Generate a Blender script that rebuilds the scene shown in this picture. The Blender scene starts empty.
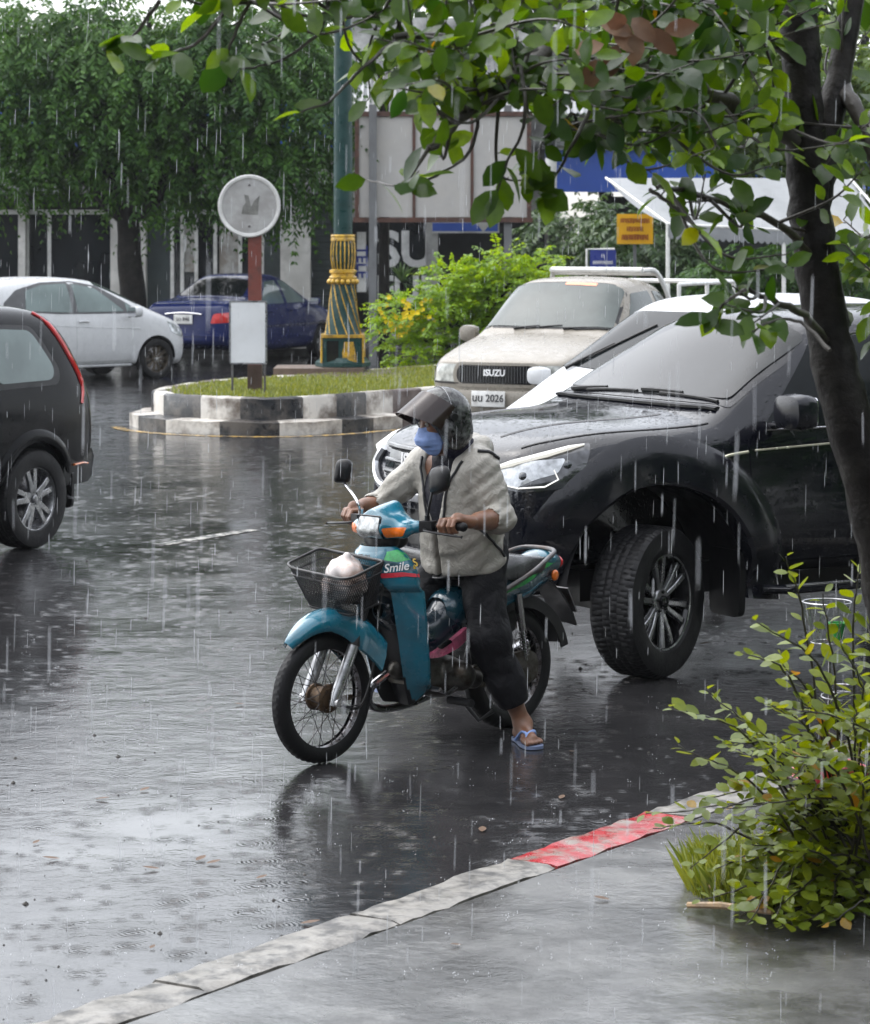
import bpy, bmesh, math, random
import numpy as np
from mathutils import Vector, Matrix
from mathutils.bvhtree import BVHTree
from mathutils.geometry import delaunay_2d_cdt

R = math.radians
random.seed(11)
RNG = np.random.default_rng(5)
SC = bpy.context.scene
COL = SC.collection

# ---------------------------------------------------------------- camera model
CAM_H, F_PX, HORIZON = 2.3, 2800.0, 225.0


def at(px, py, Y):
    """the world point that lies at depth Y on the line of sight through a picture point"""
    return Vector(((px - 435) * Y / F_PX, Y, CAM_H - (py - HORIZON) * Y / F_PX))


def ground_at(px, py, z=0.0):
    Y = (CAM_H - z) * F_PX / (py - HORIZON)
    return Vector(((px - 435) * Y / F_PX, Y, z))


# ---------------------------------------------------------------- objects
def tag(o, label=None, cat=None, group=None, kind=None):
    if label: o['label'] = label
    if cat: o['category'] = cat
    if group: o['group'] = group
    if kind: o['kind'] = kind
    return o


def thing(name, label, cat, loc=(0, 0, 0), rz=0.0, group=None):
    o = bpy.data.objects.new(name, None)
    COL.objects.link(o)
    o.location = loc
    o.rotation_euler = (0, 0, rz)
    o.empty_display_size = 0.1
    return tag(o, label, cat, group)


def link_mesh(name, me, mat, parent=None, sharp=35):
    if mat is not None:
        for m in (mat if isinstance(mat, (list, tuple)) else [mat]):
            me.materials.append(m)
    if sharp is not None and len(me.polygons):
        me.polygons.foreach_set('use_smooth', [True] * len(me.polygons))
        me.set_sharp_from_angle(angle=R(sharp))
    o = bpy.data.objects.new(name, me)
    COL.objects.link(o)
    if parent is not None:
        o.parent = parent
    return o


def obj(name, bm, mat, parent=None, sharp=35, bevel=0.0, bevel_angle=40, segs=2):
    if bevel > 0:
        ed = [e for e in bm.edges if len(e.link_faces) == 2 and e.calc_face_angle(0) > R(bevel_angle)]
        bmesh.ops.bevel(bm, geom=ed, offset=bevel, segments=segs, profile=0.5, affect='EDGES', clamp_overlap=True)
    me = bpy.data.meshes.new(name)
    bm.to_mesh(me)
    bm.free()
    return link_mesh(name, me, mat, parent, sharp)


def copy_tree(o, parent=None):
    c = o.copy()
    COL.objects.link(c)
    c.parent = parent
    for ch in o.children:
        copy_tree(ch, c)
    return c


def BM():
    return bmesh.new()


# ---------------------------------------------------------------- shapes
def box(bm, c, s, rot=None, taper=None):
    """box centred at c, size s; taper scales the top (x, y)"""
    vs = []
    M = rot.to_matrix() if hasattr(rot, 'to_matrix') else rot
    for z in (-.5, .5):
        for x, y in ((-.5, -.5), (.5, -.5), (.5, .5), (-.5, .5)):
            k = taper if (taper and z > 0) else (1, 1)
            v = Vector((x * s[0] * k[0], y * s[1] * k[1], z * s[2]))
            if M is not None: v = M @ v
            vs.append(bm.verts.new(v + Vector(c)))
    for f in ((3, 2, 1, 0), (4, 5, 6, 7), (0, 1, 5, 4), (1, 2, 6, 5), (2, 3, 7, 6), (3, 0, 4, 7)):
        bm.faces.new([vs[i] for i in f])
    return vs


def frames(pts, up=None):
    pts = [Vector(p) for p in pts]
    n = len(pts)
    T = []
    for i in range(n):
        a, b = pts[max(i - 1, 0)], pts[min(i + 1, n - 1)]
        t = (b - a)
        T.append(t.normalized() if t.length > 1e-9 else Vector((0, 0, 1)))
    u = Vector(up) if up else (Vector((0, 0, 1)) if abs(T[0].z) < .9 else Vector((1, 0, 0)))
    out = []
    for t in T:
        u = u - t * u.dot(t)
        if u.length < 1e-6:
            u = t.orthogonal()
        u.normalize()
        out.append((t, u.copy(), t.cross(u)))
    return pts, out


def tube(bm, pts, r, n=8, cap=True, closed=False, flat=1.0, up=None):
    """r: number or list; flat squashes along the first cross axis"""
    pts, fr = frames(pts, up)
    if not isinstance(r, (list, tuple)): r = [r] * len(pts)
    rings = []
    for p, (t, u, v), rr in zip(pts, fr, r):
        rings.append([bm.verts.new(p + (u * math.cos(2 * math.pi * k / n) * flat + v * math.sin(2 * math.pi * k / n)) * rr) for k in range(n)])
    m = len(rings)
    for i in range(m if closed else m - 1):
        a, b = rings[i], rings[(i + 1) % m]
        for k in range(n):
            bm.faces.new((a[k], a[(k + 1) % n], b[(k + 1) % n], b[k]))
    if cap and not closed:
        bm.faces.new(rings[0][::-1])
        bm.faces.new(rings[-1])
    return rings


def loft(bm, rings, closed=True, caps=True):
    vr = [[bm.verts.new(Vector(p)) for p in r] for r in rings]
    n = len(vr[0])
    for a, b in zip(vr[:-1], vr[1:]):
        for k in range(n if closed else n - 1):
            try:
                bm.faces.new((a[k], a[(k + 1) % n], b[(k + 1) % n], b[k]))
            except ValueError:
                pass
    if caps and closed:
        bm.faces.new(vr[0][::-1])
        bm.faces.new(vr[-1])
    return vr


def lathe(bm, prof, n=24, c=(0, 0, 0), axis='z', arc=None, fun=None):
    """prof: list of (radius, height)"""
    c = Vector(c)
    rings = []
    full = arc is None
    a0, a1 = (0, 2 * math.pi) if full else arc
    cnt = n if full else n + 1
    for i, (rr, h) in enumerate(prof):
        ring = []
        for k in range(cnt):
            a = a0 + (a1 - a0) * k / n
            q = rr if fun is None else fun(rr, h, a, i)
            x, y = q * math.cos(a), q * math.sin(a)
            p = Vector((x, y, h)) if axis == 'z' else (Vector((x, h, y)) if axis == 'y' else Vector((h, x, y)))
            ring.append(bm.verts.new(c + p))
        rings.append(ring)
    for a, b in zip(rings[:-1], rings[1:]):
        for k in range(n):
            k2 = (k + 1) % cnt
            bm.faces.new((a[k], a[k2], b[k2], b[k]))
    return rings


def cyl(bm, a, b, r, n=16, r2=None):
    return tube(bm, [a, b], [r, r if r2 is None else r2], n)


def prism(bm, poly, axis, a, b):
    """2d polygon extruded between a and b along an axis"""
    def P(u, v, w):
        return Vector((u, v, w)) if axis == 'z' else (Vector((u, w, v)) if axis == 'y' else Vector((w, u, v)))
    A = [bm.verts.new(P(u, v, a)) for u, v in poly]
    B = [bm.verts.new(P(u, v, b)) for u, v in poly]
    n = len(poly)
    for k in range(n):
        bm.faces.new((A[k], A[(k + 1) % n], B[(k + 1) % n], B[k]))
    bm.faces.new(A[::-1])
    bm.faces.new(B)


def ball(bm, c, r, seg=16, rings=10, M=None):
    c = Vector(c)
    if not isinstance(r, (tuple, list)): r = (r, r, r)
    res = bmesh.ops.create_uvsphere(bm, u_segments=seg, v_segments=rings, radius=1)
    for v in res['verts']:
        p = Vector((v.co.x * r[0], v.co.y * r[1], v.co.z * r[2]))
        if M is not None: p = M @ p
        v.co = p + c


def fillet(poly, r, n=5):
    out = []
    N = len(poly)
    rr = r if isinstance(r, (list, tuple)) else [r] * N
    for i in range(N):
        p0, p1, p2 = Vector(poly[i - 1]), Vector(poly[i]), Vector(poly[(i + 1) % N])
        a, b = p0 - p1, p2 - p1
        if rr[i] <= 0:
            out.append(p1.copy())
            continue
        s = p1 + a.normalized() * min(rr[i], a.length * .48)
        e = p1 + b.normalized() * min(rr[i], b.length * .48)
        for k in range(n + 1):
            t = k / n
            out.append(s * (1 - t) ** 2 + p1 * 2 * t * (1 - t) + e * t * t)
    return out


def spline(pts, n=8, closed=False):
    """Catmull-Rom through points (any dimension)"""
    P = [Vector(p) for p in pts]
    N = len(P)
    out = []
    segs = N if closed else N - 1
    for i in range(segs):
        if closed:
            p0, p1, p2, p3 = P[i - 1], P[i], P[(i + 1) % N], P[(i + 2) % N]
        else:
            p1, p2 = P[i], P[i + 1]
            p0 = P[i - 1] if i else p1 * 2 - p2
            p3 = P[i + 2] if i + 2 < N else p2 * 2 - p1
        for k in range(n):
            t = k / n
            out.append(((p1 * 2) + (p2 - p0) * t + (p0 * 2 - p1 * 5 + p2 * 4 - p3) * t * t + (p1 * 3 - p0 - p2 * 3 + p3) * t ** 3) * .5)
    if not closed: out.append(P[-1].copy())
    return out


def inside(pt, poly):
    x, y = pt
    c = False
    j = len(poly) - 1
    for i in range(len(poly)):
        xi, yi = poly[i][0], poly[i][1]
        xj, yj = poly[j][0], poly[j][1]
        if (yi > y) != (yj > y) and x < (xj - xi) * (y - yi) / (yj - yi) + xi:
            c = not c
        j = i
    return c


def tri2d(poly, step):
    """outline -> (points, faces) filled with a fine triangulation"""
    P = []
    for i, p in enumerate(poly):
        q = poly[(i + 1) % len(poly)]
        p, q = Vector((p[0], p[1])), Vector((q[0], q[1]))
        m = max(1, int((q - p).length / step))
        for k in range(m):
            P.append(p + (q - p) * (k / m))
    n = len(P)
    x0, x1 = min(p.x for p in P), max(p.x for p in P)
    y0, y1 = min(p.y for p in P), max(p.y for p in P)
    pts = list(P)
    nx, ny = int((x1 - x0) / step) + 1, int((y1 - y0) / step) + 1
    for i in range(1, nx):
        for j in range(1, ny):
            q = (x0 + (x1 - x0) * i / nx, y0 + (y1 - y0) * j / ny)
            if inside(q, P) and min((Vector(q) - p).length for p in P) > step * .4:
                pts.append(Vector(q))
    vo, eo, fo, *_ = delaunay_2d_cdt(pts, [(i, (i + 1) % n) for i in range(n)], [], 1, 1e-6)
    return vo, fo


def patch(bvh, poly, axis, sgn=1, off=.004, depth=.012, r=.03, step=.06, far=4.0):
    """a panel that follows the body: outline seen along an axis, thrown onto the surface"""
    P = fillet(poly, r) if r else [Vector(p) for p in poly]
    vo, fo = tri2d(P, step)
    bm = BM()
    top, nor = [], []
    for u, v in vo:
        if axis == 'y': o, d = Vector((u, sgn * far, v)), Vector((0, -sgn, 0))
        elif axis == 'x': o, d = Vector((sgn * (far + 4), u, v)), Vector((-sgn, 0, 0))
        else: o, d = Vector((u, v, far)), Vector((0, 0, -1))
        h, n, _, _ = bvh.ray_cast(o, d)
        if h is None:
            top.append(None); nor.append(None)
            continue
        if n.dot(d) > 0: n = -n
        top.append(bm.verts.new(h + n * off))
        nor.append(n)
    for f in fo:
        q = [top[i] for i in f]
        if None in q: continue
        try: bm.faces.new(q)
        except ValueError: pass
    nor = [n for t, n in zip(top, nor) if t is not None]
    top = [t for t in top if t is not None]
    bm.verts.index_update()
    idx = {v: i for i, v in enumerate(top)}
    be = [e for e in bm.edges if len(e.link_faces) == 1]
    low = {}
    for e in be:
        for v in e.verts:
            if v not in low:
                low[v] = bm.verts.new(v.co - nor[idx[v]] * depth)
    for e in be:
        a, b = e.verts
        bm.faces.new((a, b, low[b], low[a]))
    loose = [v for v in top if not v.link_faces]
    for v in loose: bm.verts.remove(v)
    return bm


def drape(bvh, pts, axis, sgn=1, off=.004, far=4.0):
    """throws a line of points onto the body"""
    out = []
    for u, v in pts:
        if axis == 'y': o, d = Vector((u, sgn * far, v)), Vector((0, -sgn, 0))
        elif axis == 'x': o, d = Vector((sgn * (far + 4), u, v)), Vector((-sgn, 0, 0))
        else: o, d = Vector((u, v, far)), Vector((0, 0, -1))
        h, n, _, _ = bvh.ray_cast(o, d)
        if h is None: continue
        if n.dot(d) > 0: n = -n
        out.append(h + n * off)
    return out


def applied(o):
    """evaluated copy of an object's mesh"""
    dg = bpy.context.evaluated_depsgraph_get()
    dg.update()
    return bpy.data.meshes.new_from_object(o.evaluated_get(dg), depsgraph=dg)


def subsurf(bm, lv=2, extra=None):
    me = bpy.data.meshes.new('tmp')
    bm.to_mesh(me)
    bm.free()
    o = bpy.data.objects.new('tmp', me)
    COL.objects.link(o)
    m = o.modifiers.new('s', 'SUBSURF')
    m.levels = m.render_levels = lv
    if extra: extra(o)
    res = applied(o)
    bpy.data.objects.remove(o)
    bpy.data.meshes.remove(me)
    return res


def cut(me, bm_cutter):
    """mesh minus a closed cutter"""
    a = bpy.data.objects.new('a', me); COL.objects.link(a)
    cm = bpy.data.meshes.new('c'); bm_cutter.to_mesh(cm); bm_cutter.free()
    b = bpy.data.objects.new('b', cm); COL.objects.link(b)
    m = a.modifiers.new('b', 'BOOLEAN')
    m.operation = 'DIFFERENCE'; m.object = b; m.solver = 'EXACT'
    res = applied(a)
    for o in (a, b): bpy.data.objects.remove(o)
    return res


def mesh_bvh(me):
    return BVHTree.FromPolygons([v.co.copy() for v in me.vertices], [tuple(p.vertices) for p in me.polygons])


def text_bm(txt, size, depth=.004, bold=0.0, shear=0.0, align='CENTER'):
    """flat lettering in the xy plane, facing +z"""
    c = bpy.data.curves.new('t', 'FONT')
    c.body = txt; c.size = size; c.extrude = depth; c.align_x = align; c.align_y = 'CENTER'
    c.offset = bold * size; c.shear = shear
    c.resolution_u = 3
    o = bpy.data.objects.new('t', c); COL.objects.link(o)
    me = applied(o)
    bm = BM(); bm.from_mesh(me)
    bpy.data.objects.remove(o); bpy.data.curves.remove(c)
    return bm


def basis(x, z, origin):
    x = Vector(x).normalized(); z = Vector(z); z = (z - x * z.dot(x)).normalized()
    y = z.cross(x)
    M = Matrix((x, y, z)).transposed().to_4x4()
    M.translation = Vector(origin)
    return M


# ---------------------------------------------------------------- signed-distance shapes (bodies, cloth)
class SDF:
    def __init__(s, lo, hi, res):
        s.lo = np.array(lo, float); s.res = res
        s.n = np.ceil((np.array(hi) - s.lo) / res).astype(int) + 1
        s.d = np.full(tuple(s.n), 9.0, np.float32)

    def sub(s, lo, hi):
        a = np.clip(np.floor((np.array(lo) - s.lo) / s.res).astype(int), 0, s.n)
        b = np.clip(np.ceil((np.array(hi) - s.lo) / s.res).astype(int) + 1, 0, s.n)
        sl = tuple(slice(i, j) for i, j in zip(a, b))
        ax = [s.lo[k] + s.res * np.arange(a[k], b[k]) for k in range(3)]
        return sl, np.meshgrid(*ax, indexing='ij')

    def join(s, sl, d, k):
        o = s.d[sl]
        if k > 0:
            h = np.clip(.5 + .5 * (o - d) / k, 0, 1)
            s.d[sl] = o + (d - o) * h - k * h * (1 - h)
        else:
            s.d[sl] = np.minimum(o, d)

    def carve(s, sl, d, k):
        o = s.d[sl]
        if k > 0:
            h = np.clip(.5 - .5 * (o + d) / k, 0, 1)
            s.d[sl] = o + (-d - o) * h + k * h * (1 - h)
        else:
            s.d[sl] = np.maximum(o, -d)

    def cone(s, a, ra, b, rb, k=.02, cutout=False, sq=None):
        a, b = np.array(a, float), np.array(b, float)
        m = max(ra, rb) * (1.6 if sq else 1) + max(k, 0) * 2 + .03
        sl, (X, Y, Z) = s.sub(np.minimum(a, b) - m, np.maximum(a, b) + m)
        if 0 in X.shape: return
        ab = b - a
        L = float(ab @ ab) + 1e-12
        t = np.clip(((X - a[0]) * ab[0] + (Y - a[1]) * ab[1] + (Z - a[2]) * ab[2]) / L, 0, 1)
        dx, dy, dz = X - a[0] - t * ab[0], Y - a[1] - t * ab[1], Z - a[2] - t * ab[2]
        if sq is not None:      # flattened: (axis vector, factor)
            ax, f = np.array(sq[0], float), sq[1]
            q = dx * ax[0] + dy * ax[1] + dz * ax[2]
            dx, dy, dz = dx + ax[0] * q * (f - 1), dy + ax[1] * q * (f - 1), dz + ax[2] * q * (f - 1)
        d = np.sqrt(dx * dx + dy * dy + dz * dz) - (ra + (rb - ra) * t)
        (s.carve if cutout else s.join)(sl, d, k)

    def chain(s, pts, rad, k=.02, **kw):
        for i in range(len(pts) - 1):
            s.cone(pts[i], rad[i], pts[i + 1], rad[i + 1], k, **kw)

    def ell(s, c, r, k=.02, M=None, cutout=False):
        c, r = np.array(c, float), np.array(r, float)
        m = r.max() + k * 2 + .03
        sl, (X, Y, Z) = s.sub(c - m, c + m)
        if 0 in X.shape: return
        p = [X - c[0], Y - c[1], Z - c[2]]
        if M is not None:
            A = np.array(M.to_3x3().transposed())
            p = [A[i, 0] * p[0] + A[i, 1] * p[1] + A[i, 2] * p[2] for i in range(3)]
        k0 = np.sqrt((p[0] / r[0]) ** 2 + (p[1] / r[1]) ** 2 + (p[2] / r[2]) ** 2)
        k1 = np.sqrt((p[0] / r[0] ** 2) ** 2 + (p[1] / r[1] ** 2) ** 2 + (p[2] / r[2] ** 2) ** 2) + 1e-9
        d = k0 * (k0 - 1) / k1
        (s.carve if cutout else s.join)(sl, d, k)

    def plane(s, p, n):
        """keeps what lies behind the plane"""
        _, (X, Y, Z) = s.sub(s.lo, s.lo + s.n * s.res)
        n = np.array(n, float); n /= np.linalg.norm(n)
        sl = tuple(slice(0, q) for q in s.d.shape)
        X, Y, Z = X[sl], Y[sl], Z[sl]
        s.d = np.maximum(s.d, (X - p[0]) * n[0] + (Y - p[1]) * n[1] + (Z - p[2]) * n[2]).astype(np.float32)

    def warp(s, fun):
        _, (X, Y, Z) = s.sub(s.lo, s.lo + s.n * s.res)
        sl = tuple(slice(0, q) for q in s.d.shape)
        s.d = (s.d + fun(X[sl], Y[sl], Z[sl])).astype(np.float32)

    def mesh(s, name, smooth=1):
        d = s.d
        ins = d < 0
        N = d.shape
        acc = np.zeros((N[0] - 1, N[1] - 1, N[2] - 1, 3), np.float32)
        cnt = np.zeros(acc.shape[:3], np.float32)
        idx = np.indices(acc.shape[:3]).astype(np.float32)
        cor = [(i, j, k) for i in (0, 1) for j in (0, 1) for k in (0, 1)]
        def V(c): return d[c[0]:N[0] - 1 + c[0], c[1]:N[1] - 1 + c[1], c[2]:N[2] - 1 + c[2]]
        for ax in range(3):
            for c in cor:
                if c[ax]: continue
                e = list(c); e[ax] = 1
                a, b = V(c), V(tuple(e))
                x = (a < 0) != (b < 0)
                t = np.where(x, a / np.where(x, a - b, 1), 0)
                for q in range(3):
                    acc[..., q] += np.where(x, c[q] + (t if q == ax else 0), 0)
                cnt += x
        on = cnt > 0
        ids = np.full(acc.shape[:3], -1, np.int64)
        ids[on] = np.arange(on.sum())
        pos = (np.stack([idx[q][on] for q in range(3)], 1) + acc[on] / cnt[on][:, None]) * s.res + s.lo
        faces = []
        for ax in range(3):
            o1, o2 = [(1, 2), (2, 0), (0, 1)][ax]
            sa = [slice(1, n - 1) for n in N]; sb = list(sa)
            sa[ax] = slice(0, N[ax] - 1); sb[ax] = slice(1, N[ax])
            a, b = ins[tuple(sa)], ins[tuple(sb)]
            cr = np.argwhere(a != b)
            if not len(cr): continue
            fl = a[tuple(cr.T)]
            base = cr.copy()
            for q in range(3):
                if q != ax: base[:, q] += 1
            def I(d1, d2):
                w = base.copy(); w[:, o1] -= d1; w[:, o2] -= d2
                return ids[tuple(w.T)]
            q4 = np.stack([I(1, 1), I(0, 1), I(0, 0), I(1, 0)], 1)
            q4[~fl] = q4[~fl][:, ::-1]
            faces.append(q4)
        faces = np.concatenate(faces)
        for _ in range(smooth):
            sm = np.zeros_like(pos); c = np.zeros(len(pos))
            for i in range(4):
                np.add.at(sm, faces[:, i], pos[faces[:, (i + 1) % 4]] + pos[faces[:, i - 1]]); np.add.at(c, faces[:, i], 2)
            pos = pos * .4 + sm / np.maximum(c, 1)[:, None] * .6
        me = bpy.data.meshes.new(name)
        me.from_pydata(pos.tolist(), [], faces.tolist())
        me.validate()
        return me


def vnoise(X, Y, Z, f, seed=0):
    """cheap smooth noise: a few rotated sines"""
    r = np.random.default_rng(seed)
    o = 0
    for _ in range(5):
        v = r.normal(size=3); v *= f * (0.6 + .8 * r.random()) / np.linalg.norm(v)
        o = o + np.sin(X * v[0] + Y * v[1] + Z * v[2] + r.random() * 6.28)
    return o / 5


# ---------------------------------------------------------------- materials
class NT:
    def __init__(s, name):
        s.m = bpy.data.materials.new(name)
        s.m.use_nodes = True
        s.t = s.m.node_tree
        s.b = s.t.nodes['Principled BSDF']
        s.tc = s.t.nodes.new('ShaderNodeTexCoord')

    def n(s, typ, **kw):
        q = s.t.nodes.new('ShaderNode' + typ)
        for k, v in kw.items():
            if k[0] == 'i' and k[1:].isdigit():
                s.put(v, q.inputs[int(k[1:])])
            elif k in q.inputs.keys() and not hasattr(q, k):
                s.put(v, q.inputs[k])
            else:
                setattr(q, k, v)
        return q

    def put(s, v, sock):
        if isinstance(v, bpy.types.NodeSocket): s.t.links.new(v, sock)
        elif isinstance(v, bpy.types.Node): s.t.links.new(v.outputs[0], sock)
        else:
            try: sock.default_value = v
            except (TypeError, ValueError): sock.default_value = tuple(v) + (1,)

    def noise(s, scale, detail=4, rough=.55, vec=None, dist=0):
        q = s.t.nodes.new('ShaderNodeTexNoise')
        q.inputs['Scale'].default_value = scale; q.inputs['Detail'].default_value = detail
        q.inputs['Roughness'].default_value = rough; q.inputs['Distortion'].default_value = dist
        s.put(vec if vec is not None else s.tc.outputs['Object'], q.inputs['Vector'])
        return q.outputs['Fac']

    def vor(s, scale, feature='F1', vec=None, rnd=1):
        q = s.t.nodes.new('ShaderNodeTexVoronoi'); q.feature = feature
        q.inputs['Scale'].default_value = scale; q.inputs['Randomness'].default_value = rnd
        s.put(vec if vec is not None else s.tc.outputs['Object'], q.inputs['Vector'])
        return q

    def math(s, op, a, b=0.0, clamp=False):
        q = s.t.nodes.new('ShaderNodeMath'); q.operation = op; q.use_clamp = clamp
        s.put(a, q.inputs[0]); s.put(b, q.inputs[1])
        return q.outputs[0]

    def ramp(s, fac, stops):
        q = s.t.nodes.new('ShaderNodeValToRGB')
        e = q.color_ramp.elements
        while len(e) < len(stops): e.new(.5)
        for el, (p, c) in zip(e, stops):
            el.position = p
            el.color = (c, c, c, 1) if isinstance(c, (int, float)) else tuple(c) + ((1,) if len(c) == 3 else ())
        s.put(fac, q.inputs[0])
        return q.outputs[0]

    def mix(s, f, a, b):
        q = s.t.nodes.new('ShaderNodeMix'); q.data_type = 'RGBA'
        s.put(f, q.inputs[0]); s.put(a, q.inputs[6]); s.put(b, q.inputs[7])
        return q.outputs[2]

    def bump(s, h, strength=.3, dist=.01, normal=None):
        q = s.t.nodes.new('ShaderNodeBump')
        q.inputs['Strength'].default_value = strength; q.inputs['Distance'].default_value = dist
        s.put(h, q.inputs['Height'])
        if normal is not None: s.put(normal, q.inputs['Normal'])
        return q.outputs[0]

    def set(s, **kw):
        for k, v in kw.items():
            s.put(v, s.b.inputs[k.replace('_', ' ')])
        return s


def c3(c, f):
    return tuple(max(0, min(1, x * f)) for x in c)


def mat(name, col, rough=.5, metal=0.0, coat=0.0, var=.25, vs=6, bump=0.0, bs=40, spec=.5, dirt=None, ds=3, drops=0.0, dropscale=45, rvar=.12):
    t = NT(name)
    f = t.noise(vs, 5)
    colr = t.ramp(f, [(.3, c3(col, 1 - var)), (.7, c3(col, 1 + var * .6))])
    if dirt is not None:
        g = t.ramp(t.noise(ds, 6, .65), [(.45, 0.0), (.62, 1.0)])
        colr = t.mix(t.math('MULTIPLY', g, dirt[1]), colr, dirt[0])
    t.set(Base_Color=colr, Metallic=metal, Coat_Weight=coat)
    t.b.inputs['Specular IOR Level'].default_value = spec
    t.b.inputs['Coat Roughness'].default_value = .04
    rr = t.ramp(t.noise(vs * 2.3, 3), [(.3, max(.02, rough - rvar)), (.7, min(1, rough + rvar))])
    t.set(Roughness=rr)
    nrm = None
    if bump > 0:
        nrm = t.bump(t.noise(bs, 5, .6), bump, .01)
    if drops > 0:
        v = t.vor(dropscale)
        ring = t.ramp(v.outputs['Distance'], [(.0, 1.0), (.22, .8), (.34, 0.0)])
        v2 = t.vor(dropscale * 2.3)
        ring2 = t.ramp(v2.outputs['Distance'], [(.0, 1.0), (.25, .6), (.36, 0.0)])
        keep = t.ramp(t.noise(dropscale * .35, 2), [(.46, 0.0), (.54, 1.0)])
        hh = t.math('ADD', t.math('MULTIPLY', ring, keep), t.math('MULTIPLY', ring2, .35))
        nrm = t.bump(hh, drops, .004, nrm)
        if coat > 0: t.put(nrm, t.b.inputs['Coat Normal'])
    if nrm is not None:
        t.put(nrm, t.b.inputs['Normal'])
    return t.m
# ================================================================ camera, light, sky
cam = bpy.data.cameras.new('camera')
cam_o = bpy.data.objects.new('camera', cam); COL.objects.link(cam_o)
cam_o.location = (0, 0, CAM_H); cam_o.rotation_euler = (R(90), 0, 0)
cam.sensor_fit = 'AUTO'; cam.sensor_width = 36
cam.lens = F_PX / 1024 * 36
cam.shift_y = -(512 - HORIZON) / 1024
cam.clip_start = .1; cam.clip_end = 2000
cam.dof.use_dof = True; cam.dof.focus_distance = 12.2; cam.dof.aperture_fstop = 9.0
SC.camera = cam_o

SUN_EL, SUN_AZ = R(58), R(-60)          # azimuth measured from +Y towards +X
w = bpy.data.worlds.new('World'); SC.world = w; w.use_nodes = True
nt = w.node_tree
bg = nt.nodes['Background']
sky = nt.nodes.new('ShaderNodeTexSky'); sky.sky_type = 'NISHITA'; sky.sun_disc = False
sky.sun_elevation = SUN_EL; sky.sun_rotation = SUN_AZ
sky.dust_density = 1.2; sky.air_density = 1.0; sky.ozone_density = 1.0
hs = nt.nodes.new('ShaderNodeHueSaturation'); hs.inputs['Saturation'].default_value = .22
nt.links.new(sky.outputs[0], hs.inputs['Color'])
# rain cloud: the overcast dome is brighter overhead than along the skyline
wtc = nt.nodes.new('ShaderNodeTexCoord'); wsep = nt.nodes.new('ShaderNodeSeparateXYZ'); wmr = nt.nodes.new('ShaderNodeMapRange'); wmx = nt.nodes.new('ShaderNodeVectorMath')
wmx.operation = 'SCALE'
nt.links.new(wtc.outputs['Generated'], wsep.inputs[0]); nt.links.new(wsep.outputs[2], wmr.inputs['Value'])
wmr.inputs['From Min'].default_value = 0.0; wmr.inputs['From Max'].default_value = .8; wmr.inputs['To Min'].default_value = .85; wmr.inputs['To Max'].default_value = 1.8
nt.links.new(hs.outputs[0], wmx.inputs[0]); nt.links.new(wmr.outputs[0], wmx.inputs['Scale']); nt.links.new(wmx.outputs[0], bg.inputs['Color'])
bg.inputs['Strength'].default_value = .15
sun = bpy.data.lights.new('sun', 'SUN'); sun.energy = .8; sun.angle = R(100); sun.color = (1, .97, .93)
so = bpy.data.objects.new('sun', sun); COL.objects.link(so)
dirv = Vector((math.cos(SUN_EL) * math.sin(SUN_AZ), math.cos(SUN_EL) * math.cos(SUN_AZ), math.sin(SUN_EL)))
so.rotation_euler = dirv.to_track_quat('Z', 'Y').to_euler()
so.location = dirv * 50
SC.view_settings.view_transform = 'Standard'; SC.view_settings.look = 'None'
SC.view_settings.gamma = 1.0; SC.view_settings.use_curve_mapping = False
SC.view_settings.exposure = 1.27
SC.cycles.use_denoising = True
SC.cycles.max_bounces = 8; SC.cycles.glossy_bounces = 4; SC.cycles.transmission_bounces = 6
SC.cycles.transparent_max_bounces = 12; SC.cycles.diffuse_bounces = 3
SC.cycles.sample_clamp_indirect = 6

# ================================================================ shared materials
M = {}
M['rubber'] = mat('rubber', (.009, .009, .010), .5, bump=.25, bs=60, var=.3, spec=.25)
M['black_plastic'] = mat('black_plastic', (.009, .009, .010), .4, bump=.1, bs=120, spec=.3)
M['gloss_black'] = mat('gloss_black', (.006, .006, .007), .12, spec=.5)
M['chrome'] = mat('chrome', (.72, .72, .74), .14, 1.0, var=.12)
M['steel'] = mat('steel', (.34, .34, .36), .34, 1.0, dirt=((.05, .035, .025), .8), ds=30, var=.3, vs=25)
M['silver'] = mat('silver', (.42, .425, .435), .3, .9, dirt=((.05, .05, .05), .5), ds=14)
M['bronze'] = mat('bronze', (.085, .07, .05), .4, .7)
M['concrete'] = mat('concrete', (.27, .26, .25), .6, dirt=((.07, .065, .06), .8), ds=1.6, bump=.4, bs=22, var=.3)
M['concrete_wall'] = mat('concrete_wall', (.42, .42, .41), .7, dirt=((.12, .12, .12), .8), ds=1.1, bump=.2)
M['kerb_white'] = mat('kerb_white', (.58, .55, .5), .4, dirt=((.1, .075, .055), .95), ds=2.4, bump=.5, bs=14, var=.25, vs=2)
M['kerb_black'] = mat('kerb_black', (.012, .014, .017), .35, dirt=((.16, .14, .12), .55), ds=3.5, bump=.5, bs=14)
M['kerb_brown'] = mat('kerb_brown', (.06, .035, .03), .4, dirt=((.2, .17, .15), .5), ds=3, bump=.5, bs=14)
M['white_paint'] = mat('white_paint', (.72, .72, .70), .4, dirt=((.2, .19, .17), .6), ds=3)
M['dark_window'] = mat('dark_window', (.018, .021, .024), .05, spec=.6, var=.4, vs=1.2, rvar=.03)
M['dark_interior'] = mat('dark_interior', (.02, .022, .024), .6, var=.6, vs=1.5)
M['bark'] = mat('bark', (.007, .0055, .0045), .55, dirt=((.022, .020, .016), .5), ds=9, bump=.9, bs=22, var=.5, vs=10, spec=.2)
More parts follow.
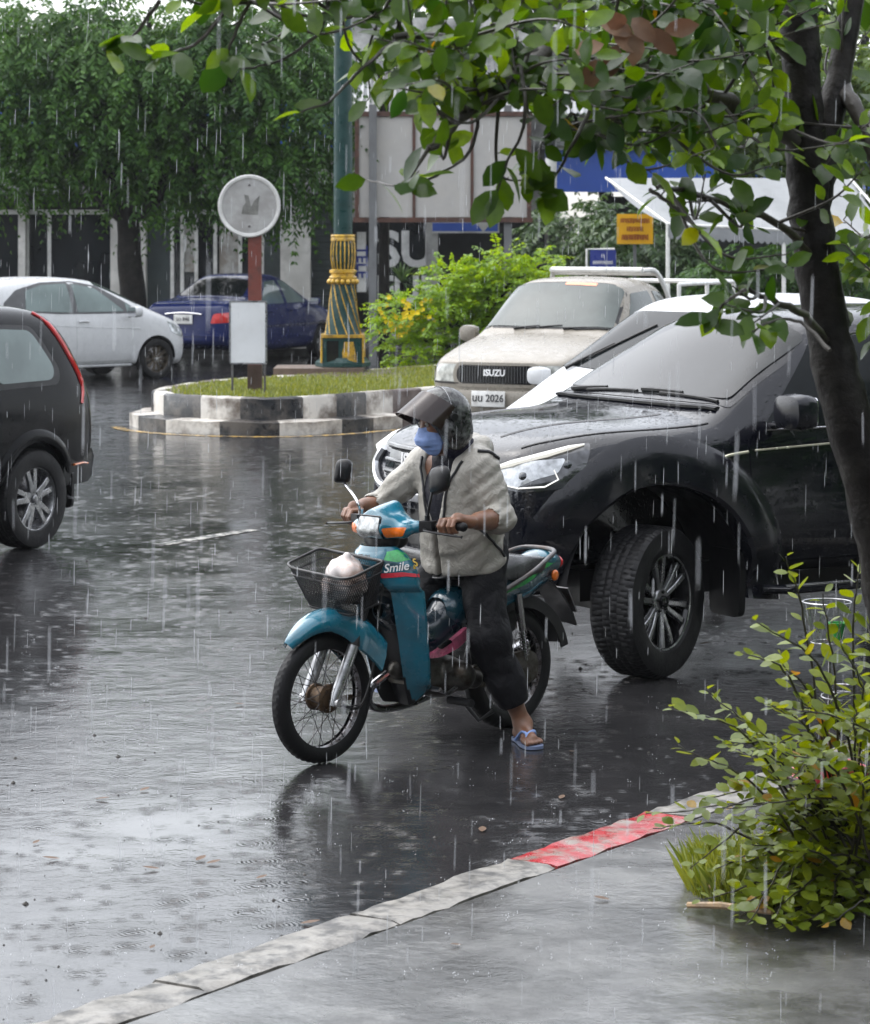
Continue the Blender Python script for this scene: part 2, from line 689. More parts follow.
M['gold'] = mat('gold', (.55, .33, .03), .35, .25, coat=.3, dirt=((.1, .07, .03), .7), ds=14)
M['lamp_green'] = mat('lamp_green', (.004, .035, .032), .35, spec=.3, dirt=((.02, .05, .05), .5), ds=6, drops=.15, dropscale=30)
M['brown_wood'] = mat('brown_wood', (.075, .028, .016), .5, dirt=((.02, .012, .01), .6), ds=8, bump=.4, bs=30)
M['plain_metal'] = mat('plain_metal', (.12, .12, .125), .4, .6, dirt=((.05, .03, .02), .7), ds=12)


def road_material():
    t = NT('wet_asphalt')
    big = t.noise(.35, 4, .6)
    grain = t.noise(160, 3, .7)
    mid = t.noise(3.2, 5, .62)
    col = t.ramp(mid, [(.3, (.014, .014, .015)), (.7, (.032, .031, .032))])
    col = t.mix(t.ramp(grain, [(.55, 0.0), (.8, .5)]), col, (.08, .08, .08))
    wet = t.ramp(t.math('ADD', t.math('MULTIPLY', big, .6), t.math('MULTIPLY', mid, .4)), [(.42, 0.0), (.56, 1.0)])
    rough = t.math('ADD', t.math('MULTIPLY', wet, -.06), .09)
    rough = t.math('ADD', rough, t.math('MULTIPLY', t.ramp(t.noise(9, 5, .7), [(.4, 0.0), (.75, 1.0)]), .05))
    # standing water: wind and rain ripples, with rings where drops land
    rip = t.noise(8.5, 6, .66)
    v1 = t.vor(5.0); v2 = t.vor(9.0)
    def rings(v, k, fall):
        d = v.outputs['Distance']
        s = t.math('SINE', t.math('MULTIPLY', d, k))
        e = t.math('POWER', 2.718, t.math('MULTIPLY', d, -fall))
        return t.math('MULTIPLY', s, e)
    ring = t.math('ADD', rings(v1, 75, 7), t.math('MULTIPLY', rings(v2, 80, 8), .8))
    h = t.math('ADD', t.math('MULTIPLY', rip, .9), t.math('MULTIPLY', ring, .55))
    # the film runs off in bands: still water between ruffled streaks
    mp = t.n('Mapping'); mp.inputs['Scale'].default_value = (.8, 1.25, 1); mp.inputs['Rotation'].default_value = (0, 0, -.25)
    t.put(t.tc.outputs['Object'], mp.inputs['Vector'])
    band = t.ramp(t.noise(1.0, 5, .62, vec=mp.outputs[0], dist=.4), [(.36, .12), (.62, 1.0)])
    n1 = t.bump(t.math('MULTIPLY', h, band), .27, .02)
    n1 = t.bump(t.math('MULTIPLY', t.noise(64, 4, .65), t.math('ADD', t.math('MULTIPLY', band, .75), .25)), .05, .010, n1)
    dry = t.math('MULTIPLY', t.math('SUBTRACT', 1.0, wet), 1.0)
    q = t.t.nodes.new('ShaderNodeBump'); q.inputs['Distance'].default_value = .004
    t.put(t.math('ADD', t.math('MULTIPLY', dry, .14), .02), q.inputs['Strength'])
    t.put(t.noise(70, 4, .65), q.inputs['Height']); t.put(n1, q.inputs['Normal'])
    t.set(Base_Color=col, Roughness=rough, Normal=q.outputs[0])
    t.b.inputs['Specular IOR Level'].default_value = .5
    t.b.inputs['IOR'].default_value = 1.45
    return t.m


M['road'] = road_material()


def wet_surface(name, c0, c1, extra=None):
    t = NT(name)
    col = t.ramp(t.noise(4, 6, .65), [(.3, c0), (.7, c1)])
    if extra: col = t.mix(t.ramp(t.noise(extra[1], 6, .7), [(.44, 0.0), (.54, 1.0)]), col, extra[0])
    t.set(Base_Color=col, Roughness=t.ramp(t.noise(1.6, 4), [(.4, .1), (.62, .36)]))
    v = t.vor(8)
    d = v.outputs['Distance']
    s = t.math('MULTIPLY', t.math('SINE', t.math('MULTIPLY', d, 75)), t.math('POWER', 2.718, t.math('MULTIPLY', d, -8)))
    n1 = t.bump(t.math('ADD', t.noise(22, 3), t.math('MULTIPLY', s, .4)), .14, .02)
    t.set(Normal=t.bump(t.noise(90, 4, .7), .25, .004, n1))
    return t.m


# ================================================================ ground
bm = BM()
xs = [-700, -60, -20, -8, -3, 0, 3, 8, 20, 60, 700]; ys = [-60, 2, 6, 9, 12, 16, 24, 40, 60, 150, 1500]
g = [[bm.verts.new((x, y, 0)) for x in xs] for y in ys]
for a, b in zip(g[:-1], g[1:]):
    for k in range(len(xs) - 1): bm.faces.new((a[k], a[k + 1], b[k + 1], b[k]))
tag(obj('road', bm, M['road']), kind='structure')

# near pavement (right foreground) with its kerb stones
KA, KB = Vector((-.275, 9.07, 0)), Vector((.862, 10.73, 0))
kd = (KB - KA).normalized(); kn = Vector((kd.y, -kd.x, 0))      # kn points to the pavement side
M['pavement'] = wet_surface('wet_pavement', (.07, .07, .07), (.135, .135, .13), ((.04, .04, .038), 1.3))
bm = BM()
a, b = KA - kd * 9 + kn * .235, KA + kd * 16 + kn * .235
prism_pts = [a, b, b + kn * 14, a + kn * 14]
lo = [bm.verts.new(p + Vector((0, 0, -.05))) for p in prism_pts]; hi = [bm.verts.new(p + Vector((0, 0, .075))) for p in prism_pts]
for k in range(4): bm.faces.new((lo[k], lo[(k + 1) % 4], hi[(k + 1) % 4], hi[k]))
bm.faces.new(hi)
tag(obj('pavement', bm, M['pavement']), kind='structure')
t = NT('kerb_paint_near')
chip = t.ramp(t.noise(9, 6, .72), [(.46, 0.0), (.56, 1.0)])
M['kerb_near'] = mat('kerb_near_white', (.21, .198, .178), .4, dirt=((.035, .033, .03), .97), ds=11, bump=.5, bs=26)
M['kerb_red'] = mat('kerb_red', (.33, .010, .016), .28, dirt=((.22, .19, .165), .95), ds=11, bump=.4, bs=26)
for i, k0 in enumerate([x * .96 - 6.75 for x in range(22)]):
    k1 = k0 + .95
    mid = (k0 + k1) / 2
    red = 1.0 < mid < 2.0
    bm = BM()
    nsg = 14
    sec = [(0, -.03), (.0, .055), (.02, .078), (.185, .080), (.215, .073), (.215, -.03)]
    rows = []
    for s in range(nsg + 1):
        p = KA + kd * (k0 + (k1 - k0) * s / nsg)
        j = random.uniform(-.009, .009)
        rows.append([p + kn * (u + j) + Vector((0, 0, v + random.uniform(-.006, .004) * (v > 0))) for u, v in sec])
    loft(bm, rows, closed=True)
    tag(obj('kerb', bm, M['kerb_red'] if red else M['kerb_near'], bevel=0, sharp=50), kind='structure')

# lane marks
def strip(name, pts, wdt, m, z):
    bm = BM()
    P = [Vector((p[0], p[1], z)) for p in pts]
    L = []
    for i, p in enumerate(P):
        d = (P[min(i + 1, len(P) - 1)] - P[max(i - 1, 0)]).normalized()
        nn = Vector((-d.y, d.x, 0)) * wdt / 2
        L.append((bm.verts.new(p + nn), bm.verts.new(p - nn)))
    for a, b in zip(L[:-1], L[1:]): bm.faces.new((a[0], a[1], b[1], b[0]))
    return tag(obj(name, bm, m), kind='structure')

M['mark_white'] = wet_surface('worn_white_marking', (.52, .5, .45), (.62, .6, .54), ((.07, .07, .07), 12))
M['mark_yellow'] = wet_surface('worn_yellow_marking', (.5, .3, .05), (.55, .36, .1), ((.08, .07, .06), 9))
d0, d1 = ground_at(160, 545), ground_at(252, 530)
dd = (d1 - d0)
for k in (-3, -2, -1, 0, 1, 2):
    strip('road_marking', [d0 + dd * (k * 3.1), d0 + dd * (k * 3.1 + 1)], .13, M['mark_white'], .004)

# ================================================================ traffic island
def top_pt(px, py): return ground_at(px, py, .40)
front = [top_pt(*p) for p in ((166, 390), (182, 393.5), (228, 396), (285, 396.5), (345, 393), (400, 388.5), (470, 384), (560, 378), (680, 370))]
back = [top_pt(*p) for p in ((680, 356), (560, 360), (430, 366), (330, 374), (240, 379), (182, 385.5))]
fr = spline(front, 6); bk = spline(back, 6)
outline = [Vector((p.x, p.y)) for p in fr + bk]


def grow(poly, d):
    n = len(poly); out = []
    for i in range(n):
        t_ = (poly[(i + 1) % n] - poly[i - 1]).normalized()
        out.append(poly[i] + Vector((t_.y, -t_.x)) * d)
    return out


# even resampling of the outline
dense = []
for i, p in enumerate(outline):
    q = outline[(i + 1) % len(outline)]
    m_ = max(1, int((q - p).length / .12))
    dense += [p + (q - p) * (k / m_) for k in range(m_)]
outer1, outer0 = grow(dense, .17), grow(dense, .42)
acc = [0]
for p, q in zip(dense, dense[1:] + dense[:1]): acc.append(acc[-1] + (q - p).length)
bm = BM()
prof = [(outer0, -.02), (outer0, .12), (outer0, .14), (outer1, .155), (outer1, .38), (grow(dense, .15), .405), (grow(dense, .02), .40), (grow(dense, 0), .36)]
rings = [[bm.verts.new((p.x, p.y, z + random.uniform(-.008, .008) * (z > .1))) for p in P] for P, z in prof]
nn = len(dense)
marks = [(-1e9, 0)]
def px_of(p, z): return 435 + p.x * F_PX / p.y
for r_i, (a, b) in enumerate(zip(rings[:-1], rings[1:])):
    for k in range(nn):
        f = bm.faces.new((a[k], a[(k + 1) % nn], b[(k + 1) % nn], b[k]))
        s = acc[k] + (.28 if r_i < 3 else .12)
        seg = int((s + .35) / .52)
        f.material_index = (1 if seg % 2 == 0 else 0) if s < 3.3 else (2 if seg % 2 == 0 else 0)
tag(obj('kerb', bm, [M['kerb_white'], M['kerb_black'], M['kerb_brown']], sharp=40), kind='structure')
strip('road_marking', [Vector((p.x, p.y, 0)) for p in spline([Vector((p.x, p.y, 0)) for p in grow([Vector((q.x, q.y)) for q in fr], .62)[1:-1]], 3)], .12, M['mark_yellow'], .004)

M['soil'] = mat('soil', (.05, .035, .022), .6, bump=.6, bs=20)
inner = dense
vo, fo = tri2d(outline, .5)
bm = BM()
vs = [bm.verts.new((p.x, p.y, .375 + .05 * math.sin(p.x * 1.3) * math.sin(p.y))) for p in vo]
for f in fo: bm.faces.new([vs[i] for i in f])
tag(obj('soil', bm, M['soil']), kind='structure')


def leaf_material(name, c_dark, c_light, trans=.35, rough=.4, hue=None, spec=.5):
    t = NT(name)
    oi = t.n('ObjectInfo')
    geo = t.n('NewGeometry')
    rnd = geo.outputs['Random Per Island']
    col = t.ramp(rnd, [(0.0, c_dark), (.55, tuple((a + b) / 2 for a, b in zip(c_dark, c_light))), (1.0, c_light)])
    if hue: col = t.mix(t.ramp(rnd, [(hue[1], 0.0), (hue[1] + .01, 1.0)]), col, hue[0])
    t.set(Base_Color=col, Roughness=rough)
    t.b.inputs['Specular IOR Level'].default_value = spec
    tr = t.n('BsdfTranslucent')
    tc = t.t.nodes.new('ShaderNodeHueSaturation')
    tc.inputs['Hue'].default_value = .47; tc.inputs['Saturation'].default_value = 1.1; tc.inputs['Value'].default_value = 1.9
    t.put(col, tc.inputs['Color']); t.put(tc.outputs[0], tr.inputs['Color'])
    mx = t.n('MixShader'); mx.inputs[0].default_value = trans
    t.t.links.new(t.b.outputs[0], mx.inputs[1]); t.t.links.new(tr.outputs[0], mx.inputs[2])
    t.t.links.new(mx.outputs[0], t.t.nodes['Material Output'].inputs['Surface'])
    return t.m


def raw_mesh(name, V, Fc, m, parent=None, smooth=True, sharp=None):
    me = bpy.data.meshes.new(name)
    me.from_pydata([tuple(v) for v in V], [], Fc)
    if smooth: me.polygons.foreach_set('use_smooth', [True] * len(me.polygons))
    return link_mesh(name, me, m, parent, sharp)


M['grass'] = leaf_material('grass', (.08, .12, .015), (.22, .25, .04), .3, .45)
def grass_blades(test, n, x0, x1, y0, y1, z, hmin, hmax, seed=1, wk=.09, w0=.003):
    rg = random.Random(seed)
    V, Fc = [], []
    c = 0
    while c < n:
        x, y = rg.uniform(x0, x1), rg.uniform(y0, y1)
        if not test((x, y)): continue
        c += 1
        a = rg.uniform(0, 6.28); h = rg.uniform(hmin, hmax); wd = h * wk + w0
        dx, dy = math.cos(a), math.sin(a); l = rg.uniform(.1, .7) * h
        i = len(V)
        V += [(x - dy * wd, y + dx * wd, z), (x + dy * wd, y - dx * wd, z), (x + dx * l * .4 + dy * wd * .7, y + dy * l * .4 - dx * wd * .7, z + h * .6), (x + dx * l, y + dy * l, z + h)]
        Fc += [(i, i + 1, i + 2), (i, i + 2, i + 3)]
    return V, Fc
ox = [p.x for p in outline]; oy = [p.y for p in outline]
V, Fc = grass_blades(lambda p: inside(p, outline), 26000, min(ox), max(ox), min(oy), max(oy), .38, .025, .065)
tag(raw_mesh('grass', V, Fc, M['grass'], smooth=False), label='short wet lawn on the traffic island', cat='grass', kind='stuff')
# ================================================================ vehicles
M['glass'] = mat('car_glass', (.008, .010, .011), .03, spec=.14, var=.2, rvar=.015, drops=.06, dropscale=55)
M['glass_tint'] = mat('car_glass_green', (.052, .066, .062), .04, spec=.4, var=.2, rvar=.015, drops=.05, dropscale=50)
M['glass_light'] = mat('car_glass_light', (.13, .17, .165), .05, spec=.5, var=.25, vs=2, rvar=.02, drops=.05, dropscale=50)  # pale base colour paints in the reflection on side windows
M['lens'] = mat('lamp_lens', (.5, .52, .54), .06, .35, coat=1, var=.5, vs=22)
M['lens_dark'] = mat('lamp_lens_dark', (.07, .072, .078), .08, .6, coat=1, var=.6, vs=26)
M['projector'] = mat('projector_lens', (.05, .055, .06), .04, .7, coat=1)
M['red_lens'] = mat('red_lens', (.5, .012, .012), .12, coat=1, var=.4, vs=14)
M['amber'] = mat('amber_lens', (.75, .16, .01), .15, coat=1, var=.35, vs=30)
M['plate'] = mat('plate', (.68, .68, .66), .35, dirt=((.3, .28, .25), .4), ds=9)
M['ink'] = mat('ink', (.02, .02, .022), .5)
M['white_ink'] = mat('white_ink', (.75, .75, .75), .4)


def lit(name, col, strength, base=(.8, .8, .8)):
    t = NT(name)
    t.set(Base_Color=base, Roughness=.2)
    t.b.inputs['Emission Color'].default_value = tuple(col) + (1,)
    t.b.inputs['Emission Strength'].default_value = strength
    return t.m


M['drl'] = lit('lit_daytime_lamp', (1, .97, .88), .30, (.5, .5, .5))


def st(x, b, s, m, h, t, zc, dx=None):
    """one body section: bottom, sill, waist, belt, top edge as (half width, height), crown height"""
    P = [(0, b[1]), (b[0] * .55, b[1]), b, s, m, h, t, (t[0] * .55, (t[1] + zc * 2) / 3), (0, zc)]
    dx = dx or [0] * 9
    return [(x + d, p[0], p[1]) for d, p in zip(dx, P)]


def shell(stations, fbow=.1, rbow=.05, lv=3, creases=()):
    bm = BM()
    Lh, Rh = [], []
    ns = len(stations)
    for si, S in enumerate(stations):
        l, r = [], []
        for i, (x, y, z) in enumerate(S):
            if si == ns - 1 and i in (0, 8): x += fbow
            elif si == ns - 1 and i in (1, 7): x += fbow * .72
            if si == 0 and i in (0, 8): x -= rbow
            elif si == 0 and i in (1, 7): x -= rbow * .72
            a = bm.verts.new((x, y, z)); l.append(a)
            r.append(a if i in (0, 8) else bm.verts.new((x, -y, z)))
        Lh.append(l); Rh.append(r)
    for a, b in zip(Lh[:-1], Lh[1:]):
        for i in range(8): bm.faces.new((a[i], b[i], b[i + 1], a[i + 1]))
    for a, b in zip(Rh[:-1], Rh[1:]):
        for i in range(8): bm.faces.new((a[i], a[i + 1], b[i + 1], b[i]))
    for end, bow in ((0, -rbow), (ns - 1, fbow)):
        S = stations[end]
        cen = {}
        for row, i in ((1, 3), (2, 4), (3, 5)):
            x = S[i][0]
            cen[row] = (bm.verts.new((x + bow, 0, S[i][2])), x, S[i])
        for side, H in ((1, Lh[end]), (-1, Rh[end])):
            mids = {}
            for row, i in ((1, 3), (2, 4), (3, 5)):
                _, x, p = cen[row]
                mids[row] = bm.verts.new((x + bow * .72, side * p[1] * .55, p[2]))
            G = [[H[0], H[1], H[2]]] + [[cen[r_][0], mids[r_], H[i]] for r_, i in ((1, 3), (2, 4), (3, 5))] + [[H[8], H[7], H[6]]]
            for a, b in zip(G[:-1], G[1:]):
                for k in range(2):
                    q = (a[k], a[k + 1], b[k + 1], b[k])
                    bm.faces.new(q)
    bmesh.ops.recalc_face_normals(bm, faces=bm.faces)
    if creases:
        lay = bm.edges.layers.float.get('crease_edge') or bm.edges.layers.float.new('crease_edge')
        for (i, s0, s1, val) in creases:
            for H in (Lh, Rh):
                for k in range(s0, s1):
                    e = bm.edges.get((H[k][i], H[k + 1][i]))
                    if e: e[lay] = val
    return subsurf(bm, lv)


def arches(me, wheels, r, half, inner=.42):
    for x, z in wheels:
        for sg in (1, -1):
            c = BM()
            cyl(c, (x, sg * inner, z), (x, sg * (half + .5), z), r, 40)
            bmesh.ops.recalc_face_normals(c, faces=c.faces)
            me = cut(me, c)
    return me


def make_wheel(parent, pos, steer, r, width, rim_r, style, sg, m_rim, m_dark, tread=True, seg=96, spin=0.0):
    """sg = +1: outer face towards +y"""
    W = bpy.data.objects.new('wheel', None); COL.objects.link(W); W.parent = parent
    W.location = pos; W.rotation_euler = (0, 0, steer + (0 if sg > 0 else math.pi))
    h = width / 2
    prof = [(rim_r * .96, -h * .86), (rim_r * 1.03, -h * .95), (r * .86, -h * 1.0), (r * .955, -h * .93), (r * .985, -h * .8)]
    nt_ = 14
    for i in range(nt_ + 1):
        u = -.76 + 1.52 * i / nt_
        prof.append((r * (1 - .012 * u * u), h * u))
    prof += [(r * .985, h * .8), (r * .955, h * .93), (r * .86, h * 1.0), (rim_r * 1.12, h * .98), (rim_r * 1.03, h * .95), (rim_r * .96, h * .8)]
    def f(q, hh, a, i):
        if not tread or q < r * .97: return q
        u = hh / h
        g = 0
        if min(abs(u - .32), abs(u + .32), abs(u)) < .06: g = 1
        ph = (a * 80 / (2 * math.pi) + (.5 if u > 0 else 0) + abs(u) * .9) % 1
        if ph < .22 and abs(u) > .1: g = 1
        return q - g * r * .016
    bm = BM(); lathe(bm, prof, seg * (3 if tread else 1), axis='y', fun=f)
    obj('tyre', bm, M['rubber'], W, sharp=30)
    # rim: barrel, lip, face
    bm = BM()
    lathe(bm, [(rim_r * .97, h * .84), (rim_r, h * .86), (rim_r * .985, h * .8), (rim_r * .93, h * .62), (rim_r * .9, -h * .8)], 64, axis='y')
    rim = obj('rim', bm, M['gloss_black'] if style == 'twin6' else m_rim, W)
    bm = BM()
    lathe(bm, [(rim_r * .9, -h * .1), (rim_r * .2, -h * .05), (0.001, -h * .05)], 40, axis='y')
    lathe(bm, [(rim_r * .62, -h * .02), (rim_r * .62, h * .06), (rim_r * .25, h * .08), (.001, h * .08)], 40, axis='y')
    obj('brake_disc', bm, M['plain_metal'] if style == 'twin6' else m_dark, W)
    bm = BM(); bd = BM()
    def spoke(bmm, a, w0, w1, r0, r1, y0, y1, th=.022):
        rings = []
        for rr, ww, yy in ((r0, w0, y0), ((r0 + r1) / 2, (w0 + w1) / 2 * .92, (y0 + y1) / 2 + .004), (r1, w1, y1)):
            ca, sa = math.cos(a), math.sin(a)
            P = []
            for du, dy in ((-ww / 2, -th), (ww / 2, -th), (ww / 2, -.004), (ww / 2 - .004, 0), (-ww / 2 + .004, 0), (-ww / 2, -.004)):
                P.append(Vector((rr * ca - du * sa, yy + dy, rr * sa + du * ca)))
            rings.append(P)
        loft(bmm, rings)
    y1, y0 = h * .74, h * .62
    if style == 'twin6':
        for k in range(6):
            a = spin + k * math.pi / 3
            for s in (-1, 1):
                spoke(bm, a + s * .19, .026, .033, rim_r * .27, rim_r * .95, y0, y1)
                spoke(bd, a + s * .20, .045, .05, rim_r * .2, rim_r * .93, y0 - .012, y1 - .02)
    elif style == 'twin5':
        for k in range(5):
            a = spin + k * 2 * math.pi / 5
            for s in (-1, 1):
                spoke(bm, a + s * .2, .05, .04, rim_r * .2, rim_r * .96, y0 + .01, y1)
    else:
        for k in range(10):
            a = spin + k * math.pi / 5
            for s in (-1, 1): spoke(bm, a + s * .09, .014, .012, rim_r * .25, rim_r * .95, y0, y1)
    lathe(bm, [(rim_r * .3, y0 - .03), (rim_r * .3, y0 - .004), (rim_r * .27, y0 + .004), (.001, y0 + .006)], 24, axis='y')
    if style == 'twin6': lathe(bm, [(rim_r * .955, h * .845), (rim_r * .985, h * .868), (rim_r * 1.0, h * .86)], 64, axis='y')
    if style != 'twin6': bd.free()
    else: obj('rim_back', bd, M['gloss_black'], rim)
    obj('spokes', bm, m_rim if style != 'twin6' else [m_rim], rim, sharp=25)
    bm = BM()
    lathe(bm, [(rim_r * .14, y0), (rim_r * .13, y0 + .02), (rim_r * .1, y0 + .026), (.001, y0 + .028)], 20, axis='y')
    for k in range(5):
        a = k * 2 * math.pi / 5 + .3
        cyl(bm, (math.cos(a) * rim_r * .21, y0, math.sin(a) * rim_r * .21), (math.cos(a) * rim_r * .21, y0 + .014, math.sin(a) * rim_r * .21), .009, 6)
    obj('hub_cap', bm, M['gloss_black'] if style == 'twin6' else M['silver'], rim)
    return W


def well(parent, x, z, r, half, inner=.40):
    """dark inner wing behind a wheel"""
    bm = BM()
    for sg in (1, -1):
        lathe(bm, [(r * .99, sg * (half - .05)), (r * .99, sg * inner), (.01, sg * inner)], 30, (x, 0, z), axis='y', arc=(0, math.pi))
    obj('wheel_arch_liner', bm, M['black_plastic'], parent)


def flare(parent, bvh, x, z, r0, r1, m, sg, out=.05, a0=-.1, a1=math.pi + .1, n=40, inset=.0, rear_a=None):
    """moulded wheel-arch trim that stands proud of the side panel"""
    bm = BM(); rows = []
    for k in range(n + 1):
        a = a0 + (a1 - a0) * k / n
        ca, sa = math.cos(a), math.sin(a)
        q = []
        for rr, o in ((r0 + .0, -.10), (r0, out * .8), (r0 + .018, out), (r0 + (r1 - r0) * .45, out * 1.0), (r0 + (r1 - r0) * .8, out * .72), (r1, .004)):
            px, pz = x + rr * ca, z + rr * sa
            h, n_, _, _ = bvh.ray_cast(Vector((px, sg * 3, max(pz, .2))), Vector((0, -sg, 0)))
            yb = h.y if h is not None and abs(h.y) > .55 else None
            q.append([px, yb, pz, o])
        good = [v[1] for v in q if v[1] is not None]
        base = good[-1] if good else sg * .85
        rows.append([Vector((v[0], (v[1] if v[1] is not None and v[3] < .01 and v[3] > -.05 else base) + sg * v[3], v[2])) for v in q])
    # smooth the fallback offsets along the arch
    for _ in range(3):
        for i in range(1, len(rows) - 1):
            for j in range(len(rows[i])):
                rows[i][j].y = (rows[i - 1][j].y + rows[i][j].y * 2 + rows[i + 1][j].y) / 4
    loft(bm, rows, closed=False, caps=False)
    return obj('wheel_arch_trim', bm, m, parent, sharp=35)


def mirror(parent, p, sg, m, size=(.10, .22, .15), m_glass=None, stalk=.1, name='door_mirror'):
    bm = BM()
    d, w_, h_ = size
    rings = []
    for u, k in ((-.5, .55), (-.38, .9), (0, 1), (.3, .96), (.5, .9)):
        P = []
        for a in range(16):
            t_ = 2 * math.pi * a / 16
            cx, cz = math.cos(t_), math.sin(t_)
            e = .62
            P.append(Vector((-u * d, (abs(cx) ** e) * math.copysign(1, cx) * w_ / 2 * k, (abs(cz) ** e) * math.copysign(1, cz) * h_ / 2 * k)))
        rings.append(P)
    loft(bm, rings)
    c = Vector(p)
    bmesh.ops.translate(bm, verts=bm.verts, vec=c)
    tube(bm, [c + Vector((0, -sg * (w_ / 2 + stalk), -h_ * .45)), c + Vector((0, -sg * w_ * .3, -h_ * .35))], [.035, .03], 8, flat=.6)
    o = obj(name, bm, m, parent)
    bm = BM()
    poly = fillet([(-w_ * .43, -h_ * .4), (w_ * .43, -h_ * .4), (w_ * .43, h_ * .4), (-w_ * .43, h_ * .4)], .03)
    prism(bm, [(c.y + u, c.z + v) for u, v in poly], 'x', c.x - d * .5 - .004, c.x - d * .48)
    obj('mirror_glass', bm, M['chrome'], o)
    return o


def wiper(parent, bvh, p0, p1, z_off=.02, m=None):
    """p0 pivot and p1 tip as (x, y) seen from above"""
    a = Vector(p0); b = Vector(p1)
    pts = drape(bvh, [a + (b - a) * k / 12 for k in range(13)], 'z', 1, z_off)
    if len(pts) < 3: return
    bm = BM()
    tube(bm, pts[:8], [.014 - .001 * k for k in range(8)], 6)
    pts2 = drape(bvh, [a + (b - a) * (.28 + .82 * k / 12) + Vector((.015, 0)) for k in range(13)], 'z', 1, z_off * .6)
    tube(bm, pts2, .009, 6)
    obj('wiper', bm, m or M['black_plastic'], parent)


def arcx(x0c, x0e, y0, x1c, x1e, y1, n=8):
    """windscreen outline seen from above: curved base and header"""
    a = [(x0c + (x0e - x0c) * (u * u), u * y0) for u in np.linspace(-1, 1, n)]
    b = [(x1c + (x1e - x1c) * (u * u), u * y1) for u in np.linspace(1, -1, n)]
    return a + b


def mirrored(poly): return [(-u, v) for u, v in poly]


def panel(parent, name, bvh, poly, axis, m, sgs=(1, -1), off=.004, depth=.015, r=.03, step=.07, both=True, label=None):
    out = []
    for sg in sgs:
        bm = patch(bvh, poly, axis, sg, off, depth, r, step)
        o = obj(name, bm, m, parent, sharp=50)
        if label: o['label'] = label
        out.append(o)
    return out


def seam(parent, bvh, pts, axis, sgs=(1, -1), rad=.005, m=None, off=.0, name='seam', pieces=None):
    bm = BM()
    for sg in sgs:
        P = drape(bvh, pts, axis, sg, off)
        if len(P) > 1: tube(bm, P, rad, 5, cap=True)
    return obj(name, bm, m or M['ink'], parent)


def line2(pts, n=8):
    return [Vector(p) for p in spline([Vector(p) for p in pts], n)]


# ---------------------------------------------------------------- black double-cab pickup (large, front right)
M['paint_black'] = mat('paint_blue_black', (.004, .0045, .008), .08, .0, spec=.55, var=.2, rvar=.05, drops=.42, dropscale=30)
M['trim_black'] = mat('trim_gloss_black', (.006, .0065, .01), .2, spec=.45, drops=.1, dropscale=40)


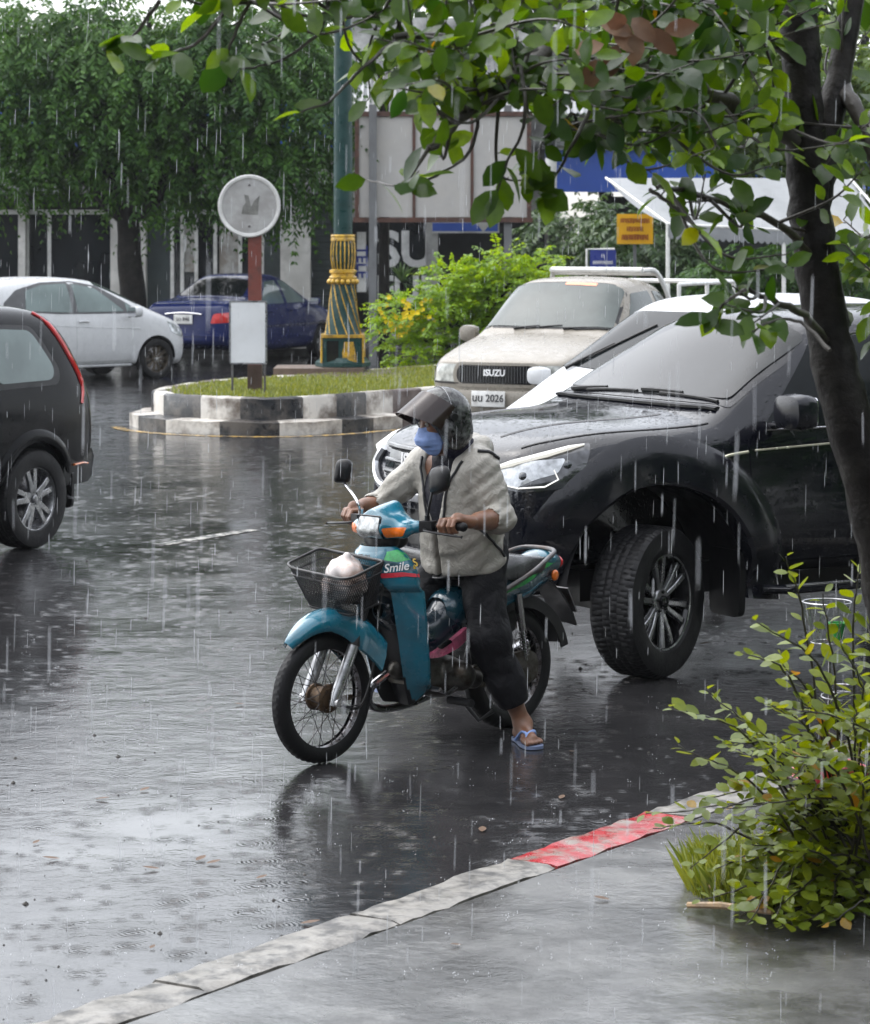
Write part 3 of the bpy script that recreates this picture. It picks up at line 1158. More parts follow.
def black_pickup():
    T = thing('pickup_truck', 'large glossy black double cab pickup with lit headlight strip, right behind the motorcyclist', 'pickup')
    S = [
        st(-4.2, (.7, .55), (.86, .6), (.9, .85), (.9, 1.12), (.86, 1.2), 1.22),
        st(-4.05, (.75, .5), (.9, .55), (.93, .85), (.92, 1.15), (.87, 1.24), 1.25),
        st(-3.1, (.78, .46), (.91, .52), (.935, .85), (.925, 1.16), (.88, 1.26), 1.27),
        st(-2.92, (.78, .46), (.91, .52), (.935, .85), (.925, 1.17), (.86, 1.30), 1.31),
        st(-2.72, (.78, .46), (.91, .52), (.935, .85), (.925, 1.19), (.70, 1.72), 1.77),
        st(-2.45, (.78, .46), (.91, .52), (.935, .85), (.925, 1.20), (.68, 1.79), 1.85),
        st(-1.85, (.78, .46), (.91, .52), (.935, .85), (.925, 1.21), (.68, 1.80), 1.87),
        st(-1.2, (.78, .46), (.91, .52), (.935, .85), (.925, 1.22), (.67, 1.77), 1.84),
        st(-1.02, (.78, .46), (.91, .52), (.935, .85), (.925, 1.22), (.67, 1.73), 1.80),
        st(-.43, (.78, .46), (.91, .52), (.935, .85), (.92, 1.20), (.80, 1.31), 1.37),
        st(-.30, (.78, .46), (.91, .52), (.935, .85), (.92, 1.20), (.81, 1.275), 1.33),
        st(-.02, (.78, .46), (.91, .52), (.935, .85), (.915, 1.19), (.80, 1.26), 1.315),
        st(.30, (.76, .44), (.9, .52), (.925, .85), (.89, 1.17), (.76, 1.255), 1.305),
        st(.56, (.72, .42), (.86, .5), (.88, .85), (.85, 1.13), (.70, 1.215), 1.255),
        st(.72, (.60, .42), (.76, .48), (.79, .84), (.75, 1.08), (.62, 1.165), 1.195),
        st(.77, (.52, .44), (.66, .5), (.70, .82), (.67, 1.06), (.55, 1.13), 1.155, dx=[-.03, -.03, -.03, .02, .03, 0, -.03, -.03, -.03]),
    ]
    me = shell(S, fbow=.13, rbow=.04, creases=((6, 8, 15, .35), (5, 3, 13, .25)))
    solid = mesh_bvh(me)
    me = arches(me, [(0, .43), (-3.095, .43)], .56, .93)
    body = link_mesh('body', me, M['paint_black'], T, 38)
    b = solid
    well(T, 0, .43, .555, .93); well(T, -3.095, .43, .555, .93)
    # glazing
    panel(T, 'windscreen_surround', b, arcx(-.41, -.50, .80, -1.085, -1.15, .675), 'z', M['trim_black'], (1,), off=.003, r=.04)
    panel(T, 'windscreen', b, arcx(-.445, -.535, .755, -1.06, -1.12, .645), 'z', M['glass_pickup'], (1,), off=.009, r=.05)
    panel(T, 'rear_window', b, [(-.62, 1.36), (.62, 1.36), (.56, 1.7), (-.56, 1.7)], 'x', M['glass'], (-1,), off=.006, r=.06)
    doorF = [(-.57, .58), (-.55, 1.2), (-1.14, 1.74), (-1.72, 1.765), (-1.74, .56), (-.8, .56)]
    doorR = [(-1.76, .56), (-1.745, 1.765), (-2.42, 1.745), (-2.72, 1.25), (-2.62, .9), (-2.55, .62)]
    for sg in (1, -1):
        for poly, wn, hx in ((doorF, [(-.66, 1.245), (-1.14, 1.68), (-1.68, 1.715), (-1.68, 1.25)], -1.62), (doorR, [(-1.80, 1.25), (-1.79, 1.715), (-2.36, 1.69), (-2.6, 1.27)], -2.45)):
            D = panel(T, 'door', b, poly, 'y', M['paint_black'], (sg,), off=.006, depth=.02, r=.05)[0]
            panel(D, 'window', b, wn, 'y', M['glass'], (sg,), off=.011, r=.035)
            bm = BM()
            P = drape(b, [(hx + .11, 1.075), (hx + .09, 1.085), (hx, 1.09), (hx - .09, 1.085), (hx - .11, 1.075)], 'y', sg, .03)
            tube(bm, P, [.008, .015, .016, .015, .008], 8)
            obj('handle', bm, M['chrome'], D)
            seam(D, b, [(x, 1.235 + (.0)) for x in np.linspace(poly[1][0] - .12 if poly is doorF else -1.8, -1.7 if poly is doorF else -2.58, 14)], 'y', (sg,), .006, M['chrome_dim'], .012, 'window_strip')
    # mirrors
    for sg in (1, -1):
        mirror(T, (-.71, 1.09, 1.34) if sg > 0 else (-.98, -1.0, 1.30), sg, M['trim_black'], (.14, .24, .19))
    wiper(T, b, (-.47, -.62), (-.47, -.02), .016); wiper(T, b, (-.465, .08), (-.51, .66), .016)
    bm = BM()
    P = drape(b, [(-.375 - .09 * (y / .76) ** 2, y) for y in np.linspace(-.76, .76, 25)], 'z', 1, .002)
    tube(bm, P, .03, 6, flat=.4)
    obj('cowl_panel', bm, M['black_plastic'], T)
    # bonnet lines
    for sg in (1, -1):
        P = drape(b, line2([(-.36, sg * .82), (.1, sg * .78), (.45, sg * .72), (.66, sg * .64)]), 'z', 1, .001)
        bm = BM(); tube(bm, P, .005, 5); obj('bonnet_seam', bm, M['ink'], T)
        P = drape(b, line2([(-.28, sg * .5), (.2, sg * .46), (.62, sg * .38)]), 'z', 1, -.012)
        bm = BM(); tube(bm, P, .018, 8); obj('bonnet_crease', bm, M['paint_black'], T)
    # front end
    panel(T, 'grille', b, [(-.36, .97), (.36, .97), (.46, 1.14), (-.46, 1.14)], 'x', M['gloss_black'], (1,), off=.006, r=.04)
    for z_, w0 in ((1.0, .38), (1.055, .41), (1.12, .45)):
        bm = BM()
        P = drape(b, [(y, z_) for y in np.linspace(-w0, w0, 18)], 'x', 1, .014)
        tube(bm, P, .016 if z_ != 1.055 else .011, 8)
        obj('grille_bar', bm, M['satin_black'], T)
    bm = BM()                                           # bright surround of the grille
    P = drape(b, line2([(-.55, 1.10), (-.60, 1.02), (-.52, .945), (-.36, .905), (0, .895), (.36, .905), (.52, .945), (.60, 1.02), (.55, 1.10)]), 'x', 1, .012)
    tube(bm, P, .034, 8, flat=.7)
    obj('grille_surround', bm, M['chrome_white'], T)
    bm = BM()
    P = drape(b, line2([(-.6, .86), (-.64, .74), (-.56, .63), (0, .60), (.56, .63), (.64, .74), (.6, .86)]), 'x', 1, .008)
    tube(bm, P, .028, 8, flat=.7)
    obj('bumper_trim', bm, M['satin_black'], T)
    hx = drape(b, [(0, 1.06)], 'x', 1, .022)[0]
    t_ = text_bm('ISUZU', .115, .004, .022)
    bmesh.ops.transform(t_, matrix=basis((0, 1, 0), (1, 0, .05), hx), verts=t_.verts)
    obj('badge', t_, M['white_ink'], T)
    panel(T, 'lower_grille', b, [(-.50, .65), (.50, .65), (.58, .83), (-.58, .83)], 'x', M['gloss_black'], (1,), off=.006, r=.05)
    bm = BM()
    P = drape(b, [(y, .50) for y in np.linspace(-.5, .5, 15)], 'x', 1, .01); tube(bm, P, .03, 8, flat=.6)
    obj('skid_strip', bm, M['silver'], T)
    for sg in (1, -1):
        lamp = [(.94, .99), (.76, .965), (.58, .985), (.47, 1.07), (.40, 1.20), (.52, 1.19), (.74, 1.135), (.94, 1.09)]
        H = obj('headlamp', side_wrap(b, sg, lamp), M['lens_dark'], T, sharp=60)
        obj('reflector', side_wrap(b, sg, [(.95, 1.005), (.80, .985), (.70, 1.03), (.60, 1.06), (.56, 1.13), (.74, 1.115), (.94, 1.07)], .011, .012), M['lens'], H, sharp=60)
        P = wrap_line(b, sg, [(.97, 1.07), (.84, 1.10), (.66, 1.145), (.54, 1.175), (.45, 1.19)], .012)
        bm = BM(); tube(bm, P, [.018, .032, .032, .025, .009], 8, flat=.5)
        obj('daytime_lamp', bm, M['drl'], H)
        P = wrap_line(b, sg, [(.93, 1.005), (.78, .985), (.66, .995), (.60, 1.03), (.62, 1.075)], .012)
        bm = BM(); tube(bm, P, [.007, .011, .012, .010, .005], 8, flat=.35)
        obj('daytime_lamp', bm, M['drl'], H)
        for xx, zz in ((.76, 1.045), (.55, 1.10)):
            P = wrap_line(b, sg, [(xx + .02, zz), (xx, zz)], -.022)
            bm = BM(); ball(bm, P[1], (.042, .035, .038), 18, 12)
            obj('projector', bm, M['projector'], H)
        panel(T, 'fog_lamp_bezel', b, [(sg * .60, .60), (sg * .69, .62), (sg * .71, .78), (sg * .62, .80)], 'x', M['gloss_black'], (1,), off=.006, r=.02)
    # arches, steps, mud flaps
    for sg in (1, -1):
        for x in (0, -3.095): flare(T, b, x, .43, .555, .80, M['trim_black'], sg, .075, a0=.25)
        bm = BM()
        tube(bm, [(-.62, sg * .93, .42), (-.75, sg * .99, .415), (-2.4, sg * .99, .415), (-2.5, sg * .93, .42)], .045, 10, flat=.55, up=(0, 0, 1))
        obj('side_step', bm, M['trim_black'], T)
        bm = BM()
        tube(bm, [(-.70, sg * 1.03, .44), (-2.42, sg * 1.03, .44)], .007, 6)
        obj('step_trim', bm, M['chrome_dim'], T)
        for x in (-.53, -3.62):
            bm = BM(); prism(bm, fillet([(sg * .62, .27), (sg * .88, .27), (sg * .90, .62), (sg * .62, .62)], .05), 'x', x - .02, x + .02)
            obj('mud_flap', bm, M['black_plastic'], T, bevel=.006)
    bm = BM()
    box(bm, (-1.8, 0, .46), (4.2, 1.25, .16)); box(bm, (0, 0, .42), (.3, 1.3, .2)); box(bm, (-3.09, 0, .4), (.3, 1.3, .2))
    obj('chassis', bm, M['black_plastic'], T, bevel=.02)
    # light reflected along wing and door shoulder, modelled as pale raised lines
    for sg in (1, -1):
        bm = BM()
        P = drape(b, line2([(-.32, 1.045), (-.34, 1.085), (-.41, 1.115), (-.54, 1.13)], 6), 'y', sg, .008); tube(bm, P, .008, 6)
        obj('wing_moulding', bm, M['chrome_cream'], T)
        bm = BM()
        P = drape(b, line2([(-.58, 1.135), (-1.0, 1.15), (-1.4, 1.165), (-1.72, 1.17)], 6), 'y', sg, .014); tube(bm, P, .006, 6)
        obj('door_moulding', bm, M['chrome_cream'], T)
        panel(T, 'tail_lamp', b, [(-4.22, .85), (-4.05, .85), (-4.02, 1.15), (-4.2, 1.16)], 'y', M['red_lens'], (sg,), off=.008)
    for q in (1, -1): seam(T, b, [(-2.86, z) for z in np.linspace(.5, 1.25, 12)], 'y', (q,), .006)
    # wheels: front pair steered to the left
    STEER = R(25)
    make_wheel(T, (0, .80, .385), STEER, .385, .26, .245, 'twin6', 1, M['silver'], M['steel'], spin=.35)
    make_wheel(T, (0, -.80, .385), STEER, .385, .26, .245, 'twin6', -1, M['silver'], M['steel'], seg=60)
    make_wheel(T, (-3.095, .80, .385), 0, .385, .26, .245, 'twin6', 1, M['silver'], M['steel'], seg=60)
    make_wheel(T, (-3.095, -.80, .385), 0, .385, .26, .245, 'twin6', -1, M['silver'], M['steel'], seg=60)
    return T


def side_wrap(b, sg, poly, off=.008, depth=.02):
    """panel thrown on at 45 degrees so that it runs round the front corner; poly in (x, z)"""
    P = fillet(poly, .02)
    vo, fo = tri2d(P, .035)
    bm = BM(); top = []; nor = []
    for u, v in vo:
        h, n = wrap_hit(b, sg, u, v)
        top.append(bm.verts.new(h + n * off)); nor.append(n)
    for f in fo:
        try: bm.faces.new([top[i] for i in f])
        except ValueError: pass
    bm.verts.index_update()
    idx = {v: i for i, v in enumerate(top)}
    be = [e for e in bm.edges if len(e.link_faces) == 1]
    low = {}
    for e in be:
        for v in e.verts:
            if v not in low: low[v] = bm.verts.new(v.co - nor[idx[v]] * depth)
    for e in be:
        a, c = e.verts; bm.faces.new((a, c, low[c], low[a]))
    for v in [v for v in top if not v.link_faces]: bm.verts.remove(v)
    return bm


def wrap_hit(b, sg, u, v, c=(.25, .35)):
    """outward ray from inside the nose; u runs from .2 (side) to .95 (front)"""
    # direction turns from sideways to forwards as u grows
    o = Vector((c[0], sg * c[1], v))
    tx = (u - c[0])
    target = Vector((u, sg * (.98 - max(0, u - .45) * .62), v))
    d = (target - o).normalized()
    h, n, _, _ = b.ray_cast(o, d)
    if h is None: h, n, _, _ = b.find_nearest(target)
    if n.dot(d) < 0: n = -n
    return h, n


def wrap_line(b, sg, pts, off):
    out = []
    for u, v in [(p[0], p[1]) for p in spline([Vector((p[0], p[1])) for p in pts], 1)]:
        h, n = wrap_hit(b, sg, u, v)
        out.append(h + n * off)
    return out


M['glass_pickup'] = mat('pickup_windscreen', (.016, .018, .019), .05, spec=.27, var=.4, vs=2, rvar=.02, drops=.12, dropscale=70)  # blurred tone patches in the colour imitate reflections on the windscreen
M['chrome_dim'] = mat('chrome_dim', (.35, .35, .36), .2, 1.0)
M['chrome_cream'] = mat('bright_moulding', (.78, .74, .58), .2, .6)  # pale colour of the modelled light streak on wing and door
M['chrome_white'] = mat('bright_surround', (.52, .53, .55), .14, .55, drops=.1)
M['satin_black'] = mat('satin_black', (.02, .021, .024), .3, coat=.4)

TRUCK = black_pickup()
tz = R(180 + 30)
TRUCK.rotation_euler = (0, 0, tz); TRUCK.location = (.685, 14.96, 0)
# ---------------------------------------------------------------- the other vehicles
M['paint_cream'] = mat('paint_champagne', (.225, .204, .17), .3, .1, spec=.5, var=.08, drops=.08, dropscale=40)
M['paint_white'] = mat('paint_white', (.50, .51, .52), .3, spec=.4, var=.06, drops=.05, dropscale=40)
M['paint_navy'] = mat('paint_navy', (.009, .017, .085), .18, spec=.5, var=.15, drops=.08, dropscale=35)
M['paint_dark'] = mat('paint_black_green', (.0035, .0038, .0045), .12, spec=.13, var=.2, drops=.15, dropscale=35)
M['grey_plastic'] = mat('grey_plastic', (.06, .062, .065), .42, bump=.1, bs=90)
M['white_tube'] = mat('white_tube', (.68, .68, .66), .3, coat=.4)
M['cabin'] = mat('cabin_trim', (.03, .03, .032), .7)


def plate_on(parent, bvh, y, z, sg, lines, w_=.34, h_=.15, tilt=0.0, m_txt='ink'):
    P = drape(bvh, [(y, z)], 'x', sg, .02)
    if not P: return
    p = P[0]
    bm = BM(); box(bm, (0, 0, 0), (w_, h_, .012))
    Mx = basis((0, sg, 0), (sg, 0, tilt), p)
    bmesh.ops.transform(bm, matrix=Mx, verts=bm.verts)
    o = obj('number_plate', bm, M['plate'], parent, bevel=.004)
    for txt, dx, dy, size in lines:
        t_ = text_bm(txt, size, .002, .012)
        bmesh.ops.transform(t_, matrix=Mx @ Matrix.Translation((dx, dy, .009)), verts=t_.verts)
        obj('lettering', t_, M[m_txt], o)
    return o


def cream_pickup():
    T = thing('pickup_truck', 'cream single cab pickup with white tubular cargo rails and plate ending 2026', 'pickup')
    h = .84
    S = [
        st(-3.75, (.6, .55), (.75, .6), (.8, .8), (.8, 1.0), (.77, 1.05), 1.06),
        st(-3.6, (.66, .5), (.8, .56), (h, .8), (.82, 1.02), (.78, 1.07), 1.08),
        st(-2.0, (.68, .46), (.81, .52), (h, .8), (.82, 1.03), (.78, 1.08), 1.09),
        st(-1.84, (.68, .46), (.81, .52), (h, .8), (.82, 1.04), (.77, 1.12), 1.13),
        st(-1.74, (.68, .46), (.81, .52), (h, .8), (.82, 1.06), (.68, 1.58), 1.62),
        st(-1.6, (.68, .46), (.81, .52), (h, .8), (.82, 1.07), (.66, 1.66), 1.70),
        st(-1.1, (.68, .46), (.81, .52), (h, .8), (.82, 1.08), (.66, 1.675), 1.72),
        st(-.80, (.68, .46), (.81, .52), (h, .8), (.82, 1.08), (.66, 1.655), 1.70),
        st(-.66, (.68, .46), (.81, .52), (h, .8), (.82, 1.08), (.665, 1.61), 1.655),
        st(-.12, (.68, .46), (.81, .52), (h, .8), (.815, 1.07), (.74, 1.16), 1.20),
        st(.0, (.68, .46), (.81, .52), (h, .8), (.81, 1.06), (.74, 1.12), 1.165),
        st(.4, (.66, .45), (.8, .52), (.83, .78), (.79, 1.01), (.70, 1.075), 1.115),
        st(.85, (.62, .43), (.77, .5), (.79, .75), (.76, .94), (.66, .985), 1.02),
        st(1.0, (.56, .42), (.70, .48), (.73, .72), (.71, .90), (.62, .945), .97),
        st(1.04, (.5, .43), (.65, .48), (.68, .70), (.66, .88), (.58, .92), .94),
    ]
    me = shell(S, fbow=.08, rbow=.02, creases=((6, 9, 14, .3),))
    b = mesh_bvh(me)
    me = arches(me, [(.42, .36), (-2.6, .36)], .41, .84)
    link_mesh('body', me, M['paint_cream'], T, 38)
    for x in (.42, -2.6): well(T, x, .36, .405, .84)
    panel(T, 'windscreen_seal', b, arcx(-.10, -.17, .735, -.715, -.75, .64), 'z', M['black_plastic'], (1,), off=.002, r=.05)
    ws = panel(T, 'windscreen', b, arcx(-.125, -.195, .70, -.69, -.73, .615), 'z', M['glass_tint'], (1,), off=.008, r=.05)[0]
    panel(ws, 'sticker', b, [(-.655, -.02), (-.655, .33), (-.70, .33), (-.70, -.02)], 'z', M['amber'], (1,), off=.011, r=.008)
    wiper(T, b, (-.10, -.35), (-.16, .12), .014); wiper(T, b, (-.10, .2), (-.17, .62), .014)
    for sg in (1, -1):
        D = panel(T, 'door', b, [(-.2, .54), (-.19, 1.09), (-.74, 1.6), (-1.32, 1.625), (-1.32, .54)], 'y', M['paint_cream'], (sg,), off=.005, r=.04)[0]
        panel(D, 'window', b, [(-.34, 1.11), (-.78, 1.545), (-1.26, 1.565), (-1.26, 1.11)], 'y', M['glass_tint'], (sg,), off=.010, r=.03)
        panel(T, 'quarter_window', b, [(-1.38, 1.12), (-1.38, 1.565), (-1.62, 1.54), (-1.68, 1.13)], 'y', M['glass_tint'], (sg,), off=.007, r=.03)
        bm = BM(); tube(bm, drape(b, [(-1.24, .97), (-1.15, .98), (-1.06, .97)], 'y', sg, .025), .014, 8); obj('handle', bm, M['paint_cream'], D)
        seam(T, b, [(x, .92) for x in np.linspace(-3.6, .85, 40)], 'y', (sg,), .012, M['grey_plastic'], .004, 'side_moulding')
        mirror(T, (-.33, sg * .97, 1.14), sg, M['paint_cream'], (.12, .2, .17), stalk=.06)
        # lamps
        H = panel(T, 'headlamp', b, [(sg * .42, .73), (sg * .80, .74), (sg * .80, .895), (sg * .44, .90)], 'x', M['lens_pickup'], (1,), off=.008, r=.02)[0]
        panel(T, 'indicator', b, [(.82, .73), (.97, .72), (.985, .875), (.84, .88)], 'y', M['lens_pickup'], (sg,), off=.008, r=.01)
        bm = BM(); P = drape(b, [(sg * .41, .72), (sg * .6, .722), (sg * .70, .728)], 'x', 1, .008); tube(bm, P, .008, 6); obj('lamp_trim', bm, M['black_plastic'], T)
        flare(T, b, .42, .36, .405, .47, M['paint_cream'], sg, .02, a0=0)
        flare(T, b, -2.6, .36, .405, .47, M['paint_cream'], sg, .02, a0=0)
        panel(T, 'tail_lamp', b, [(-3.72, .72), (-3.6, .72), (-3.6, 1.0), (-3.72, 1.0)], 'y', M['red_lens'], (sg,), off=.008, r=.01)
    # grille: dark vertical bars inside a bright frame
    g = fillet([(-.40, .72), (.40, .72), (.44, .80), (.40, .895), (-.40, .895), (-.44, .80)], .05)
    panel(T, 'grille_frame', b, [(u * 1.1, (v - .81) * 1.32 + .805) for u, v in g], 'x', M['paint_cream'], (1,), off=.012, r=0)
    G = panel(T, 'grille', b, g, 'x', M['gloss_black'], (1,), off=.016, r=0)[0]
    bm = BM()
    for k in range(27):
        y = -.39 + .78 * k / 26
        P = drape(b, [(y, .735), (y, .885)], 'x', 1, .022)
        if len(P) == 2: tube(bm, P, .0055, 5)
    obj('grille_bar', bm, M['grey_plastic'], G)
    hx = drape(b, [(0, .825)], 'x', 1, .034)[0]
    t_ = text_bm('ISUZU', .085, .004, .03)
    bmesh.ops.transform(t_, matrix=basis((0, 1, 0), (1, 0, .1), hx), verts=t_.verts)
    obj('badge', t_, M['white_ink'], G)
    bm = BM()                                           # separate bumper
    rows = []
    for z, o in ((.43, .02), (.46, .08), (.60, .10), (.655, .08), (.66, .0)):
        rows.append([Vector((1.12 + o - .22 * abs(u) ** 2.6 - (.5 * max(0, abs(u) - .93) / .07), u * .84, z)) for u in np.linspace(-1, 1, 41)])
    loft(bm, rows, closed=False, caps=False)
    B = obj('bumper', bm, M['paint_cream'], T, sharp=40)
    bm = BM()
    bm.free()
    for sg in (1, -1):
        bm = BM(); prism(bm, fillet([(sg * .28, .50), (sg * .62, .50), (sg * .62, .60), (sg * .28, .60)], .02), 'x', 1.15, 1.195)
        obj('bumper_slot', bm, M['gloss_black'], B)
    Mx = basis((0, 1, 0), (1, 0, .06), (1.245, -.02, .585))
    bm = BM(); box(bm, (0, 0, 0), (.36, .15, .012)); bmesh.ops.transform(bm, matrix=Mx, verts=bm.verts)
    pl = obj('number_plate', bm, M['plate'], T, bevel=.004)
    t_ = text_bm('นน 2026', .098, .002, .012); bmesh.ops.transform(t_, matrix=Mx @ Matrix.Translation((0, .004, .009)), verts=t_.verts)
    obj('lettering', t_, M['ink'], pl)
    # white rails above the bed and the cab
    bm = BM()
    for sg in (1, -1):
        tube(bm, spline([Vector(p) for p in ((-1.86, sg * .70, 1.08), (-1.80, sg * .69, 1.45), (-1.66, sg * .60, 1.74), (-1.45, sg * .52, 1.77))], 5), .028, 8)
        tube(bm, [(-1.9, sg * .76, 1.62), (-3.6, sg * .76, 1.62)], .024, 8)
        tube(bm, [(-1.9, sg * .76, 1.36), (-3.6, sg * .76, 1.36)], .024, 8)
        for x in (-1.9, -2.75, -3.6): tube(bm, [(x, sg * .76, 1.05), (x, sg * .76, 1.62)], .024, 8)
    tube(bm, [(-1.45, -.52, 1.77), (-1.45, .52, 1.77)], .03, 8)
    tube(bm, [(-1.66, -.60, 1.74), (-1.66, .60, 1.74)], .03, 8)
    tube(bm, [(-3.6, -.76, 1.62), (-3.6, .76, 1.62)], .024, 8)
    obj('cargo_rail', bm, M['white_tube'], T)
    bm = BM(); box(bm, (-1.4, 0, .42), (4.6, 1.1, .2)); obj('chassis', bm, M['black_plastic'], T, bevel=.02)
    for x in (.42, -2.6):
        for sg in (1, -1): make_wheel(T, (x, sg * .72, .33), 0, .33, .21, .20, 'twin5', sg, M['silver'], M['steel'], tread=False, seg=48)
    return T


M['lens_pickup'] = mat('old_lamp_lens', (.42, .43, .40), .12, .2, coat=1, var=.6, vs=16)


def hatchback():
    T = thing('hatchback', 'white hatchback with dark bronze wheels, parked behind the black car', 'car')
    h = .845
    S = [
        st(-2.98, (.5, .42), (.66, .48), (.70, .72), (.68, .98), (.60, 1.10), 1.12),
        st(-2.9, (.6, .34), (.74, .42), (.79, .72), (.77, 1.0), (.64, 1.32), 1.36),
        st(-2.65, (.66, .27), (.80, .34), (.83, .66), (.80, 1.0), (.62, 1.47), 1.50),
        st(-2.2, (.68, .23), (.82, .28), (h, .64), (.815, .99), (.60, 1.51), 1.535),
        st(-1.6, (.68, .21), (.82, .26), (h, .63), (.815, .98), (.60, 1.52), 1.545),
        st(-1.05, (.68, .21), (.82, .26), (h, .63), (.815, .97), (.60, 1.49), 1.515),
        st(-.75, (.68, .21), (.82, .26), (h, .63), (.815, .96), (.61, 1.40), 1.43),
        st(-.15, (.68, .21), (.82, .26), (h, .63), (.81, .95), (.70, 1.09), 1.125),
        st(.15, (.68, .21), (.82, .26), (h, .62), (.80, .90), (.70, .97), 1.0),
        st(.42, (.64, .20), (.79, .25), (.82, .58), (.75, .82), (.62, .88), .905),
        st(.54, (.54, .20), (.70, .26), (.74, .54), (.68, .75), (.56, .79), .815),
        st(.59, (.46, .22), (.62, .28), (.66, .52), (.62, .70), (.52, .74), .755),
    ]
    me = shell(S, fbow=.09, rbow=.06, creases=((5, 2, 9, .2),))
    b = mesh_bvh(me)
    me = arches(me, [(0, .31), (-2.53, .31)], .345, .845)
    link_mesh('body', me, M['paint_white'], T, 38)
    for x in (0, -2.53): well(T, x, .31, .342, .845)
    panel(T, 'windscreen', b, arcx(-.12, -.24, .66, -.92, -.98, .56), 'z', M['glass_tint'], (1,), off=.006, r=.05)
    panel(T, 'rear_window', b, [(-.52, 1.06), (.52, 1.06), (.46, 1.38), (-.46, 1.38)], 'x', M['glass_tint'], (-1,), off=.006, r=.05)
    for sg in (1, -1):
        panel(T, 'window_surround', b, [(-.22, .985), (-.52, 1.17), (-.95, 1.40), (-1.35, 1.475), (-1.9, 1.46), (-2.35, 1.36), (-2.62, 1.16), (-2.55, 1.06), (-1.7, 1.0)], 'y', M['grey_plastic'], (sg,), off=.004, r=.05)
        D = panel(T, 'door', b, [(-.50, .30), (-.42, .7), (-.50, .965), (-1.42, .985), (-1.42, .30)], 'y', M['paint_white'], (sg,), off=.004, r=.05)[0]
        panel(D, 'window', b, [(-.56, 1.02), (-.98, 1.355), (-1.38, 1.43), (-1.38, 1.02)], 'y', M['glass_light'], (sg,), off=.010, r=.03)
        D2 = panel(T, 'door', b, [(-1.44, .30), (-1.44, .985), (-2.25, 1.0), (-2.2, .6), (-2.05, .32)], 'y', M['paint_white'], (sg,), off=.004, r=.05)[0]
        panel(D2, 'window', b, [(-1.47, 1.02), (-1.47, 1.435), (-1.9, 1.42), (-2.2, 1.34), (-2.26, 1.05)], 'y', M['glass_light'], (sg,), off=.010, r=.03)
        panel(T, 'quarter_window', b, [(-.28, .99), (-.51, 1.15), (-.51, 1.0)], 'y', M['glass_light'], (sg,), off=.009, r=.01)
        for d, x in ((D, -1.3), (D2, -2.1)):
            bm = BM(); tube(bm, drape(b, [(x - .09, .88), (x, .887), (x + .09, .88)], 'y', sg, .022), .013, 8); obj('handle', bm, M['paint_white'], d)
        seam(T, b, line2([(-.3, .76), (-1.2, .80), (-2.3, .86)]), 'y', (sg,), .006, M['paint_white'], .004, 'side_crease')
        mirror(T, (-.50, sg * 1.0, 1.02), sg, M['paint_white'], (.14, .24, .17), stalk=.05)
        panel(T, 'headlamp', b, [(.26, .70), (.46, .62), (.56, .62), (.54, .72), (.38, .80), (.2, .86)], 'y', M['lens'], (sg,), off=.006, r=.02)
        panel(T, 'tail_lamp', b, [(-2.86, .90), (-2.7, .92), (-2.7, 1.2), (-2.84, 1.22)], 'y', M['red_lens'], (sg,), off=.006, r=.02)
        bm = BM(); tube(bm, drape(b, [(x, .235) for x in np.linspace(-2.1, -.42, 20)], 'y', sg, .01), .035, 8, flat=.6); obj('side_skirt', bm, M['paint_white'], T)
        for x in (0, -2.53):
            make_wheel(T, (x, sg * .735, .30), 0, .30, .19, .205, 'mesh', sg, M['bronze'], M['steel'], tread=False, seg=48)
    panel(T, 'grille', b, [(-.4, .52), (.4, .52), (.46, .64), (-.46, .64)], 'x', M['gloss_black'], (1,), off=.006, r=.03)
    bm = BM(); box(bm, (-1.25, 0, .24), (3.2, 1.1, .1)); obj('floor_pan', bm, M['black_plastic'], T)
    return T


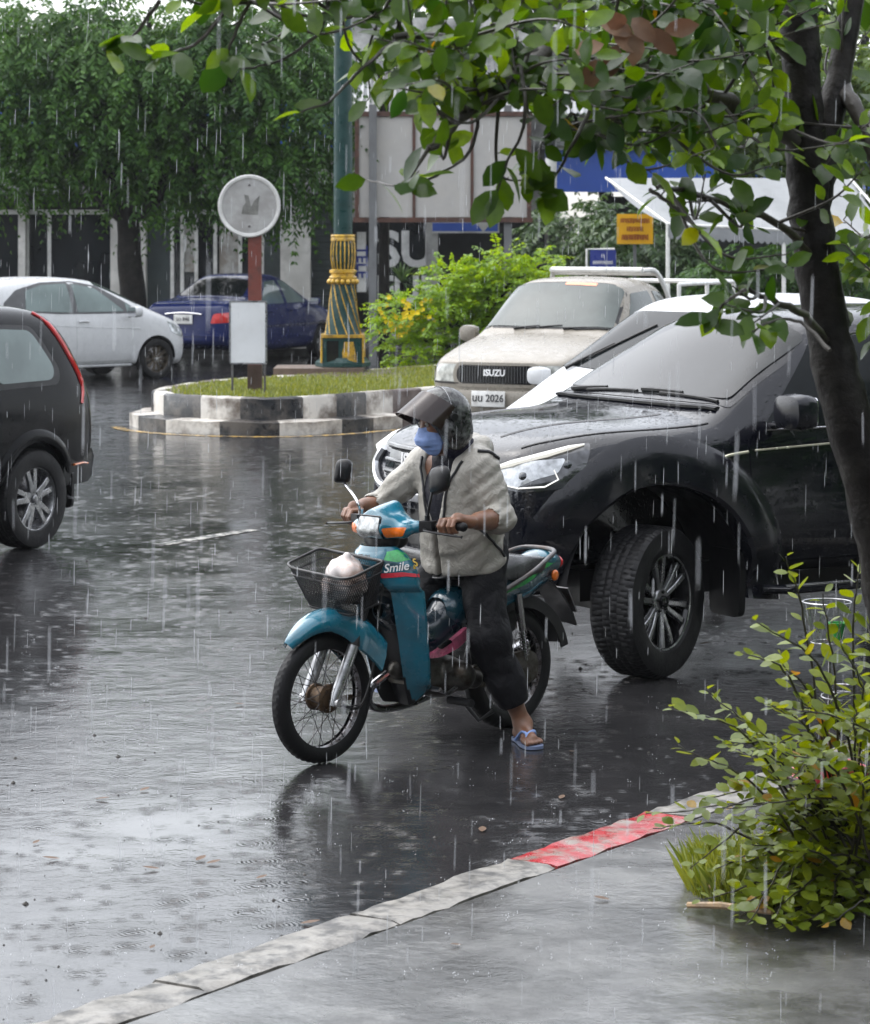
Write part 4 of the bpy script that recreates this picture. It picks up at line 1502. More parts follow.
def sedan():
    T = thing('sedan', 'dark navy blue sedan seen from its rear corner with red tail lamps', 'car')
    h = .85
    S = [
        st(-3.45, (.5, .40), (.70, .46), (.74, .68), (.72, .88), (.62, .97), .985),
        st(-3.38, (.6, .32), (.76, .40), (.80, .68), (.77, .92), (.66, 1.03), 1.05),
        st(-3.1, (.66, .26), (.81, .34), (h, .66), (.80, .97), (.68, 1.06), 1.085),
        st(-2.75, (.68, .22), (.82, .28), (h, .65), (.81, .98), (.68, 1.08), 1.105),
        st(-2.6, (.68, .21), (.82, .27), (h, .65), (.81, .98), (.68, 1.10), 1.125),
        st(-2.05, (.68, .2), (.82, .26), (h, .64), (.81, .98), (.59, 1.42), 1.455),
        st(-1.8, (.68, .2), (.82, .26), (h, .64), (.81, .97), (.575, 1.465), 1.49),
        st(-1.3, (.68, .2), (.82, .26), (h, .64), (.81, .96), (.575, 1.47), 1.495),
        st(-.98, (.68, .2), (.82, .26), (h, .64), (.81, .95), (.58, 1.42), 1.45),
        st(-.30, (.68, .2), (.82, .26), (h, .63), (.81, .94), (.69, 1.02), 1.055),
        st(-.1, (.68, .2), (.82, .26), (h, .63), (.80, .91), (.69, .97), 1.005),
        st(.5, (.64, .2), (.79, .26), (.82, .58), (.76, .82), (.64, .87), .90),
        st(.78, (.52, .2), (.70, .27), (.72, .54), (.68, .72), (.56, .76), .78),
        st(.84, (.46, .22), (.64, .28), (.66, .5), (.62, .68), (.5, .72), .735),
    ]
    me = shell(S, fbow=.1, rbow=.07, creases=((5, 1, 11, .2), (6, 0, 4, .3)))
    b = mesh_bvh(me)
    me = arches(me, [(0, .31), (-2.6, .31)], .345, .85)
    link_mesh('body', me, M['paint_navy'], T, 38)
    for x in (0, -2.6): well(T, x, .31, .342, .85)
    panel(T, 'windscreen', b, arcx(-.28, -.4, .66, -.88, -.94, .55), 'z', M['glass_tint'], (1,), off=.006, r=.05)
    panel(T, 'rear_window', b, [(-2.62, -.60), (-2.60, .60), (-2.12, .52), (-2.06, 0), (-2.12, -.52)], 'z', M['glass'], (1,), off=.006, r=.05)
    for sg in (1, -1):
        D = panel(T, 'door', b, [(-.36, .30), (-.30, .7), (-.42, .945), (-.97, 1.385), (-1.36, 1.425), (-1.36, .30)], 'y', M['paint_navy'], (sg,), off=.004, r=.04)[0]
        panel(D, 'window', b, [(-.55, .985), (-1.0, 1.335), (-1.31, 1.37), (-1.31, .985)], 'y', M['glass_light'], (sg,), off=.009, r=.03)
        D2 = panel(T, 'door', b, [(-1.38, .30), (-1.38, 1.425), (-1.86, 1.40), (-2.32, 1.05), (-2.24, .7), (-2.1, .34)], 'y', M['paint_navy'], (sg,), off=.004, r=.04)[0]
        panel(D2, 'window', b, [(-1.42, .985), (-1.42, 1.37), (-1.82, 1.35), (-2.2, 1.06), (-2.15, .985)], 'y', M['glass_light'], (sg,), off=.009, r=.03)
        for d, x in ((D, -1.26), (D2, -2.05)):
            bm = BM(); tube(bm, drape(b, [(x - .08, .86), (x, .867), (x + .08, .86)], 'y', sg, .022), .013, 8); obj('handle', bm, M['paint_navy'], d)
        seam(T, b, [(x, .62) for x in np.linspace(-3.2, .6, 40)], 'y', (sg,), .011, M['chrome_dim'], .004, 'side_moulding')
        mirror(T, (-.52, sg * .95, 1.0), sg, M['paint_navy'], (.12, .18, .13), stalk=.05)
        L_ = obj('tail_lamp', rear_wrap(b, sg, [(.18, .70), (.74, .74), (.96, .76), (.98, .91), (.74, .90), (.24, .86)]), M['red_lens'], T, sharp=60)
        bm = BM(); P = rear_line(b, sg, [(.5, .80)], .004); ball(bm, P[0], (.02, .05, .035)); obj('reversing_lens', bm, M['lens'], L_)
        for x in (0, -2.6):
            make_wheel(T, (x, sg * .735, .30), 0, .30, .19, .2, 'twin5', sg, M['silver'], M['steel'], tread=False, seg=40)
        panel(T, 'headlamp', b, [(.34, .68), (.72, .60), (.78, .68), (.5, .80), (.3, .82)], 'y', M['lens'], (sg,), off=.006, r=.02)
    bm = BM(); P = drape(b, [(y, .875 - .02 * (y / .3) ** 2) for y in np.linspace(-.33, .33, 12)], 'x', -1, .012); tube(bm, P, .022, 8, flat=.7); obj('boot_handle', bm, M['chrome'], T)
    plate_on(T, b, 0, .77, -1, [('นว 846', .0, 0, .085)], .34, .15)
    bm = BM(); P = drape(b, [(y, .50) for y in np.linspace(-.7, .7, 24)], 'x', -1, .004); tube(bm, P, .012, 6); obj('bumper_moulding', bm, M['paint_navy'], T)
    bm = BM(); box(bm, (-1.3, 0, .24), (3.4, 1.1, .1)); obj('floor_pan', bm, M['black_plastic'], T)
    return T


def rear_hit(b, sg, u, v):
    """u 0..1 runs from the middle of the tail round to its side"""
    a = u * math.pi / 2 * 1.0
    o = Vector((-2.9, sg * .3, v))
    d = Vector((-math.cos(a), sg * math.sin(a), 0))
    h, n, _, _ = b.ray_cast(o, d)
    if n.dot(d) < 0: n = -n
    return h, n


def rear_wrap(b, sg, poly):
    vo, fo = tri2d(fillet(poly, .04), .05)
    bm = BM(); vs = []; ns = []
    for u, v in vo:
        h, n = rear_hit(b, sg, u, v); vs.append(bm.verts.new(h + n * .01)); ns.append(n)
    for f in fo:
        try: bm.faces.new([vs[i] for i in f])
        except ValueError: pass
    bm.verts.index_update(); low = {}
    be = [e for e in bm.edges if len(e.link_faces) == 1]
    for e in be:
        for q in e.verts:
            if q not in low: low[q] = bm.verts.new(q.co - ns[vs.index(q)] * .02)
    for e in be:
        a, c = e.verts; bm.faces.new((a, c, low[c], low[a]))
    for q in [q for q in vs if not q.link_faces]: bm.verts.remove(q)
    return bm


def rear_line(b, sg, pts, off):
    return [h + n * off for h, n in (rear_hit(b, sg, u, v) for u, v in pts)]


def black_suv():
    T = thing('suv', 'black sport utility car leaving on the left with silver five spoke wheel', 'car')
    h = .90
    S = [
        st(-3.42, (.55, .50), (.72, .55), (.76, .80), (.74, 1.06), (.66, 1.15), 1.17),
        st(-3.36, (.62, .42), (.80, .50), (.845, .80), (.80, 1.10), (.66, 1.35), 1.38),
        st(-3.22, (.68, .38), (.84, .46), (.88, .78), (.84, 1.10), (.66, 1.62), 1.66),
        st(-3.0, (.70, .36), (.86, .44), (h, .76), (.86, 1.10), (.66, 1.70), 1.735),
        st(-2.2, (.72, .34), (.87, .42), (h, .75), (.865, 1.10), (.66, 1.72), 1.755),
        st(-1.3, (.72, .34), (.87, .42), (h, .75), (.865, 1.09), (.65, 1.71), 1.745),
        st(-1.0, (.72, .34), (.87, .42), (h, .75), (.865, 1.08), (.65, 1.65), 1.69),
        st(-.35, (.72, .34), (.87, .42), (h, .75), (.86, 1.06), (.74, 1.18), 1.22),
        st(-.1, (.72, .34), (.87, .42), (h, .74), (.85, 1.03), (.74, 1.12), 1.155),
        st(.5, (.68, .34), (.84, .42), (.87, .70), (.82, .96), (.70, 1.03), 1.06),
        st(.8, (.56, .34), (.74, .42), (.77, .66), (.72, .88), (.6, .93), .95),
        st(.86, (.5, .36), (.68, .44), (.7, .64), (.66, .84), (.55, .88), .9),
    ]
    me = shell(S, fbow=.1, rbow=.06, creases=((5, 1, 9, .2),))
    b = mesh_bvh(me)
    me = arches(me, [(0, .36), (-2.62, .36)], .405, .9)
    link_mesh('body', me, M['paint_dark'], T, 38)
    for x in (0, -2.62): well(T, x, .36, .40, .9)
    for sg in (1, -1):
        panel(T, 'quarter_window', b, [(-2.20, 1.14), (-2.24, 1.60), (-2.82, 1.575), (-3.0, 1.25), (-2.95, 1.15)], 'y', M['black_plastic'], (sg,), off=.005, r=.06)
        panel(T, 'quarter_glass', b, [(-2.26, 1.18), (-2.28, 1.565), (-2.78, 1.54), (-2.93, 1.27), (-2.88, 1.185)], 'y', M['glass_light'], (sg,), off=.010, r=.06)
        for poly, wn in (([(-1.32, .48), (-1.32, 1.63), (-2.14, 1.63), (-2.14, .95), (-2.0, .48)], [(-1.38, 1.14), (-1.38, 1.58), (-2.1, 1.58), (-2.1, 1.14)]), ([(-.45, .48), (-.45, 1.08), (-1.0, 1.6), (-1.28, 1.63), (-1.28, .48)], [(-.6, 1.12), (-1.02, 1.54), (-1.24, 1.57), (-1.24, 1.12)])):
            D = panel(T, 'door', b, poly, 'y', M['paint_dark'], (sg,), off=.004, r=.05)[0]
            panel(D, 'window', b, wn, 'y', M['glass_light'], (sg,), off=.010, r=.03)
            bm = BM(); x = poly[2][0] + .16 if poly[0][0] < -1 else -1.16
            tube(bm, drape(b, [(x - .09, 1.0), (x, 1.007), (x + .09, 1.0)], 'y', sg, .022), .014, 8); obj('handle', bm, M['paint_dark'], D)
        flare(T, b, 0, .36, .40, .49, M['grey_plastic'], sg, .03, a0=0)
        flare(T, b, -2.62, .36, .40, .49, M['paint_dark'], sg, .03, a0=0)
        bm = BM()                                      # tall lamp that runs up the rear pillar
        P = drape(b, line2([(-3.20, 1.0), (-3.25, 1.15), (-3.17, 1.35), (-3.06, 1.58), (-2.98, 1.66)]), 'y', sg, .004)
        tube(bm, P, [.012] * 8 + [.019] * (len(P) - 16) + [.012] * 8, 8); obj('tail_lamp', bm, M['red_lens'], T)
        bm = BM(); tube(bm, drape(b, [(-3.29, .56), (-3.2, .57), (-3.08, .565)], 'y', sg, .006), .018, 8, flat=.5); obj('side_reflector', bm, M['amber'], T)
        mirror(T, (-.62, sg * 1.0, 1.14), sg, M['paint_dark'], (.12, .2, .16), stalk=.05)
        panel(T, 'headlamp', b, [(.4, .80), (.74, .70), (.80, .80), (.5, .93)], 'y', M['lens'], (sg,), off=.006, r=.02)
        for x in (0, -2.62):
            make_wheel(T, (x, sg * .79, .355), 0, .355, .22, .225, 'twin5', sg, M['silver'], M['steel'], tread=(x < -1 and sg > 0), seg=64, spin=.15)
        bm = BM(); prism(bm, fillet([(sg * .66, .25), (sg * .86, .25), (sg * .87, .52), (sg * .66, .52)], .04), 'x', -3.085, -3.06); obj('mud_flap', bm, M['black_plastic'], T, bevel=.005)
    bm = BM()
    rows = []
    for z, o in ((.42, .0), (.46, .05), (.60, .075), (.66, .05), (.67, -.03)):
        rows.append([Vector((-3.46 - o + .16 * abs(u) ** 3 + (.42 * max(0, abs(u) - .93) / .07), u * .88, z)) for u in np.linspace(-1, 1, 41)])
    loft(bm, rows, closed=False, caps=False); obj('bumper', bm, M['paint_dark'], T, sharp=40)
    panel(T, 'rear_window', b, [(-.56, 1.2), (.56, 1.2), (.52, 1.58), (-.52, 1.58)], 'x', M['glass'], (-1,), off=.006, r=.05)
    bm = BM(); lathe(bm, [(.01, -3.46), (.29, -3.46), (.33, -3.5), (.33, -3.62), (.30, -3.66), (.01, -3.67)], 40, (0, 0, .92), axis='x'); obj('spare_wheel_cover', bm, M['paint_dark'], T)
    panel(T, 'windscreen', b, arcx(-.34, -.46, .70, -.96, -1.02, .6), 'z', M['glass_tint'], (1,), off=.006, r=.05)
    bm = BM(); box(bm, (-1.3, 0, .38), (3.3, 1.15, .12)); obj('floor_pan', bm, M['black_plastic'], T)
    return T


def white_suv():
    T = thing('suv', 'white car mostly hidden between the cream pickup and the black pickup', 'car')
    h = .90
    S = [
        st(-3.5, (.55, .45), (.72, .5), (.76, .80), (.74, 1.05), (.66, 1.14), 1.16),
        st(-3.38, (.62, .38), (.80, .46), (.85, .80), (.81, 1.08), (.66, 1.34), 1.37),
        st(-3.0, (.70, .32), (.86, .4), (h, .76), (.86, 1.09), (.66, 1.62), 1.655),
        st(-2.2, (.72, .30), (.87, .38), (h, .75), (.865, 1.09), (.66, 1.68), 1.71),
        st(-1.35, (.72, .30), (.87, .38), (h, .75), (.865, 1.09), (.65, 1.67), 1.70),
        st(-1.1, (.72, .30), (.87, .38), (h, .75), (.865, 1.08), (.655, 1.61), 1.645),
        st(-.35, (.72, .30), (.87, .38), (h, .75), (.86, 1.07), (.755, 1.16), 1.195),
        st(-.18, (.72, .30), (.87, .38), (h, .70), (.85, .98), (.745, 1.08), 1.11),
        st(.25, (.68, .30), (.84, .38), (.87, .66), (.82, .86), (.70, .91), .94),
        st(.58, (.56, .30), (.74, .38), (.77, .60), (.72, .72), (.6, .77), .79),
        st(.66, (.5, .32), (.68, .4), (.7, .56), (.66, .68), (.55, .71), .73),
    ]
    me = shell(S, fbow=.1, rbow=.06, creases=((5, 1, 9, .2),))
    b = mesh_bvh(me)
    me = arches(me, [(0, .35), (-2.65, .35)], .39, .9)
    link_mesh('body', me, M['paint_white'], T, 38)
    for x in (0, -2.65): well(T, x, .35, .385, .9)
    panel(T, 'windscreen', b, arcx(-.33, -.45, .73, -1.02, -1.08, .615), 'z', M['glass'], (1,), off=.006, r=.05)
    wiper(T, b, (-.36, -.60), (-.82, -.18), .018); wiper(T, b, (-.36, .10), (-.46, .60), .016)
    for sg in (1, -1):
        for poly, wn in (([(-1.36, .44), (-1.36, 1.60), (-2.14, 1.60), (-2.2, .95), (-2.05, .44)], [(-1.42, 1.13), (-1.42, 1.54), (-2.1, 1.54), (-2.1, 1.13)]), ([(-.47, .44), (-.47, 1.08), (-1.06, 1.56), (-1.33, 1.60), (-1.33, .44)], [(-.64, 1.12), (-1.1, 1.5), (-1.29, 1.54), (-1.29, 1.12)])):
            D = panel(T, 'door', b, poly, 'y', M['paint_white'], (sg,), off=.004, r=.05)[0]
            panel(D, 'window', b, wn, 'y', M['glass'], (sg,), off=.010, r=.03)
        mirror(T, (-.50, sg * 1.0, 1.12), sg, M['paint_white'], (.11, .17, .13), stalk=.06)
        panel(T, 'headlamp', b, [(.30, .70), (.56, .60), (.62, .66), (.38, .80)], 'y', M['lens'], (sg,), off=.006, r=.02)
        panel(T, 'tail_lamp', b, [(-3.36, .9), (-3.2, .92), (-3.2, 1.2), (-3.32, 1.2)], 'y', M['red_lens'], (sg,), off=.006, r=.02)
        for x in (0, -2.65): make_wheel(T, (x, sg * .79, .34), 0, .34, .22, .215, 'twin5', sg, M['silver'], M['steel'], tread=False, seg=40)
    panel(T, 'grille', b, [(-.4, .5), (.4, .5), (.46, .62), (-.46, .62)], 'x', M['gloss_black'], (1,), off=.006, r=.03)
    bm = BM(); box(bm, (-1.3, 0, .36), (3.3, 1.15, .12)); obj('floor_pan', bm, M['black_plastic'], T)
    return T


def place(T, heading_deg, anchor_local, world):
    """heading measured from +X; the local anchor point lands on the world point"""
    a = R(heading_deg)
    c, s = math.cos(a), math.sin(a)
    T.rotation_euler = (0, 0, a)
    T.location = (world[0] - (anchor_local[0] * c - anchor_local[1] * s), world[1] - (anchor_local[0] * s + anchor_local[1] * c), 0)


CREAM = cream_pickup(); place(CREAM, 180 + 64, (1.15, 0), at(494, 399, 27.4)); CREAM.scale = (1, 1, 1.03)
WSUV = white_suv(); place(WSUV, 180 + 46, (-.35, -.76), at(549, 384, 20.6)); WSUV.scale = (1, 1, 1.05)
BSUV = black_suv(); place(BSUV, 180 + 60, (-2.62, .90), ground_at(38, 549))
HATCH = hatchback(); place(HATCH, 40, (0, -.84), ground_at(158, 379))
SEDAN = sedan(); place(SEDAN, 90 - 23, (-3.5, 0), at(184, 316, 45.5))
# ================================================================ motorcycle and rider (local frame: x forward, y to the rider's left)
M['teal'] = mat('paint_teal', (.005, .135, .205), .25, coat=1, var=.18, vs=5, dirt=((.02, .06, .08), .4), ds=6, drops=.12, dropscale=60)
M['teal_dark'] = mat('paint_deep_teal', (.004, .045, .07), .28, coat=1, var=.25, drops=.1, dropscale=60)
M['dark_blue'] = mat('paint_dark_blue', (.006, .018, .03), .3, coat=.8, drops=.1, dropscale=60)
M['pink'] = mat('decal_pink', (.42, .09, .16), .3, coat=.6, dirt=((.08, .03, .05), .6), ds=14)
M['decal_green'] = mat('decal_green', (.04, .38, .10), .3, coat=.6, var=.5, vs=20)
M['decal_red'] = mat('decal_red', (.55, .03, .05), .3, coat=.6)
M['decal_yellow'] = mat('decal_yellow', (.7, .45, .03), .3, coat=.6)
M['seat'] = mat('seat_vinyl', (.035, .036, .038), .3, bump=.2, bs=160, coat=.35, drops=.12, dropscale=50)
M['engine'] = mat('engine_metal', (.10, .095, .085), .45, .8, dirt=((.03, .02, .012), .85), ds=18, var=.5, vs=20)
M['rust'] = mat('rusty_hub', (.10, .06, .03), .6, .5, dirt=((.03, .018, .01), .9), ds=30, bump=.5, bs=60)
M['wire'] = mat('black_wire', (.010, .010, .011), .4)
M['headlight'] = mat('headlight_lens', (.30, .31, .31), .06, .6, coat=1, var=.8, vs=26, bump=.3, bs=45)

BIKE_H = Vector((-.695, -.719, 0)).normalized()
BIKE_A = math.atan2(BIKE_H.y, BIKE_H.x)
BIKE_O = Vector((.351, 12.83, 0))


def moto_wheel(T, x, r, rw, hub_r, hub_w, sg_hub, m_hub, spin=0.0):
    W = bpy.data.objects.new('wheel', None); COL.objects.link(W); W.parent = T; W.location = (x, 0, r)
    rr = r - .052
    bm = BM()
    prof = []
    for k in range(17):
        a = -2.3 + 4.6 * k / 16
        prof.append((r - rw * .62 + rw * .62 * math.cos(a) * (1 if abs(a) < 1.6 else .9), rw / 2 * math.sin(a) * 1.02))
    def f(q, hh, a, i):
        if q < r * .975: return q
        u = hh / (rw / 2)
        g = 1 if abs(u) < .05 else 0
        if ((a * 52 / 6.2832) + abs(u) * 1.4 + (.5 if u > 0 else 0)) % 1 < .25: g = 1
        return q - g * .0045
    lathe(bm, prof, 208, axis='y', fun=f)
    obj('tyre', bm, M['rubber'], W, sharp=30)
    bm = BM()
    hw = rw * .42
    lathe(bm, [(rr + .008, -hw), (rr + .012, -hw - .003), (rr + .004, -hw - .004), (rr - .008, -hw * .8), (rr - .014, -hw * .5), (rr - .020, 0), (rr - .014, hw * .5), (rr - .008, hw * .8), (rr + .004, hw + .004), (rr + .012, hw + .003), (rr + .008, hw)], 72, axis='y')
    rim = obj('rim', bm, M['steel'], W)
    bm = BM()
    n = 36
    for k in range(n):
        side = 1 if k % 2 else -1
        a = spin + 2 * math.pi * k / n
        b_ = a + (.62 if (k // 2) % 2 else -.62)
        p = Vector((hub_r * .92 * math.cos(b_), side * hub_w * .42, hub_r * .92 * math.sin(b_)))
        q = Vector(((rr - .016) * math.cos(a), side * .004, (rr - .016) * math.sin(a)))
        tube(bm, [p, q], .0019, 5)
        tube(bm, [q + (p - q).normalized() * .018, q], .0032, 5)
    obj('spokes', bm, M['plain_metal'], rim)
    bm = BM()
    h = hub_w / 2
    lathe(bm, [(.001, -h), (.03, -h), (hub_r, -h * .8), (hub_r, -h * .62), (hub_r * .8, -h * .5), (hub_r * .78, h * .3), (hub_r, h * .42), (hub_r * 1.06, h * .5), (hub_r * 1.06, h * .8), (hub_r * .9, h * .9), (.028, h), (.001, h)], 36, axis='y')
    for k in range(10):
        a = k * .628
        box(bm, (hub_r * .72 * math.cos(a), sg_hub * h * .92, hub_r * .72 * math.sin(a)), (.012, .01, .02), rot=Matrix.Rotation(-a, 3, 'Y'))
    obj('hub', bm, m_hub, W, sharp=30)
    return W


def motorcycle():
    T = thing('motorcycle', 'teal underbone motorcycle with wire front basket standing on the wet road', 'motorcycle', BIKE_O, BIKE_A)
    FX, RR = 1.2, .28
    fw = moto_wheel(T, FX, .28, .072, .058, .11, 1, M['rust'], .1)
    rw = moto_wheel(T, .03, .282, .082, .066, .12, 1, M['rust'], .3)
    # ---- fork
    def fk(z): return FX - (z - .28) * .47
    for sg in (1, -1):
        bm = BM()
        tube(bm, [(FX + .012, sg * .088, .255), (FX, sg * .088, .30), (fk(.50), sg * .088, .50)], [.024, .026, .025], 12)
        cyl(bm, (FX + .008, sg * .07, .27), (FX + .008, sg * .118, .27), .019, 10)
        obj('fork_leg', bm, M['silver'], T)
        bm = BM()
        tube(bm, [(fk(.49), sg * .088, .49), (fk(.85), sg * .088, .85)], .016, 10)
        tube(bm, [(fk(.5), sg * .088, .5), (fk(.56), sg * .088, .56)], [.029, .024], 10)
        obj('fork_tube', bm, M['black_plastic'], T)
    bm = BM(); tube(bm, spline([Vector(p) for p in ((FX - .05, .05, .25), (FX - .13, .10, .24), (FX - .20, .11, .40), (FX - .24, .10, .62), (.90, .09, .82))], 6), .006, 6)
    obj('brake_cable', bm, M['wire'], T)
    bm = BM(); box(bm, (FX - .06, .052, .275), (.13, .012, .022)); obj('brake_arm', bm, M['rust'], T, bevel=.003)
    # ---- front mudguard
    bm = BM(); rows = []
    for k in range(25):
        u = k / 24
        a = R(50 + 92 * u)
        rad = .318 + .045 * math.sin(min(1, u * 1.15) * math.pi * .62) + .012 * u
        hw = .022 + .048 * min(1, u * 2.6) ** .7 + .05 * max(0, min(1, (u - .35) * 2.6)) ** 1.3
        drop = .012 + .055 * min(1, u * 2.2) + .24 * max(0, min(.3, u - .42)) ** 1.05
        c = Vector((FX + rad * math.cos(a), 0, .28 + rad * math.sin(a)))
        inw = Vector((-math.cos(a), 0, -math.sin(a)))
        if u > .5: inw = inw.lerp(Vector((.18, 0, -1)), (u - .5) * 1.5).normalized()
        P = []
        for s_ in (1,):
            prof = [(-hw, drop), (-hw * 1.01, drop * .55), (-hw * .9, drop * .12), (-hw * .5, -.012), (0, -.02), (hw * .5, -.012), (hw * .9, drop * .12), (hw * 1.01, drop * .55), (hw, drop)]
            outer = [c + Vector((0, y, 0)) + inw * d for y, d in prof]
            innr = [c + Vector((0, y * .93, 0)) + inw * (d + .006) for y, d in prof[::-1]]
        rows.append(outer + innr)
    loft(bm, rows); obj('front_mudguard', bm, M['teal'], T, sharp=50)
    # ---- leg shield
    lv = [(.905, .915, .10, .85), (.88, .928, .135, .83), (.845, .94, .165, .815), (.78, .945, .195, .80), (.735, .94, .20, .80), (.71, .935, .195, .795), (.685, .93, .20, .795), (.60, .91, .205, .79), (.50, .885, .20, .775), (.40, .86, .19, .755), (.30, .83, .175, .735), (.22, .80, .16, .715), (.185, .78, .15, .70)]
    sp = spline([Vector(q) for q in [(a, b, c) for a, b, c, d in lv]], 3)
    sx = spline([Vector((d, 0, 0)) for a, b, c, d in lv], 3)
    bm = BM(); rows = []
    for (z, xc, ye), xe in zip(sp, sx):
        xe = xe.x; ring = []
        for inner in (0, 1):
            us = np.linspace(-1, 1, 41)
            for u in (us if not inner else us[::-1]):
                au = abs(u)
                x = xe + (xc - xe) * (1 - au ** 2.4) - (.018 if inner else 0)
                # channel for the wheel and fork in the middle
                ch = max(0, min(1, (.52 - au) / .12)) * .085 * max(0, min(1, (.76 - z) / .06))
                if inner: ch *= .8
                zz = z + (.10 * au ** 3 if z < .30 else 0) * min(1, (.30 - z) / .115)
                x += .016 * max(0, min(1, (z - .715) / .02)) - (.010 if z < .715 else 0)
                ring.append(Vector((x - ch, u * ye * (.97 if inner else 1), zz)))
        rows.append(ring)
    loft(bm, rows)
    bmesh.ops.recalc_face_normals(bm, faces=bm.faces)
    me = bpy.data.meshes.new('leg_shield'); bm.to_mesh(me); bm.free()
    for pl in me.polygons:
        c_ = pl.center
        if c_.z < .74 and abs(c_.y) < .105: pl.material_index = 1
    sh = link_mesh('leg_shield', me, [M['teal'], M['black_plastic']], T, 50)
    sb = mesh_bvh(me)
    # decals on the left and right wings
    for sg in (1, -1):
        def dec(name, poly, m, off): 
            bm_ = patch(sb, poly, 'y', sg, off, .002, 0, .02); return obj(name, bm_, m, sh)
        dec('decal', [(.832, .875), (.86, .893), (.915, .882), (.925, .852), (.88, .842), (.83, .85)], M['decal_green'], .002)
        dec('decal', [(.80, .80), (.93, .825), (.93, .855), (.86, .83), (.80, .815)], M['teal_dark'], .0025)
        dec('decal', [(.80, .775), (.86, .782), (.935, .775), (.938, .795), (.87, .80), (.80, .788)], M['decal_red'], .003)
        dec('decal', [(.80, .795), (.825, .812), (.825, .826), (.80, .818)], M['decal_yellow'], .004)
        t_ = text_bm('Smile', .052, .0008, .012, shear=.3)
        h0 = drape(sb, [(.93, .812), (.84, .825)], 'y', sg, .006)
        if len(h0) == 2:
            xa = (h0[1] - h0[0]) if sg > 0 else (h0[0] - h0[1])
            _, nn_, _, _ = sb.find_nearest(h0[0])
            nn_ = nn_ if nn_.y * sg > 0 else -nn_
            bmesh.ops.transform(t_, matrix=basis(xa, nn_, (h0[0] + h0[1]) / 2 + nn_ * .004), verts=t_.verts)
            obj('lettering', t_, M['white_ink'], sh)
        else: t_.free()
        t_ = text_bm('S', .05, .0008, .02, shear=.3)
        h0 = drape(sb, [(.835, .826), (.81, .832)], 'y', sg, .006)
        if len(h0) == 2:
            xa = (h0[1] - h0[0]) if sg > 0 else (h0[0] - h0[1])
            bmesh.ops.transform(t_, matrix=basis(xa, nn_, h0[1] + nn_ * .004), verts=t_.verts)
            obj('lettering', t_, M['decal_yellow'], sh)
        else: t_.free()
    # nose plate under the lamp
    bm = BM(); rows = []
    for z, x, w_ in ((.825, .968, .085), (.85, .962, .095), (.88, .945, .095), (.905, .925, .08)):
        rows.append([Vector((x - .035 * (abs(u) ** 2.2) - i * .012, u * w_, z)) for i in (0, 1) for u in (np.linspace(-1, 1, 11) if not i else np.linspace(1, -1, 11))])
    loft(bm, rows); np_ = obj('nose_panel', bm, M['teal'], T, sharp=50)
    t_ = text_bm('SUZUKI', .030, .0008, .012)
    bmesh.ops.transform(t_, matrix=basis((0, 1, 0), (1, 0, .42), (.965, 0, .862)), verts=t_.verts); obj('lettering', t_, M['ink'], np_)
    # ---- head cowl with lamp
    s = SDF((.62, -.24, .90), (1.0, .24, 1.14), .005)
    s.ell((.815, 0, .998), (.12, .105, .062), .03)
    s.cone((.88, -.045, .985), .048, (.88, .045, .985), .048, .03)
    s.cone((.84, -.135, .975), .034, (.84, .135, .975), .034, .05)
    s.cone((.78, -.17, .99), .026, (.78, .17, .99), .026, .05)
    s.cone((.90, 0, 1.03), .022, (.76, 0, 1.062), .03, .05)
    s.plane((.925, 0, .98), (1, 0, .32))
    s.plane((.8, 0, .938), (0, 0, -1))
    hm = s.mesh('cowl', 2)
    hb = mesh_bvh(hm)
    link_mesh('headlamp_cowl', hm, M['teal'], T, 45)
    HL = obj('headlight', patch(hb, [(-.070, .945), (.070, .945), (.060, 1.030), (-.060, 1.030)], 'x', 1, .006, .012, .014, .012), M['headlight'], T, sharp=50)
    bm = BM(); P = drape(hb, fillet([(-.074, .941), (.074, .941), (.064, 1.034), (-.064, 1.034)], .014), 'x', 1, .004); tube(bm, P, .0035, 6, closed=True); obj('lamp_trim', bm, M['gloss_black'], HL)
    for sg in (1, -1):
        obj('indicator', patch(hb, [(sg * .080, .947), (sg * .155, .957), (sg * .165, .992), (sg * .077, .988)], 'x', 1, .005, .012, .01, .012), M['amber'], T, sharp=50)
    s = SDF((.66, -.14, .86), (.93, .14, .97), .006)
    s.cone((.84, -.055, .93), .04, (.84, .055, .93), .04, .02); s.cone((.78, -.04, .93), .045, (.78, .04, .93), .045, .02); s.cone((.84, 0, .92), .06, (.85, 0, .88), .05, .02)
    link_mesh('steering_neck', s.mesh('neck', 1), M['black_plastic'], T, 50)
    # ---- handlebar, grips, levers, mirrors
    for sg in (1, -1):
        bm = BM(); tube(bm, spline([Vector(p) for p in ((.79, sg * .12, .985), (.775, sg * .19, .99), (.74, sg * .25, .995), (.715, sg * .34, .998))], 5), .013, 10); obj('handlebar', bm, M['black_plastic'], T)
        bm = BM()
        p0, p1 = Vector((.742, sg * .245, .995)), Vector((.708, sg * .365, .998))
        n_ = 14
        tube(bm, [p0 + (p1 - p0) * k / n_ for k in range(n_ + 1)], [.0185 if k % 2 else .0165 for k in range(n_ + 1)], 12)
        ball(bm, p1, .021, 10, 6)
        obj('grip', bm, M['rubber'], T)
        bm = BM(); box(bm, (.768, sg * .212, .995), (.055, .06, .046), rot=Matrix.Rotation(sg * .3, 3, 'Z')); obj('switch_block', bm, M['black_plastic'], T, bevel=.01)
